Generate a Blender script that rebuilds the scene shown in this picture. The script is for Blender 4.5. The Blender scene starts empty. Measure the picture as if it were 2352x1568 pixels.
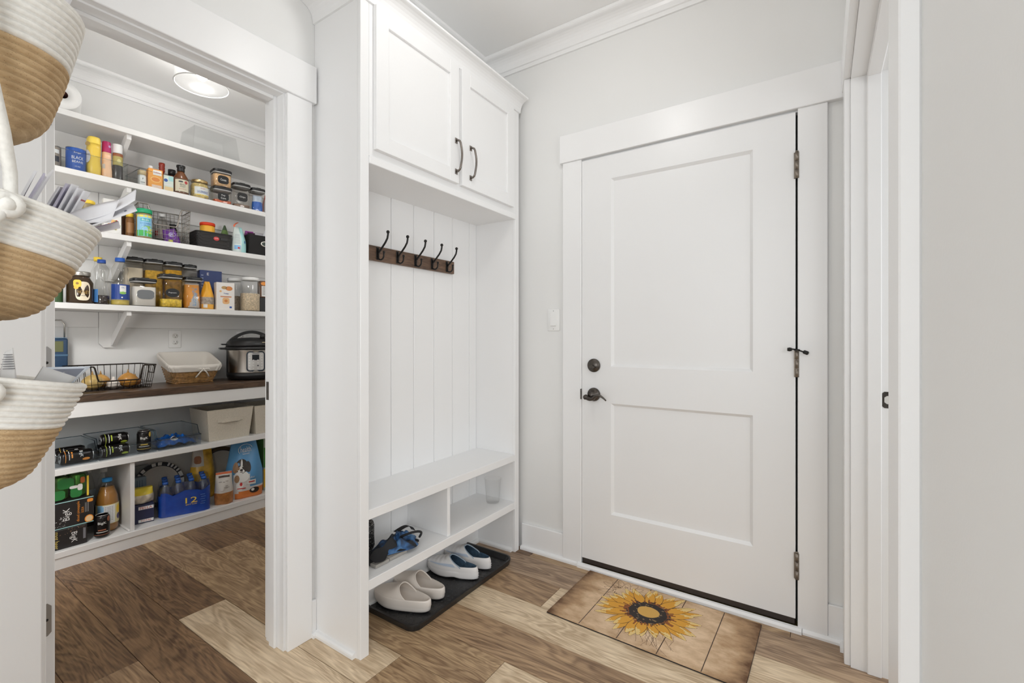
import bpy, bmesh, math, random
from mathutils import Vector, Matrix
random.seed(7)
sc = bpy.context.scene
COL = sc.collection
PI = math.pi

# ---------------------------------------------------------------- camera, light, exposure
cam_d = bpy.data.cameras.new('camera'); cam = bpy.data.objects.new('camera', cam_d); COL.objects.link(cam)
cam.location = (0, 0, 1.17); cam.rotation_euler = (PI/2, 0, math.radians(33.8))
cam_d.sensor_fit = 'HORIZONTAL'; cam_d.sensor_width = 36.0; cam_d.lens = 36.0*1060/2352
cam_d.shift_y = -9/2352; cam_d.clip_start = 0.02
sc.camera = cam
vs = sc.view_settings
vs.view_transform = 'Standard'; vs.look = 'None'; vs.gamma = 1.0; vs.use_curve_mapping = False
vs.exposure = -0.10
sc.cycles.max_bounces = 9; sc.cycles.diffuse_bounces = 6; sc.cycles.glossy_bounces = 4
sc.cycles.transmission_bounces = 4; sc.cycles.transparent_max_bounces = 24
sc.cycles.sample_clamp_indirect = 4.0; sc.cycles.caustics_reflective = False; sc.cycles.caustics_refractive = False
w = bpy.data.worlds.new('world'); sc.world = w; w.use_nodes = True
w.node_tree.nodes['Background'].inputs[0].default_value = (0.92, 0.96, 1.0, 1)
w.node_tree.nodes['Background'].inputs[1].default_value = 0.6

def lamp(name, kind, loc, power, color=(1, 1, 1), size=0.1, size_y=None, rot=(0, 0, 0), spread=None):
    d = bpy.data.lights.new(name, kind); d.energy = power; d.color = color
    if kind == 'AREA':
        d.size = size
        if size_y: d.shape = 'RECTANGLE'; d.size_y = size_y
        if spread: d.spread = spread
    else:
        d.shadow_soft_size = size
    o = bpy.data.objects.new(name, d); COL.objects.link(o); o.location = loc; o.rotation_euler = rot
    return o
lamp('ceiling_light_bulb', 'POINT', (-0.77, 1.20, 2.53), 6.9, (1.0, 0.985, 0.965), 0.07)
lamp('pantry_light_bulb', 'POINT', (-2.94, 1.207, 2.63), 4.6, (1.0, 0.975, 0.945), 0.05)
lamp('pantry_fill_right', 'POINT', (-2.0, 1.75, 1.95), 7.5, (1.0, 0.985, 0.965), 0.12)  # added fill without a fixture, hidden behind the partition, lifts the shelves
lamp('pantry_fill_left', 'AREA', (-1.92, 0.0, 2.15), 13, (1.0, 0.985, 0.965), 0.4, None, Vector((-0.62, 0.45, -0.80)).to_track_quat('-Z', 'Y').to_euler(), math.radians(125))  # added downward area fill for the lower shelves, out of view, no fixture
lamp('pantry_fill_low', 'POINT', (-1.95, -0.05, 1.15), 11, (1.0, 0.985, 0.965), 0.12)  # added low point fill for counter and base unit, no lamp stands here
lamp('hall_fill', 'AREA', (-0.35, -2.55, 1.5), 49, (0.945, 0.975, 1.0), 2.2, 2.1, (PI/2, 0, 0))  # added cool fill from behind the camera; the hall has no window
lamp('side_room_fill', 'AREA', (1.46, 1.22, 1.35), 21, (0.945, 0.975, 1.0), 1.85, 2.3, (0, -PI/2, PI))  # added area fill through the right opening onto hall tree and pantry
lamp('hall_side_fill', 'AREA', (0.92, -0.80, 1.45), 50, (0.945, 0.975, 1.0), 1.0, 2.2, Vector((-0.90, 0.46, -0.02)).to_track_quat('-Z', 'Z').to_euler())  # added fill aimed through the doorway at the pantry, unseen, no window here

# ---------------------------------------------------------------- materials
_mats = {}
def M(col, rough=0.5, metal=0.0, noise=0.0, nscale=40.0, bump=0.0, coat=0.0, spec=0.5, name=None):
    key = (col, rough, metal, noise, nscale, bump, coat, spec)
    if key in _mats: return _mats[key]
    m = bpy.data.materials.new(name or 'paint'); m.use_nodes = True
    nt = m.node_tree; b = nt.nodes['Principled BSDF']
    b.inputs['Base Color'].default_value = (*col, 1); b.inputs['Roughness'].default_value = rough
    b.inputs['Metallic'].default_value = metal
    b.inputs['Specular IOR Level'].default_value = spec
    if coat: b.inputs['Coat Weight'].default_value = coat
    if noise or bump:
        tc = nt.nodes.new('ShaderNodeTexCoord'); n = nt.nodes.new('ShaderNodeTexNoise')
        n.inputs['Scale'].default_value = nscale; n.inputs['Detail'].default_value = 4
        nt.links.new(tc.outputs['Object'], n.inputs['Vector'])
        if noise:
            r = nt.nodes.new('ShaderNodeValToRGB')
            r.color_ramp.elements[0].position = 0.3; r.color_ramp.elements[1].position = 0.7
            r.color_ramp.elements[0].color = (*[max(0, c*(1-noise)) for c in col], 1)
            r.color_ramp.elements[1].color = (*[min(1, c*(1+noise)) for c in col], 1)
            nt.links.new(n.outputs['Fac'], r.inputs['Fac']); nt.links.new(r.outputs['Color'], b.inputs['Base Color'])
        if bump:
            bp = nt.nodes.new('ShaderNodeBump'); bp.inputs['Strength'].default_value = bump; bp.inputs['Distance'].default_value = 0.002
            nt.links.new(n.outputs['Fac'], bp.inputs['Height']); nt.links.new(bp.outputs['Normal'], b.inputs['Normal'])
    _mats[key] = m
    return m
def clear(tint=(0.97, 0.98, 0.98), rough=0.06, strength=1.0, key='clear'):
    k = ('clear', tint, rough, strength)
    if k in _mats: return _mats[k]
    m = bpy.data.materials.new(key); m.use_nodes = True; nt = m.node_tree; nt.nodes.clear()
    out = nt.nodes.new('ShaderNodeOutputMaterial'); mix = nt.nodes.new('ShaderNodeMixShader')
    tr = nt.nodes.new('ShaderNodeBsdfTransparent'); gl = nt.nodes.new('ShaderNodeBsdfGlossy'); lw = nt.nodes.new('ShaderNodeLayerWeight')
    p = nt.nodes.new('ShaderNodeMath'); p.operation = 'POWER'; p.inputs[1].default_value = 3.0
    q = nt.nodes.new('ShaderNodeMath'); q.operation = 'MULTIPLY_ADD'; q.inputs[1].default_value = 0.40*strength; q.inputs[2].default_value = 0.03*strength
    tr.inputs[0].default_value = (*tint, 1); gl.inputs['Roughness'].default_value = rough; lw.inputs[0].default_value = 0.5
    nt.links.new(lw.outputs['Facing'], p.inputs[0]); nt.links.new(p.outputs[0], q.inputs[0])
    nt.links.new(q.outputs[0], mix.inputs[0]); nt.links.new(tr.outputs[0], mix.inputs[1]); nt.links.new(gl.outputs[0], mix.inputs[2])
    nt.links.new(mix.outputs[0], out.inputs[0]); _mats[k] = m
    return m
def frosted(col, alpha=0.35, rough=0.4):
    k = ('frost', col, alpha)
    if k in _mats: return _mats[k]
    m = M(col, rough, name='frosted').copy(); m.node_tree.nodes['Principled BSDF'].inputs['Alpha'].default_value = alpha
    _mats[k] = m
    return m
def emit(col, s):
    m = bpy.data.materials.new('lit_bulb'); m.use_nodes = True; b = m.node_tree.nodes['Principled BSDF']
    b.inputs['Emission Color'].default_value = (*col, 1); b.inputs['Emission Strength'].default_value = s
    return m
def wood(base, dark, scale=1.0, rough=0.45, axis=0, knots=True):
    """plank wood: long grain along local x, offset per object"""
    m = bpy.data.materials.new('wood'); m.use_nodes = True; nt = m.node_tree; L = nt.links.new; N = nt.nodes.new
    b = nt.nodes['Principled BSDF']; b.inputs['Roughness'].default_value = rough
    tc = N('ShaderNodeTexCoord'); oi = N('ShaderNodeObjectInfo'); mul = N('ShaderNodeVectorMath'); mul.operation = 'SCALE'
    comb = N('ShaderNodeCombineXYZ'); L(oi.outputs['Random'], comb.inputs[0]); L(oi.outputs['Random'], comb.inputs[1])
    L(comb.outputs[0], mul.inputs[0]); mul.inputs['Scale'].default_value = 37.0
    add = N('ShaderNodeVectorMath'); L(tc.outputs['Object'], add.inputs[0]); L(mul.outputs[0], add.inputs[1])
    mp = N('ShaderNodeMapping')
    mp.inputs['Scale'].default_value = (1.1*scale, 7*scale, 7*scale) if axis == 0 else (7*scale, 1.1*scale, 7*scale)
    L(add.outputs[0], mp.inputs['Vector'])
    n1 = N('ShaderNodeTexNoise'); n1.inputs['Scale'].default_value = 1.3; n1.inputs['Detail'].default_value = 3; n1.inputs['Distortion'].default_value = 1.2
    L(mp.outputs[0], n1.inputs['Vector'])
    # cathedral rings: sine of warped noise
    ml = N('ShaderNodeMath'); ml.operation = 'MULTIPLY'; ml.inputs[1].default_value = 60.0; L(n1.outputs['Fac'], ml.inputs[0])
    sn = N('ShaderNodeMath'); sn.operation = 'SINE'; L(ml.outputs[0], sn.inputs[0])
    mp2 = N('ShaderNodeMapping'); mp2.inputs['Scale'].default_value = (9*scale, 150*scale, 150*scale) if axis == 0 else (150*scale, 9*scale, 150*scale)
    L(add.outputs[0], mp2.inputs['Vector'])
    n2 = N('ShaderNodeTexNoise'); n2.inputs['Scale'].default_value = 1.0; n2.inputs['Detail'].default_value = 8; L(mp2.outputs[0], n2.inputs['Vector'])
    n3 = N('ShaderNodeTexNoise'); n3.inputs['Scale'].default_value = 2.2; n3.inputs['Detail'].default_value = 2; L(mp.outputs[0], n3.inputs['Vector'])
    r = N('ShaderNodeValToRGB'); r.color_ramp.elements[0].position = 0.37; r.color_ramp.elements[1].position = 0.79
    r.color_ramp.elements[0].color = (*dark, 1); r.color_ramp.elements[1].color = (*base, 1)
    # fac = .45*n3 + .33*n2 + .1*sin + bias
    a1 = N('ShaderNodeMath'); a1.operation = 'MULTIPLY'; a1.inputs[1].default_value = 0.50; L(n3.outputs['Fac'], a1.inputs[0])
    a2 = N('ShaderNodeMath'); a2.operation = 'MULTIPLY_ADD'; a2.inputs[1].default_value = 0.66; L(n2.outputs['Fac'], a2.inputs[0]); L(a1.outputs[0], a2.inputs[2])
    a3 = N('ShaderNodeMath'); a3.operation = 'MULTIPLY_ADD'; a3.inputs[1].default_value = 0.10; L(sn.outputs[0], a3.inputs[0]); L(a2.outputs[0], a3.inputs[2])
    fin = a3
    if knots:
        vo = N('ShaderNodeTexVoronoi'); vo.inputs['Scale'].default_value = 1.0; vo.distance = 'EUCLIDEAN'
        mp3 = N('ShaderNodeMapping'); mp3.inputs['Scale'].default_value = (1.6*scale, 4.2*scale, 1) if axis == 0 else (4.2*scale, 1.6*scale, 1)
        L(add.outputs[0], mp3.inputs['Vector']); L(mp3.outputs[0], vo.inputs['Vector'])
        kr = N('ShaderNodeMapRange'); kr.inputs['From Min'].default_value = 0.0; kr.inputs['From Max'].default_value = 0.14
        kr.inputs['To Min'].default_value = -0.4; kr.inputs['To Max'].default_value = 0.0; L(vo.outputs['Distance'], kr.inputs['Value'])
        ad = N('ShaderNodeMath'); L(a3.outputs[0], ad.inputs[0]); L(kr.outputs[0], ad.inputs[1]); fin = ad
    L(fin.outputs[0], r.inputs['Fac']); L(r.outputs['Color'], b.inputs['Base Color'])
    bp = N('ShaderNodeBump'); bp.inputs['Strength'].default_value = 0.12; bp.inputs['Distance'].default_value = 0.001
    L(n2.outputs['Fac'], bp.inputs['Height']); L(bp.outputs['Normal'], b.inputs['Normal'])
    return m

TRIM = M((0.86, 0.86, 0.86), 0.32, bump=0.02, nscale=90, name='trim_paint')
WALL = M((0.80, 0.80, 0.79), 0.55, bump=0.05, nscale=260, name='wall_paint')
CEIL = M((0.88, 0.88, 0.875), 0.7, bump=0.05, nscale=200, name='ceiling_paint')
DOORP = M((0.83, 0.83, 0.83), 0.36, bump=0.02, nscale=120, name='door_paint')
SHELF = M((0.80, 0.795, 0.785), 0.3, bump=0.02, nscale=100, name='shelf_paint')
BRONZE = M((0.10, 0.088, 0.078), 0.32, 0.85, noise=0.25, nscale=60, name='bronze')
PEWTER = M((0.21, 0.185, 0.165), 0.36, 0.9, name='pewter')
BLACKM = M((0.016, 0.015, 0.014), 0.42, 0.4, name='black_iron')
BLACK = M((0.012, 0.012, 0.013), 0.35, name='black_plastic')
WHITE = M((0.85, 0.85, 0.84), 0.4, name='white_plastic')
PAPER = M((0.84, 0.84, 0.87), 0.75, name='paper')
STEEL = M((0.62, 0.60, 0.57), 0.22, 1.0, name='steel')
CLEAR = clear()

# ---------------------------------------------------------------- mesh helpers
class MB:
    def __init__(s): s.v = []; s.f = []; s.m = []; s.s = []
    def add(s, vs, fs, mi=0, smooth=False):
        k = len(s.v); s.v += [tuple(p) for p in vs]
        for f in fs: s.f.append(tuple(k+i for i in f)); s.m.append(mi); s.s.append(smooth)
        return s
    def box(s, x0, x1, y0, y1, z0, z1, mi=0):
        v = [(x, y, z) for x in (x0, x1) for y in (y0, y1) for z in (z0, z1)]
        return s.add(v, [(0, 1, 3, 2), (4, 6, 7, 5), (0, 4, 5, 1), (2, 3, 7, 6), (0, 2, 6, 4), (1, 5, 7, 3)], mi)
    def rbox(s, x0, x1, y0, y1, z0, z1, r=0.003, mi=0, seg=1):
        bm = bmesh.new(); bmesh.ops.create_cube(bm, size=1)
        for v in bm.verts: v.co = Vector(((x0+x1)/2+v.co.x*(x1-x0), (y0+y1)/2+v.co.y*(y1-y0), (z0+z1)/2+v.co.z*(z1-z0)))
        r = min(r, 0.48*min(abs(x1-x0), abs(y1-y0), abs(z1-z0)))
        bmesh.ops.bevel(bm, geom=bm.edges[:], offset=r, segments=seg, profile=0.5, affect='EDGES')
        bm.verts.index_update()
        s.add([v.co[:] for v in bm.verts], [[v.index for v in f.verts] for f in bm.faces], mi, seg > 1); bm.free(); return s
    def lathe(s, prof, cx=0, cy=0, cz=0, n=24, mi=0, smooth=True, sq=None, a0=0.0):
        """prof [(r,z)]; sq = (ex, ky): superellipse exponent, y-scale"""
        v = []; f = []; m = len(prof)
        for r, z in prof:
            for i in range(n):
                a = a0+2*PI*i/n; c, q = math.cos(a), math.sin(a)
                if sq:
                    e = 2/sq[0]; c = math.copysign(abs(c)**e, c); q = math.copysign(abs(q)**e, q)*sq[1]
                v.append((cx+r*c, cy+r*q, cz+z))
        for j in range(m-1):
            for i in range(n):
                f.append((j*n+i, j*n+(i+1) % n, (j+1)*n+(i+1) % n, (j+1)*n+i))
        if prof[0][0] > 1e-5: f.append(tuple(range(n-1, -1, -1)))
        if prof[-1][0] > 1e-5: f.append(tuple((m-1)*n+i for i in range(n)))
        return s.add(v, f, mi, smooth)
    def tube(s, pts, r, n=8, mi=0, closed=False, rs=None):
        P = [Vector(p) for p in pts]; m = len(P); v = []; f = []
        up = None
        for i, p in enumerate(P):
            if closed: t = P[(i+1) % m]-P[i-1]
            else: t = P[min(i+1, m-1)]-P[max(i-1, 0)]
            t = t.normalized() if t.length > 1e-9 else Vector((0, 0, 1))
            if up is None:
                up = t.cross(Vector((0, 0, 1)))
                if up.length < 1e-3: up = t.cross(Vector((1, 0, 0)))
            up = (up-t*up.dot(t)); up.normalize(); b = t.cross(up)
            rr = rs[i] if rs else r
            for k in range(n):
                a = 2*PI*k/n; v.append(p+up*(rr*math.cos(a))+b*(rr*math.sin(a)))
        for i in range(m if closed else m-1):
            j = (i+1) % m
            for k in range(n): f.append((i*n+k, i*n+(k+1) % n, j*n+(k+1) % n, j*n+k))
        if not closed: f += [tuple(range(n-1, -1, -1)), tuple((m-1)*n+k for k in range(n))]
        return s.add(v, f, mi, True)
    def prism(s, poly, axis, a, b, mi=0, smooth=False):
        """poly in the two other axes (cyclic order), extruded along axis from a to b"""
        n = len(poly); v = []
        for t in (a, b):
            for p, q in poly: v.append({'x': (t, p, q), 'y': (p, t, q), 'z': (p, q, t)}[axis])
        f = [(i, (i+1) % n, n+(i+1) % n, n+i) for i in range(n)]
        s.add(v, f, mi, smooth)
        return s.add(v, [tuple(range(n-1, -1, -1)), tuple(range(n, 2*n))], mi)
    def grid(s, fn, nu, nv, mi=0, smooth=True, wrap=False, mif=None):
        v = []; k = len(s.v)
        for i in range(nu+1):
            for j in range(nv if wrap else nv+1): v.append(fn(i/nu, j/nv))
        w_ = nv if wrap else nv+1
        s.v += [tuple(p) for p in v]
        for i in range(nu):
            for j in range(nv):
                j2 = (j+1) % w_ if wrap else j+1
                s.f.append((k+i*w_+j, k+i*w_+j2, k+(i+1)*w_+j2, k+(i+1)*w_+j))
                s.m.append(mif((i+0.5)/nu, (j+0.5)/nv) if mif else mi); s.s.append(smooth)
        return s
    def sphere(s, c, r, n=12, mi=0, sx=1, sy=1, sz=1):
        prof = [(max(1e-6, r*math.sin(PI*i/n)), -r*math.cos(PI*i/n)) for i in range(n+1)]
        t = MB().lathe(prof, n=max(10, n+4)); t.v = [(c[0]+x*sx, c[1]+y*sy, c[2]+z*sz) for x, y, z in t.v]
        return s.join(t, mi)
    def join(s, o, mi=None):
        k = len(s.v); s.v += o.v
        for f, m, q in zip(o.f, o.m, o.s): s.f.append(tuple(k+i for i in f)); s.m.append(m if mi is None else mi); s.s.append(q)
        return s
    def xf(s, M4): s.v = [tuple(M4 @ Vector(p)) for p in s.v]; return s
    def mesh(s, name, mats):
        me = bpy.data.meshes.new(name); me.from_pydata(s.v, [], s.f)
        for m in (mats if isinstance(mats, (list, tuple)) else [mats]): me.materials.append(m)
        for p, m, q in zip(me.polygons, s.m, s.s): p.material_index = m; p.use_smooth = q
        bm = bmesh.new(); bm.from_mesh(me); bmesh.ops.remove_doubles(bm, verts=bm.verts, dist=1e-6)
        bmesh.ops.recalc_face_normals(bm, faces=bm.faces); bm.to_mesh(me); bm.free()
        me.update(); return me
def link(name, me, parent=None, loc=None, rot=None):
    o = bpy.data.objects.new(name, me); COL.objects.link(o)
    if parent is not None: o.parent = parent
    if loc is not None: o.location = loc
    if rot is not None: o.rotation_euler = rot
    return o
def thing(name, label, cat, loc=(0, 0, 0), rz=0.0, group=None, rot=None):
    o = bpy.data.objects.new(name, None); COL.objects.link(o); o.empty_display_size = 0.02
    o.location = loc; o.rotation_euler = rot or (0, 0, rz); o['label'] = label; o['category'] = cat
    if group: o['group'] = group
    return o
def part(name, mb, mats, parent, world=False, label=None, stuff=False):
    if world:
        L = parent.location
        mb.v = [(x-L.x, y-L.y, z-L.z) for x, y, z in mb.v]
    o = link(name, mb.mesh(name, mats), parent)
    if label: o['label'] = label
    if stuff: o['kind'] = 'stuff'
    return o
def solo(name, mb, mats, label, cat, loc=None, rz=0, group=None, rot=None):
    o = link(name, mb.mesh(name, mats), None, loc, rot or (0, 0, rz)); o['label'] = label; o['category'] = cat
    if group: o['group'] = group
    return o
def struct(name, mb, mats, parent=None):
    o = link(name, mb.mesh(name, mats), parent)
    if parent is None: o['kind'] = 'structure'
    return o
def copy_tree(o, parent=None):
    c = o.copy(); COL.objects.link(c)
    if parent is not None: c.parent = parent
    for ch in list(o.children): copy_tree(ch, c)
    return c

_txt = {}
def text2d(s):
    """flat glyph mesh, centred, height of the capitals = 1"""
    if s in _txt: return _txt[s]
    cu = bpy.data.curves.new('glyphs', 'FONT'); cu.body = s; cu.resolution_u = 2
    ob = bpy.data.objects.new('glyphs', cu); COL.objects.link(ob)
    me = bpy.data.meshes.new_from_object(ob.evaluated_get(bpy.context.evaluated_depsgraph_get()))
    vs = [(v.co.x, v.co.y) for v in me.vertices]; fs = [tuple(p.vertices) for p in me.polygons]
    COL.objects.unlink(ob); bpy.data.objects.remove(ob); bpy.data.curves.remove(cu); bpy.data.meshes.remove(me)
    x0 = min(p[0] for p in vs); x1 = max(p[0] for p in vs); y0 = min(p[1] for p in vs); y1 = max(p[1] for p in vs)
    vs = [(p[0]-(x0+x1)/2, p[1]-(y0+y1)/2) for p in vs]
    _txt[s] = (vs, fs, x1-x0, y1-y0)
    return _txt[s]
def put_text(mb, s, w, h, fn, mi=0, turn=0):
    """fn maps (across, up) metres to a 3-D point; w,h = size of the word; turn = quarter turns"""
    vs, fs, tw, th = text2d(s)
    out = []
    for x, y in vs:
        x = x*w/tw; y = y*h/th
        if turn == 1: x, y = -y, x
        if turn == -1: x, y = y, -x
        out.append(fn(x, y))
    mb.add(out, fs, mi)
def flat_x(x, cy=0, cz=0): return lambda s, t: (x, cy+s, cz+t)          # faces +x
def round_x(r, cz=0, a=0): return lambda s, t: (r*math.cos(s/r+a), r*math.sin(s/r+a), cz+t)
def patch(mb, fn, w, h, mi=0, n=8, shape=None):
    """rectangular or oval print of w x h mapped by fn"""
    if shape == 'oval':
        N_ = 20; pts = [fn(0, 0)]+[fn(w/2*math.cos(2*PI*i/N_), h/2*math.sin(2*PI*i/N_)) for i in range(N_)]
        mb.add(pts, [(0, 1+i, 1+(i+1) % N_) for i in range(N_)], mi)
    elif shape == 'super':
        N_ = 28; pts = [fn(0, 0)]
        for i in range(N_):
            a = 2*PI*i/N_; c, s = math.cos(a), math.sin(a)
            pts.append(fn(w/2*math.copysign(abs(c)**0.6, c), h/2*math.copysign(abs(s)**0.6, s)))
        mb.add(pts, [(0, 1+i, 1+(i+1) % N_) for i in range(N_)], mi)
    elif shape == 'plaque':
        N_ = 28; pts = [fn(0, 0)]
        for i in range(N_):
            a = 2*PI*i/N_; k = 1+0.1*math.cos(4*a+PI)
            pts.append(fn(w/2*k*math.cos(a), h/2*k*math.sin(a)*(1.1-0.1*math.cos(2*a))))
        mb.add(pts, [(0, 1+i, 1+(i+1) % N_) for i in range(N_)], mi)
    else:
        mb.grid(lambda u, v: fn(-w/2+w*v, -h/2+h*u), 2, n, mi, False)
    return mb

# ---------------------------------------------------------------- room shell (metres; camera stands in the hall doorway at the origin)
XL, XP = -1.665, -1.785            # pantry partition: mudroom face, pantry face
YF = 2.175                         # far (garage) wall face
XR = 0.088                         # right wall face
ZC = 2.76
YN = -0.01                          # mudroom face of the near wall
# floor with planks
fl = struct('floor', MB().box(-3.75, 1.6, -2.75, 2.32, -0.06, -0.0035), M((0.06, 0.045, 0.035), 0.8))
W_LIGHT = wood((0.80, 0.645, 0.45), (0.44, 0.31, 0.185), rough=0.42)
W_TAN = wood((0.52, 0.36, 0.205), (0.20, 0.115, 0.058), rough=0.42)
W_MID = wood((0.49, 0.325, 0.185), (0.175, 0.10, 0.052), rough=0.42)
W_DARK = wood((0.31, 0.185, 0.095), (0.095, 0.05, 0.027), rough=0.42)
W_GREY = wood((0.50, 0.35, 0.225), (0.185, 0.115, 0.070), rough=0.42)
rows = {}
base_y = 0.637; RW = 0.1835
def row_y(k): return base_y+k*RW
# joints along x and plank tones for the rows the photograph shows (row index -> ([joints], [tones left to right]))
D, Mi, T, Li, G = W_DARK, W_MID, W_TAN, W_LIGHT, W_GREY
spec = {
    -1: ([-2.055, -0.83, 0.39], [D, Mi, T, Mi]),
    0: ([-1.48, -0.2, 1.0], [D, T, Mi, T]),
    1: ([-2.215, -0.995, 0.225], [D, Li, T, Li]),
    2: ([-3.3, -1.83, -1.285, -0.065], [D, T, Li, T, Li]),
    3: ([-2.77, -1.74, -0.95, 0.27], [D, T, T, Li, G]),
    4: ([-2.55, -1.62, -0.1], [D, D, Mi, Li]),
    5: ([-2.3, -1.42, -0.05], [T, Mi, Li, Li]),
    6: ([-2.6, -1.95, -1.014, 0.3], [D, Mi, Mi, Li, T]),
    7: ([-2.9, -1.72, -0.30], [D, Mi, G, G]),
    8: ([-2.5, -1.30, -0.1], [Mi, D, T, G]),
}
for k in range(-15, 10):
    if k in spec: js, tones = spec[k]
    else:
        j0 = -3.6+random.random(); js = [j0+1.22*i for i in range(4)]; tones = [random.choice([D, Mi, T, Li, G]) for _ in range(6)]
    xs = [-3.75]+[j for j in js if -3.75 < j < 1.6]+[1.6]
    y0, y1 = row_y(k)+0.0008, min(row_y(k+1)-0.0008, 2.32)
    if y0 < -1.2 or y1-y0 < 0.02: continue
    for i in range(len(xs)-1):
        cx, cy = (xs[i]+xs[i+1])/2, (y0+y1)/2
        hx, hy = (xs[i+1]-xs[i])/2-0.0008, (y1-y0)/2
        mb = MB().rbox(-hx, hx, -hy, hy, -0.0035, 0.0, 0.0012)
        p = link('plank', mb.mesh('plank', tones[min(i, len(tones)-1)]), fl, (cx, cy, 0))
struct('ceiling', MB().box(-3.75, 1.6, -2.75, 2.32, ZC, ZC+0.1), CEIL)
# pantry partition with its opening
OY0, OY1, OZ = 0.318, 0.955, 2.078          # clear opening (jamb faces)
pw = MB()
pw.box(XP, XL, YN-0.12, OY0-0.018, 0, ZC); pw.box(XP, XL, OY1+0.018, YF, 0, ZC); pw.box(XP, XL, OY0-0.018, OY1+0.018, OZ+0.018, ZC)
struct('wall_left', pw, WALL)
# far wall with the garage doorway
DX0, DX1, DZ = -1.024, -0.073, 2.078
fw = MB()
fw.box(XL, DX0, YF, YF+0.14, 0, ZC); fw.box(DX1, XR+0.12, YF, YF+0.14, 0, ZC); fw.box(DX0, DX1, YF, YF+0.14, DZ, ZC)
struct('wall_far', fw, WALL)
# right wall with the cased opening
RY0, RY1, RZ = 0.735, 2.03, 2.088
rw = MB()
rw.box(XR, XR+0.12, -0.05, RY0-0.012, 0, ZC); rw.box(XR, XR+0.12, RY1+0.012, YF, 0, ZC); rw.box(XR, XR+0.12, RY0-0.012, RY1+0.012, RZ+0.012, ZC)
struct('wall_right', rw, WALL)
# near wall beside the camera (the hall doorway) and the hall behind it
nw = MB(); nw.box(-1.22, -0.865, YN-0.12, YN, 0, ZC); nw.box(XL, -1.22, YN-0.12, YN, 2.10, ZC); nw.box(-0.865, XR, YN-0.12, YN, 2.10, ZC)
struct('wall_near', nw, WALL)
hw = MB(); hw.box(-1.75, -1.665, -2.7, YN-0.12, 0, ZC); hw.box(-1.75, 1.0, -2.75, -2.66, 0, ZC); hw.box(0.95, 1.05, -2.7, -0.05, 0, ZC); hw.box(XR+0.12, 1.05, -0.15, -0.05, 0, ZC)
struct('wall_hall', hw, WALL)
sw = MB(); sw.box(1.5, 1.6, -0.05, 2.32, 0, ZC); sw.box(XR+0.12, 1.6, YF, 2.32, 0, ZC); sw.box(XR+0.12, 1.6, -0.15, -0.05, 0, ZC)
struct('wall_side_room', sw, WALL)
# pantry walls
PB = -3.61
struct('wall_pantry_back', MB().box(PB-0.1, PB, -0.35, YF+0.14, 0, ZC), WALL)
struct('wall_pantry_left', MB().box(PB, XP, -0.35, -0.25, 0, ZC).box(XP, XL, -0.35, YN-0.12, 0, ZC), WALL)
struct('wall_pantry_right', MB().box(PB, XL, YF, YF+0.14, 0, ZC), WALL)

# crown mouldings: profile (distance from wall, height below ceiling)
CR = [(0, -0.10), (0.010, -0.10), (0.013, -0.082), (0.020, -0.080), (0.021, -0.070)]
for i in range(7):
    a = i/6*PI/2; CR.append((0.021+0.052*(1-math.cos(a)), -0.070+0.050*math.sin(a)))
CR += [(0.080, -0.018), (0.086, -0.014), (0.086, 0), (0, 0)]
def crown(name, axis, wall, sgn, a, b, top=ZC-0.0005):
    poly = [(wall+sgn*d, top+z) for d, z in CR]
    struct(name, MB().prism(poly, axis, a, b), TRIM)
crown('trim_1', 'x', YF, -1, XL, XR)
crown('trim_2', 'y', XL, 1, YN, YF)
crown('trim_3', 'y', XR, -1, YN, YF)
crown('trim_4', 'x', YN, 1, XL, XR)
crown('trim_5', 'y', PB, 1, -0.25, YF)
crown('trim_6', 'x', YF, -1, PB, XP)
crown('trim_7', 'y', XP, -1, -0.25, YF)

# door casings, jambs and stops
def trim(n, mb): struct('trim_%d' % n, mb, TRIM)
m = MB()       # pantry casing, mudroom side
m.rbox(XL, XL+0.019, OY1+0.006, OY1+0.106, 0, 2.083, 0.002); m.rbox(XL, XL+0.019, OY0-0.108, OY0-0.008, 0, 2.083, 0.002)
trim(8, m)
trim(9, MB().rbox(XL, XL+0.027, OY0-0.13, 1.076, 2.083, 2.225, 0.002))
m = MB()       # pantry jambs
m.box(XP, XL, OY1, OY1+0.018, 0, OZ+0.018); m.box(XP, XL, OY0-0.018, OY0, 0, OZ+0.018); m.box(XP, XL, OY0, OY1, OZ, OZ+0.018)
m.rbox(XP+0.040, XP+0.078, OY1-0.012, OY1, 0, OZ, 0.002); m.rbox(XP+0.040, XP+0.078, OY0, OY0+0.012, 0, OZ, 0.002); m.rbox(XP+0.040, XP+0.078, OY0+0.012, OY1-0.012, OZ-0.012, OZ, 0.002)
trim(10, m)
m = MB()       # pantry-side casing
m.rbox(XP-0.019, XP, OY1+0.006, OY1+0.106, 0, 2.083, 0.002); m.rbox(XP-0.019, XP, OY0-0.108, OY0-0.04, 0, 2.083, 0.002); m.rbox(XP-0.019, XP, OY0-0.108, OY1+0.106, 2.083, 2.225, 0.002)
trim(11, m)
m = MB()       # garage door casing
m.rbox(DX0-0.10, DX0+0.006, YF-0.019, YF, 0, DZ+0.002, 0.002); m.rbox(DX1-0.004, DX1+0.095, YF-0.019, YF, 0, DZ+0.002, 0.002)
trim(12, m)
trim(13, MB().rbox(DX0-0.115, XR, YF-0.027, YF, DZ+0.002, 2.222, 0.002))
m = MB()       # garage jamb
m.box(DX0, DX0+0.004, YF, YF+0.14, 0, DZ); m.box(DX1-0.004, DX1, YF, YF+0.14, 0, DZ); m.box(DX0, DX1, YF, YF+0.14, DZ-0.004, DZ)
m.box(DX0, DX1, YF+0.05, YF+0.14, 0, 0.012)
trim(14, m)
m = MB()       # right opening: casing, jamb, stop
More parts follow.
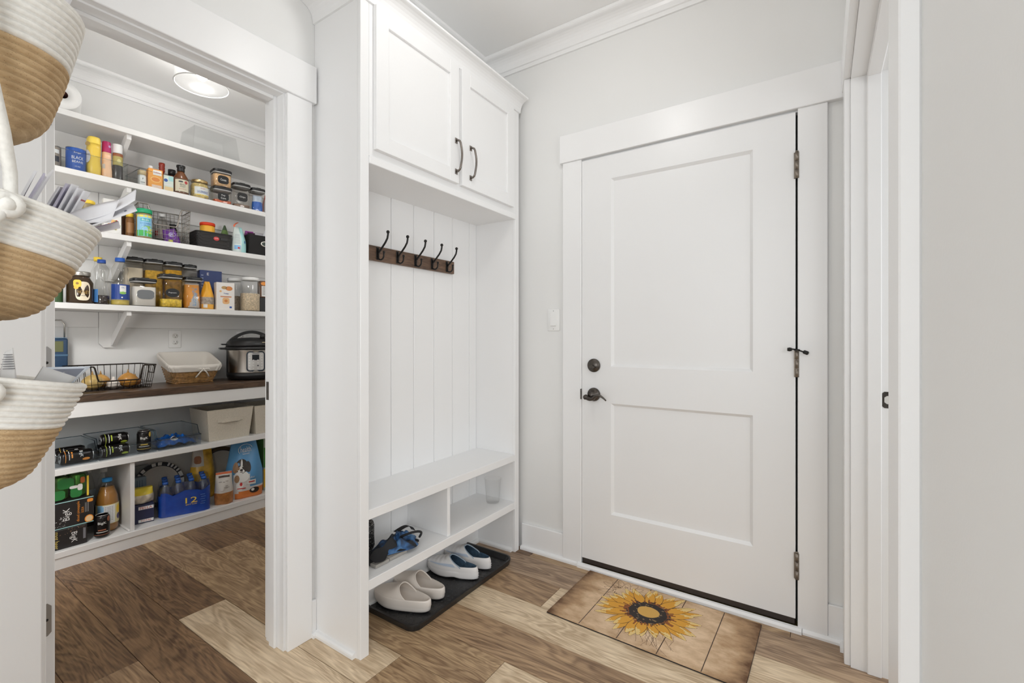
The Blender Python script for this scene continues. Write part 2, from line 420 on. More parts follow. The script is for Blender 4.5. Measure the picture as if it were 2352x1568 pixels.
m.rbox(XR-0.019, XR, RY1+0.006, RY1+0.10, 0, RZ+0.006, 0.002); m.rbox(XR-0.019, XR, RY0-0.094, RY0-0.004, 0, RZ+0.006, 0.002)
trim(15, m)
trim(16, MB().rbox(XR-0.022, XR, RY0-0.11, YF-0.03, RZ+0.006, RZ+0.145, 0.002))
m = MB()
m.box(XR, XR+0.125, RY1, RY1+0.012, 0, RZ+0.012); m.box(XR, XR+0.125, RY0-0.012, RY0, 0, RZ+0.012); m.box(XR, XR+0.125, RY0, RY1, RZ, RZ+0.012)
m.rbox(XR+0.045, XR+0.086, RY1-0.012, RY1, 0, RZ, 0.003); m.rbox(XR+0.045, XR+0.086, RY0, RY1-0.012, RZ-0.012, RZ, 0.003); m.rbox(XR+0.045, XR+0.086, RY0, RY0+0.012, 0, RZ, 0.003)
trim(17, m)
m = MB()       # side-room face casing
m.rbox(XR+0.125, XR+0.142, RY1, RY1+0.09, 0, RZ+0.1, 0.002)
trim(18, m)

# baseboards with shoe moulding
def shoe_poly(sgn, wall, d=0.015, h=0.02):
    return [(wall, 0), (wall+sgn*d, 0)]+[(wall+sgn*d*math.cos(a), h*0.45+h*0.55*math.sin(a)) for a in (0, 0.5, 1.0, 1.57)]+[(wall, h)]
def base(name, axis, wall, sgn, a, b, a2=None, b2=None):
    mb = MB()
    if axis == 'x': mb.rbox(a, b, min(wall, wall+sgn*0.014), max(wall, wall+sgn*0.014), 0, 0.140, 0.003)
    else: mb.rbox(min(wall, wall+sgn*0.014), max(wall, wall+sgn*0.014), a, b, 0, 0.140, 0.003)
    mb.prism(shoe_poly(sgn, wall+sgn*0.0139), axis, a if a2 is None else a2, b if b2 is None else b2)
    struct(name, mb, TRIM)
base('baseboard_far', 'x', YF, -1, -1.384, DX0-0.10, b2=DX0-0.012)
base('baseboard_far_right', 'x', YF, -1, DX1+0.095, XR-0.014, a2=DX1+0.012)
base('baseboard_right', 'y', XR, -1, RY1+0.10, YF-0.014, a2=RY1+0.075)
base('baseboard_left', 'y', XL, 1, OY1+0.106, 1.083, a2=OY1+0.104)
base('baseboard_pantry_right', 'x', YF, -1, -3.1, XP)
base('baseboard_nook', 'y', XL+0.012, 1, 1.12, 2.10)
struct('baseboard_nook_right', MB().prism(shoe_poly(-1, 2.0995), 'x', -1.65, -1.405), TRIM)

# ---------------------------------------------------------------- garage door
dr = bpy.data.objects.new('door_1', None); COL.objects.link(dr); dr.location = (-0.079, 2.165, 0.046); dr['kind'] = 'structure'
sx0, sx1, sy, sz0, sz1 = -1.0165, -0.0845, 2.162, 0.048, 2.070
leaf = MB()
pans = [(-0.86, -0.236, 0.297, 0.845), (-0.86, -0.236, 1.026, 1.955)]
# stiles, rails (front face flush), recessed panels with a sloping edge
leaf.box(sx0, -0.86, sy, sy+0.042, sz0, sz1); leaf.box(-0.236, sx1, sy, sy+0.042, sz0, sz1)
for z0, z1 in ((sz0, 0.297), (0.845, 1.026), (1.955, sz1)): leaf.box(-0.86, -0.236, sy, sy+0.042, z0, z1)
part('slab', leaf, DOORP, dr, True)
for x0, x1, z0, z1 in pans:
    p = MB(); b = 0.012; dp = 0.0125
    o = [(x0, sy+0.0005, z0), (x1, sy+0.0005, z0), (x1, sy+0.0005, z1), (x0, sy+0.0005, z1)]
    i = [(x0+b, sy+dp, z0+b), (x1-b, sy+dp, z0+b), (x1-b, sy+dp, z1-b), (x0+b, sy+dp, z1-b)]
    p.add(o+i, [(0, 1, 5, 4), (1, 2, 6, 5), (2, 3, 7, 6), (3, 0, 4, 7), (4, 5, 6, 7)])
    bk = [(x0, sy+0.03, z0), (x1, sy+0.03, z0), (x1, sy+0.03, z1), (x0, sy+0.03, z1)]
    p.add(bk, [(0, 1, 2, 3)])
    part('panel', p, DOORP, dr, True)
part('gap_backing', MB().box(DX0+0.004, DX1-0.004, sy+0.043, sy+0.060, 0.018, DZ-0.004), M((0.02, 0.018, 0.016), 0.8), dr, True)  # dark sheet added behind the whole slab, stops light and blackens the door gaps
part('door_sweep', MB().rbox(sx0+0.002, sx1-0.002, sy+0.004, sy+0.036, 0.020, 0.0475, 0.003), M((0.035, 0.025, 0.02), 0.5), dr, True)
part('threshold', MB().rbox(DX0+0.005, DX1-0.005, YF-0.019, YF+0.05, 0, 0.018, 0.002), M((0.36, 0.29, 0.12), 0.3, 0.8), dr, True)
part('threshold_trim', MB().prism([(YF-0.036, 0), (YF-0.036, 0.012), (YF-0.030, 0.021), (YF-0.0195, 0.023), (YF-0.0195, 0)], 'x', DX0-0.010, DX1+0.010), TRIM, dr, True)
# hinges
for zc in (1.855, 1.064, 0.260):
    h = MB()
    for k in range(3): h.lathe([(0.0075, 0.001), (0.0075, 0.034)], -0.0795, sy-0.006, zc-0.052+0.035*k, 12)
    h.lathe([(0.0001, 0), (0.005, 0.0), (0.006, 0.004), (0.0001, 0.006)], -0.0795, sy-0.006, zc+0.053, 10)
    h.box(-0.090, -0.0795, sy-0.0015, sy, zc-0.051, zc+0.053); h.box(-0.0795, -0.072, sy-0.008, sy, zc-0.051, zc+0.053)
    ho = part('hinge', h, M((0.25, 0.215, 0.18), 0.4, 0.85), dr, True)
# hinge-pin door stop on the middle hinge
st = MB(); z = 1.122; y = sy-0.008
st.lathe([(0.010, 0), (0.010, 0.006)], -0.0795, y, z-0.004, 14)
st.tube([(-0.0795, y, z), (-0.100, y-0.012, z+0.003)], 0.0028); st.lathe([(0.0001, -0.008), (0.008, -0.006), (0.008, 0.006), (0.0001, 0.008)], -0.104, y-0.014, z+0.001, 12)
st.tube([(-0.0795, y, z), (-0.052, y-0.016, z-0.010)], 0.0028)
st.tube([(-0.055, y-0.0145, z-0.008), (-0.043, y-0.022, z-0.013)], 0.0075, 10)
part('hinge_pin_stop', st, BLACKM, dr, True, label='small dark hinge pin door stop with rubber tip')
# deadbolt thumb turn
db = MB(); cx, cz = -0.950, 1.030
def disc_y(mb, cx, cz, y0, prof, n=28, mi=0):
    t = MB().lathe(prof, n=n); t.v = [(cx+a, y0-c, cz+b) for a, b, c in t.v]; mb.join(t, mi)
disc_y(db, cx, cz, sy, [(0.034, 0), (0.034, 0.006), (0.030, 0.012), (0.0001, 0.015)])
part('deadbolt', db, BRONZE, dr, True)
tt = MB(); tt.prism([(-0.022, 0.000), (-0.012, 0.006), (0.002, 0.007), (0.018, -0.003), (0.010, -0.009), (-0.008, -0.008)], 'y', sy-0.030, sy-0.012)
tt.v = [(x+cx, y, z+cz-0.004) for x, y, z in tt.v]
part('thumb_turn', tt, BRONZE, dr, True)
# lever handle
lv = MB(); cz = 0.884
disc_y(lv, cx, cz, sy, [(0.034, 0), (0.034, 0.006), (0.029, 0.014), (0.016, 0.020), (0.013, 0.045), (0.0001, 0.045)])
part('handle_rose', lv, BRONZE, dr, True)
lh = MB(); pts = []; rs = []
for i in range(13):
    t = i/12; pts.append((cx-0.028+0.112*t, sy-0.048-0.006*math.sin(PI*t), cz-0.006-0.012*math.sin(PI*min(1, t*1.9))+0.010*math.sin(PI*max(0, (t-0.42)/0.58))-0.018*max(0, t-0.62)**1.4*3.2)); rs.append(0.0085*(1-t)**0.9+0.0032)
lh.tube(pts, 0.008, 10, rs=rs); disc_y(lh, cx-0.022, cz-0.010, sy-0.05, [(0.012, 0), (0.012, 0.008), (0.005, 0.011), (0.0001, 0.0112)], 16)
part('lever', lh, BRONZE, dr, True)
sp = MB(); disc_y(sp, DX0+0.010, cz, sy-0.002, [(0.012, -0.02), (0.012, 0)], 12)
part('strike_plate', MB().rbox(DX0-0.003, DX0+0.0075, YF-0.0195, YF-0.004, cz-0.032, cz+0.028, 0.004), BRONZE, dr, True)

# pantry door, swung into the pantry: only its hinge edge shows past the jamb
pd = bpy.data.objects.new('door_2', None); COL.objects.link(pd); pd.location = (XP-0.004, OY0+0.008, 0.012); pd['kind'] = 'structure'; pd.rotation_euler = (0, 0, math.radians(0))
part('slab', MB().rbox(-0.61, 0, 0.002, 0.0375, 0, 2.05, 0.002), DOORP, pd)
for zc in (1.80, 1.100, 0.385):
    h = MB(); n = []
    for (yy, zz) in ((0.004, -0.045), (0.022, -0.045), (0.030, -0.036), (0.030, 0.036), (0.022, 0.045), (0.004, 0.045)): n.append((yy, zc-0.012+zz))
    h.prism(n, 'x', 0.0005, 0.0022)
    hh = part('hinge', h, M((0.30, 0.29, 0.28), 0.35, 0.6), pd)
    for zz, yy in ((-0.03, 0.012), (0, 0.020), (0.03, 0.012)):
        s_ = MB().lathe([(0.0001, 0.0002), (0.004, 0)], n=10); s_.v = [(0.0024+c, yy+a, zc-0.012+zz+b) for a, b, c in s_.v]
        part('screw', s_, BLACKM, hh)
# strike plates
def strike(label, loc, fn_box):
    return None
s1 = MB().rbox(XP+0.004, XP+0.037, OY1-0.0022, OY1-0.0002, 0.930, 1.000, 0.0008)
solo('strike_plate', s1, BRONZE, 'dark bronze strike plate on the pantry door jamb beside the wood counter', 'strike plate')
so = thing('strike_plate', 'dark strike plate with a bright latch hole on the right cased opening jamb', 'strike plate', (XR+0.104, RY1, 0.956))
hp = MB(); ol = [(-0.017, -0.022), (-0.011, -0.028), (0.024, -0.028), (0.024, 0.028), (-0.011, 0.028), (-0.017, 0.022)]
hol = [(-0.011, -0.008), (-0.004, -0.014), (0.014, -0.014), (0.014, 0.014), (-0.004, 0.014), (-0.011, 0.008)]
v = [(x, -0.0015, z) for x, z in ol]+[(x, -0.0015, z) for x, z in hol]+[(x, -0.0001, z) for x, z in ol]
hp.add(v, [(i, (i+1) % 6, 6+(i+1) % 6, 6+i) for i in range(6)]+[(i, (i+1) % 6, 12+(i+1) % 6, 12+i) for i in range(6)])
part('plate', hp, BRONZE, so)
part('latch_hole', MB().add([(x, -0.0006, z) for x, z in hol], [(0, 1, 2, 3, 4, 5)]), M((0.7, 0.69, 0.66), 0.4), so)
for zz in (-0.021, 0.021): part('screw', MB().lathe([(0.0035, 0), (0.003, 0.001), (0.0001, 0.0012)], n=8).xf(Matrix.Translation((0.008, -0.0016, zz)) @ Matrix.Rotation(PI/2, 4, 'X')), BLACKM, so)

# light switch on the far wall
sg = thing('light_switch', 'white paddle light switch plate beside the garage door casing', 'switch', (-1.186, YF, 1.264))
part('plate', MB().rbox(-0.036, 0.036, -0.006, -0.0001, -0.0585, 0.0585, 0.003, seg=2), WHITE, sg)
pdl = MB().prism([(-0.006, -0.034), (-0.0085, -0.034), (-0.0125, -0.030), (-0.0075, 0.034), (-0.006, 0.034)], 'x', -0.0165, 0.0165)
pdl.v = [(x, y, z) for x, y, z in pdl.v]
part('paddle', pdl, WHITE, sg)
for zz in (-0.048, 0.048): part('screw', MB().lathe([(0.003, 0), (0.0001, 0.001)], n=8).xf(Matrix.Translation((0, -0.006, zz)) @ Matrix.Rotation(PI/2, 4, 'X')), M((0.6, 0.6, 0.58), 0.4), sg)

# ceiling lights: canopy, seeded glass drum, rim and bulb
GLASS = clear((0.96, 0.965, 0.965), 0.18, 1.4, 'seeded_glass').copy()
_g = GLASS.node_tree; _tl = _g.nodes.new('ShaderNodeBsdfTranslucent'); _tl.inputs[0].default_value = (0.95, 0.95, 0.95, 1); _mx = _g.nodes.new('ShaderNodeMixShader')
_vo = _g.nodes.new('ShaderNodeTexVoronoi'); _vo.inputs['Scale'].default_value = 160; _mr = _g.nodes.new('ShaderNodeMapRange'); _mr.inputs['From Max'].default_value = 0.5; _mr.inputs['To Min'].default_value = 0.20; _mr.inputs['To Max'].default_value = 0.05
_o = [n for n in _g.nodes if n.type == 'OUTPUT_MATERIAL'][0]; _src = _o.inputs[0].links[0].from_socket
_g.links.new(_vo.outputs['Distance'], _mr.inputs['Value']); _g.links.new(_mr.outputs[0], _mx.inputs[0]); _g.links.new(_src, _mx.inputs[1]); _g.links.new(_tl.outputs[0], _mx.inputs[2]); _g.links.new(_mx.outputs[0], _o.inputs[0])
def ceiling_light(label, x, y):
    t = thing('ceiling_light', label, 'ceiling light', (x, y, ZC))
    part('canopy', MB().lathe([(0.075, -0.001), (0.075, -0.02), (0.06, -0.032), (0.0001, -0.034)], n=32), WHITE, t)
    part('glass_shade', MB().lathe([(0.128, -0.002), (0.130, -0.02), (0.131, -0.150), (0.125, -0.158), (0.08, -0.166), (0.0001, -0.169)], n=40), GLASS, t)
    rim = MB().tube([(0.1325*math.cos(2*PI*i/40), 0.1325*math.sin(2*PI*i/40), -0.153) for i in range(40)], 0.0035, 6, closed=True)
    part('rim', rim, M((0.86, 0.86, 0.85), 0.3), t)
    part('bulb', MB().sphere((0, 0, -0.085), 0.03, 10, sz=1.25), emit((1, 0.96, 0.9), 26), t)
    return t
ceiling_light('round clear seeded glass ceiling light glowing inside the pantry', -2.94, 1.207)
ceiling_light('round clear glass ceiling light over the mudroom, above the doormat', -0.77, 1.20)

# ---------------------------------------------------------------- hall tree
XF = -1.385; HY0, HY1 = 1.083, 2.137
ht = thing('hall_tree', 'tall white built-in hall tree with upper cabinets, beadboard back, bench and cubbies', 'hall tree', ((XF+XL)/2, (HY0+HY1)/2, 0))
P = lambda n, mb, mat=TRIM, par=ht, **k: part(n, mb, mat, par, True, **k)
ZT = 2.47; BX = XL+0.012
P('side_panel', MB().box(XL+0.001, XF-0.018, HY0, HY0+0.019, 0.0, ZT))
P('side_panel', MB().box(XL+0.001, XF-0.018, HY1-0.037, HY1-0.018, 0.0, ZT))
P('stile', MB().rbox(XF-0.018, XF, HY0, HY0+0.038, 0, ZT, 0.0015))
P('stile', MB().rbox(XF-0.018, XF, HY1-0.038, HY1, 0, ZT, 0.0015))
for i in range(8):
    y0 = 1.1815+0.1425*(i-1); y0 = 1.465-0.1425*2+0.1425*(i-1)
    a, b = max(y0, HY0+0.02), min(y0+0.1425, HY1-0.037)
    if b-a > 0.01: P('board', MB().rbox(XL+0.001, BX, a+0.0012, b-0.0012, 0.24, 1.83, 0.0022))
P('back_panel', MB().box(XL+0.0005, XL+0.003, HY0+0.02, HY1-0.02, 0.14, ZT))
P('bench_seat', MB().box(BX, XF-0.0185, HY0+0.020, HY1-0.038, 0.497, 0.533).rbox(XF-0.0195, XF-0.0004, HY0+0.0382, HY1-0.0382, 0.497, 0.533, 0.0015))
P('cubby_shelf', MB().box(BX, XF-0.0185, HY0+0.020, HY1-0.038, 0.236, 0.274).rbox(XF-0.0195, XF-0.0004, HY0+0.0382, HY1-0.0382, 0.236, 0.274, 0.0015))
P('divider', MB().rbox(BX, XF-0.012, 1.565, 1.584, 0.274, 0.497, 0.0015))
P('cabinet_floor', MB().box(BX, XF-0.018, HY0+0.019, HY1-0.037, 1.815, 1.835))
P('light_rail', MB().rbox(XF-0.020, XF+0.004, HY0+0.038, HY1-0.034, 1.813, 1.842, 0.002))
P('face_frame', MB().box(XF-0.018, XF, HY0+0.038, HY1-0.038, 1.8425, ZT))
P('cabinet_top', MB().box(XL+0.001, XF, HY0, HY1-0.018, ZT-0.019, ZT))
for y0, y1, hy in ((1.139, 1.609, 1.587), (1.630, 2.060, 1.690)):
    z0, z1 = 1.868, 2.405; fwid = 0.06; x0, x1 = XF+0.0006, XF+0.020
    d = MB(); bx = 0.010
    d.rbox(x0, x1, y0, y0+fwid, z0, z1, 0.0012); d.rbox(x0, x1, y1-fwid, y1, z0, z1, 0.0012)
    d.rbox(x0, x1, y0+fwid, y1-fwid, z0, z0+fwid, 0.0012); d.rbox(x0, x1, y0+fwid, y1-fwid, z1-fwid, z1, 0.0012)
    d.box(x0, x0+0.009, y0+fwid, y1-fwid, z0+fwid, z1-fwid)
    dd = P('cabinet_door', d)
    h = MB(); hz0, hz1 = (1.917, 2.056); hx = x1
    pts = [(hx, hy, hz0), (hx+0.012, hy, hz0), (hx+0.022, hy, hz0+0.006)]+[(hx+0.026+0.009*math.sin(PI*t/8), hy, hz0+0.014+(hz1-hz0-0.028)*t/8) for t in range(9)]+[(hx+0.022, hy, hz1-0.006), (hx+0.012, hy, hz1), (hx, hy, hz1)]
    h.tube(pts, 0.0048, 8)
    for zz in (hz0, hz1): h.rbox(hx, hx+0.003, hy-0.008, hy+0.008, zz-0.012, zz+0.012, 0.001)
    h.v = [(x-ht.location.x, y-ht.location.y, z-ht.location.z) for x, y, z in h.v]
    link('handle', h.mesh('handle', PEWTER), dd)
# crown of the hall tree (front with a returned left side)
HC = [(0, 0), (0.008, 0), (0.010, 0.010)]
for i in range(7):
    a = i/6*PI/2; HC.append((0.010+0.045*(1-math.cos(a)), 0.010+0.050*math.sin(a)))
HC += [(0.060, 0.062), (0.060, 0.070), (0, 0.070)]
c = MB(); zb = 2.405
prof_n = len(HC); v = []
for k, (ex, ey) in enumerate(((0, 0), (0, 0), (0, 0))):
    for d, z in HC:
        if k == 0: v.append((XL+0.001, HY0-d, zb+z))                # wall end of the left return
        elif k == 1: v.append((XF+d, HY0-d, zb+z))                  # mitre
        else: v.append((XF+d, HY1+0.004, zb+z))                     # right end by the far wall
fs = [(k*prof_n+i, k*prof_n+(i+1) % prof_n, (k+1)*prof_n+(i+1) % prof_n, (k+1)*prof_n+i) for k in range(2) for i in range(prof_n)]
fs += [tuple(range(prof_n)), tuple(2*prof_n+i for i in range(prof_n))]
c.add(v, fs)
P('crown_moulding', c)
sm = MB().prism(shoe_poly(-1, HY0), 'x', XL+0.015, XF-0.028)
P('shoe_moulding', sm)

# coat hook rack
ck = thing('coat_hook_rack', 'brown wooden coat rack with five black double hooks on the beadboard', 'coat rack', (BX, 1.595, 1.5425))
part('backboard', MB().rbox(0.0003, 0.019, -0.290, 0.290, -0.0325, 0.0325, 0.002), wood((0.20, 0.115, 0.068), (0.07, 0.04, 0.026), 2.0, 0.5, axis=1, knots=False), ck)
for hy in (-0.226, -0.111, 0.003, 0.117, 0.229):
    h = MB()
    h.rbox(0.019, 0.0225, hy-0.008, hy+0.008, -0.028, 0.028, 0.0012)
    up = [(0.021, hy, -0.004), (0.032, hy, 0.008), (0.050, hy, 0.024), (0.070, hy, 0.043), (0.083, hy, 0.060), (0.087, hy, 0.076), (0.087, hy, 0.085)]
    h.tube(up, 0.0042, 8); h.sphere((0.087, hy, 0.087), 0.0075, 8)
    lo = [(0.021, hy, 0.004)]+[(0.041-0.019*math.cos(a), hy, -0.012-0.018*math.sin(a)) for a in [PI*i/10 for i in range(11)]]+[(0.060, hy, 0.000)]
    h.tube(lo, 0.0036, 8); h.sphere((0.061, hy, 0.002), 0.0058, 8)
    h.tube([(0.022, hy, 0.022), (0.027, hy, 0.008), (0.024, hy, -0.02)], 0.004, 6)
    part('hook', h, BLACKM, ck)

# ---------------------------------------------------------------- pantry shelving
SX = -3.31                                   # front edge of the wall shelves
SZ = {1: 2.375, 2: 2.068, 3: 1.757, 4: 1.355}
names = {1: 'topmost white pantry shelf holding a paper towel roll and an empty clear bin',
         2: 'second white pantry shelf from the top, holding condiments and sauce bottles',
         3: 'third white pantry shelf from the top, holding baskets and seasonings',
         4: 'lowest white wall shelf in the pantry, holding canisters, oil and honey'}
for k in (1, 2, 3, 4):
    z = SZ[k]; t = thing('pantry_shelf', names[k], 'shelf', (PB, 1.0, z), group='white wall shelves in the pantry')
    part('board', MB().rbox(PB+0.0005, SX, -0.249, YF-0.001, z-0.032, z, 0.002), SHELF, t, True)
    cl = MB().rbox(PB+0.0005, PB+0.018, -0.249, 0.918, z-0.125, z-0.0325, 0.002); cl.rbox(PB+0.0005, PB+0.018, 1.012, YF-0.001, z-0.125, z-0.0325, 0.002)
    part('cleat', MB().rbox(PB+0.0005, PB+0.018, -0.249, 0.9185, z-0.125, z-0.0325, 0.002), SHELF, t, True)
    part('cleat', MB().rbox(PB+0.0005, PB+0.018, 1.0125, YF-0.001, z-0.125, z-0.0325, 0.002), SHELF, t, True)
    br = MB(); zb = z-0.245
    br.prism([(0.92, z-0.033), (0.92, zb+0.026), (0.943, zb), (0.988, zb), (1.011, zb+0.026), (1.011, z-0.033)], 'x', PB+0.0005, PB+0.019)
    part('bracket_plate', br, SHELF, t, True)
    b2 = MB()
    b2.prism([(PB+0.019, zb+0.012), (PB+0.040, zb+0.012), (SX-0.018, z-0.058), (SX-0.018, z-0.0325), (SX-0.060, z-0.0325), (PB+0.019, zb+0.062)], 'y', 0.976, 0.998)
    part('bracket_arm', b2, SHELF, t, True)
# base unit and counter
BXF = -3.185
bu = thing('pantry_base_unit', 'white open base unit below the wood counter with two storage shelves', 'shelf unit', (-3.4, 1.0, 0))
B = lambda n, mb: part(n, mb, SHELF, bu, True)
B('kick_board', MB().box(BXF-0.024, BXF-0.006, -0.249, YF-0.001, 0, 0.0575))
B('shelf', MB().rbox(PB+0.001, BXF, -0.249, YF-0.001, 0.058, 0.090, 0.002))
B('shelf', MB().rbox(PB+0.001, BXF, -0.249, YF-0.001, 0.474, 0.507, 0.002))
B('divider', MB().rbox(PB+0.001, BXF-0.012, 0.954, 0.974, 0.0905, 0.4735, 0.0015))
B('divider_foot', MB().rbox(PB+0.001, BXF-0.012, 0.944, 0.954, 0.0905, 0.102, 0.003))
B('apron', MB().rbox(BXF-0.020, BXF, -0.249, YF-0.001, 0.757, 0.8345, 0.002))
B('back_cleat', MB().rbox(PB+0.001, PB+0.02, -0.249, YF-0.001, 0.757, 0.8345, 0.002))
WN = wood((0.125, 0.075, 0.045), (0.035, 0.02, 0.013), 1.4, 0.3, axis=1, knots=False)
ct = thing('wood_countertop', 'dark stained wood counter running along the pantry back wall', 'countertop', (-3.4, 1.0, 0.835))
part('slab', MB().rbox(PB+0.001, BXF+0.008, -0.249, YF-0.001, 0.8355, 0.875, 0.003), WN, ct, True)
# outlets on the pantry back wall
def outlet(y, z, label):
    t = thing('wall_outlet', label, 'outlet', (PB, y, z))
    part('plate', MB().rbox(0.0002, 0.006, -0.036, 0.036, -0.0585, 0.0585, 0.003, seg=2), WHITE, t)
    for zz in (-0.021, 0.021):
        r = MB().lathe([(0.017, 0.0055), (0.0165, 0.008), (0.0001, 0.0082)], n=20).xf(Matrix.Translation((0, 0, zz)) @ Matrix.Rotation(PI/2, 4, 'Y'))
        rr = part('receptacle', r, M((0.78, 0.78, 0.76), 0.4), t)
        s = MB(); s.box(0.0082, 0.0086, -0.008, -0.0062, zz-0.001, zz+0.008); s.box(0.0082, 0.0086, 0.0062, 0.008, zz-0.001, zz+0.007); s.box(0.0082, 0.0086, -0.0025, 0.0025, zz-0.010, zz-0.006)
        part('slots', s, M((0.08, 0.07, 0.06), 0.5), rr)
outlet(1.317, 1.160, 'white duplex wall outlet above the cloth-lined wicker basket')
outlet(1.742, 1.155, 'white wall outlet partly hidden behind the pressure cooker lid')

# ---------------------------------------------------------------- goods: builders
GOLD = M((0.62, 0.47, 0.23), 0.28, 0.9, name='gold_lid'); SILV = M((0.45, 0.43, 0.40), 0.3, 0.9, name='silver_lid')
def C(r, g, b, rough=0.45): return M((r, g, b), rough)
INK = C(0.03, 0.03, 0.04); CREAM = C(0.80, 0.72, 0.55); RED = C(0.55, 0.03, 0.03); ORANGE = C(0.83, 0.30, 0.04); BLUE = C(0.02, 0.09, 0.38)
LBLUE = C(0.16, 0.42, 0.72); YEL = C(0.88, 0.62, 0.06); GREEN = C(0.05, 0.32, 0.09); LABW = C(0.82, 0.82, 0.80); TEAL = C(0.40, 0.70, 0.70); PURP = C(0.22, 0.05, 0.36)
def goods(name, label, cat, x, y, z, face=None, group=None):
    """thing turned so that local +x looks at the pantry door"""
    a = math.atan2(0.55-y, 0.0-x)*0.55 if face is None else face
    return thing(name, label, cat, (x, y, z), a, group)
def shell(prof, n=24, sq=None, mi=0): return MB().lathe(prof, n=n, sq=sq, mi=mi)
def rsq(rx, ry, z0, z1, rc=0.25, n=28, taper=1.0):
    """rounded-square vertical wall"""
    return MB().lathe([(rx*taper, z0), (rx, z1)], n=n, sq=(5, ry/rx))
def bag(w, h, d, top=0.75, bulge=1.0, lean=0.0, flat=0.12, wav=0.006, seed=1):
    """pillow bag: front(s,t), back surfaces pinched at the top; s in -1..1 across, t 0..1 up"""
    rnd = random.Random(seed); ph = [rnd.uniform(0, 6) for _ in range(4)]
    def width(t): return (w/2)*(1-(1-top)*max(0, (t-0.45)/0.55)**1.3)*(0.93+0.07*math.sin(PI*min(1, t*1.4+0.1)))
    def thick(s, t):
        e = max(0.0, 1-abs(s)**3)
        prof = (0.30+0.70*math.sin(PI*min(1, t*0.62+0.18)))*max(0.0, 1-max(0, (t-0.35)/0.65)**1.6)
        return d/2*(flat+(1-flat)*e*prof*bulge)+wav*math.sin(7*t+3*s+ph[0])*e*0.5+wav*math.sin(5*s-9*t+ph[1])*0.4*e
    def front(s, t): return (thick(s, t)+lean*t*t, s*width(t), t*h)
    def back(s, t): return (-thick(s, t)+lean*t*t, s*width(t), t*h)
    return front, back
def bag_mesh(front, back, mif=None, n=18, mi=0):
    mb = MB()
    mb.grid(lambda u, v: front(2*v-1, u), n, n, mi, True, mif=(lambda u, v: mif(2*v-1, u)) if mif else None)
    mb.grid(lambda u, v: back(2*v-1, u), n, n, mi, True, mif=(lambda u, v: mif(2*v-1, u)) if mif else None)
    f0 = [front(-1+2*i/n, 0) for i in range(n+1)]; b0 = [back(-1+2*i/n, 0) for i in range(n+1)]
    k = len(mb.v); mb.v += f0+b0
    for i in range(n): mb.f.append((k+i, k+i+1, k+n+1+i+1, k+n+1+i)); mb.m.append(mi); mb.s.append(False)
    f1 = [front(-1+2*i/n, 1) for i in range(n+1)]; b1 = [back(-1+2*i/n, 1) for i in range(n+1)]
    k = len(mb.v); mb.v += f1+b1
    for i in range(n): mb.f.append((k+i, k+i+1, k+n+1+i+1, k+n+1+i)); mb.m.append(mi); mb.s.append(False)
    for s in (-1, 1):
        fa = [front(s, i/n) for i in range(n+1)]; ba = [back(s, i/n) for i in range(n+1)]
        k = len(mb.v); mb.v += fa+ba
        for i in range(n): mb.f.append((k+i, k+i+1, k+n+1+i+1, k+n+1+i)); mb.m.append(mif(s, (i+.5)/n) if mif else mi); mb.s.append(False)
    return mb
def on_bag(front, w, h, cs=0.0, ct=0.0, off=0.0012):
    def fn(a, b):
        s = max(-0.99, min(0.99, (cs+a)/(w/2))); t = max(0.01, min(0.99, (ct+b)/h))
        x, y, z = front(s, t); return (x+off, y, z)
    return fn
def label_on(t, r, z0, z1, col, span=1.6, a=0.0, prints=(), shape=None, mats=None, name='label'):
    """curved paper label plus printed words; prints = [(word, width, height, dz, material, turn)]"""
    mb = MB(); ml = [col]
    patch(mb, round_x(r+0.0006, (z0+z1)/2, a), span*r, z1-z0, 0, 10, shape)
    lo = part(name, mb, ml, t)
    if prints:
        pm = MB(); mm = []
        for q in prints:
            wd, w_, h_, dz, mt = q[:5]; da = q[5] if len(q) > 5 else 0
            if mt not in mm: mm.append(mt)
            if wd.startswith('#'): patch(pm, round_x(r+0.0011, (z0+z1)/2+dz, a+da), w_, h_, mm.index(mt), 6, wd[1:] or None)
            else: put_text(pm, wd, w_, h_, round_x(r+0.0016, (z0+z1)/2+dz, a+da), mm.index(mt))
        part('print', pm, mm, lo)
    return lo

# ---------------------------------------------------------------- top shelf
z = SZ[1]
t = thing('paper_towel_roll', 'white paper towel roll lying on its side on the topmost pantry shelf', 'paper towel', (-3.44, 0.730, z+0.073), rot=(0, 0, math.radians(-12)))
rl = MB().lathe([(0.020, -0.13), (0.072, -0.13), (0.073, -0.125), (0.073, 0.125), (0.072, 0.13), (0.020, 0.13), (0.020, -0.13)], n=40)
rl.xf(Matrix.Rotation(PI/2, 4, 'Y'))
rl.f = [f for f in rl.f if len(f) == 4]; rl.m = [0]*len(rl.f); rl.s = [True]*len(rl.f)
part('paper', rl, M((0.86, 0.86, 0.85), 0.9, bump=0.15, nscale=300), t)
core = MB().lathe([(0.0195, -0.129), (0.0195, 0.131)], n=24); core.f = core.f[:24]; core.m = [0]*24; core.s = [True]*24
core.lathe([(0.0001, -0.05), (0.0193, -0.05)], n=24)
core.xf(Matrix.Rotation(PI/2, 4, 'Y'))
part('core', core, M((0.10, 0.035, 0.03), 0.7), t)
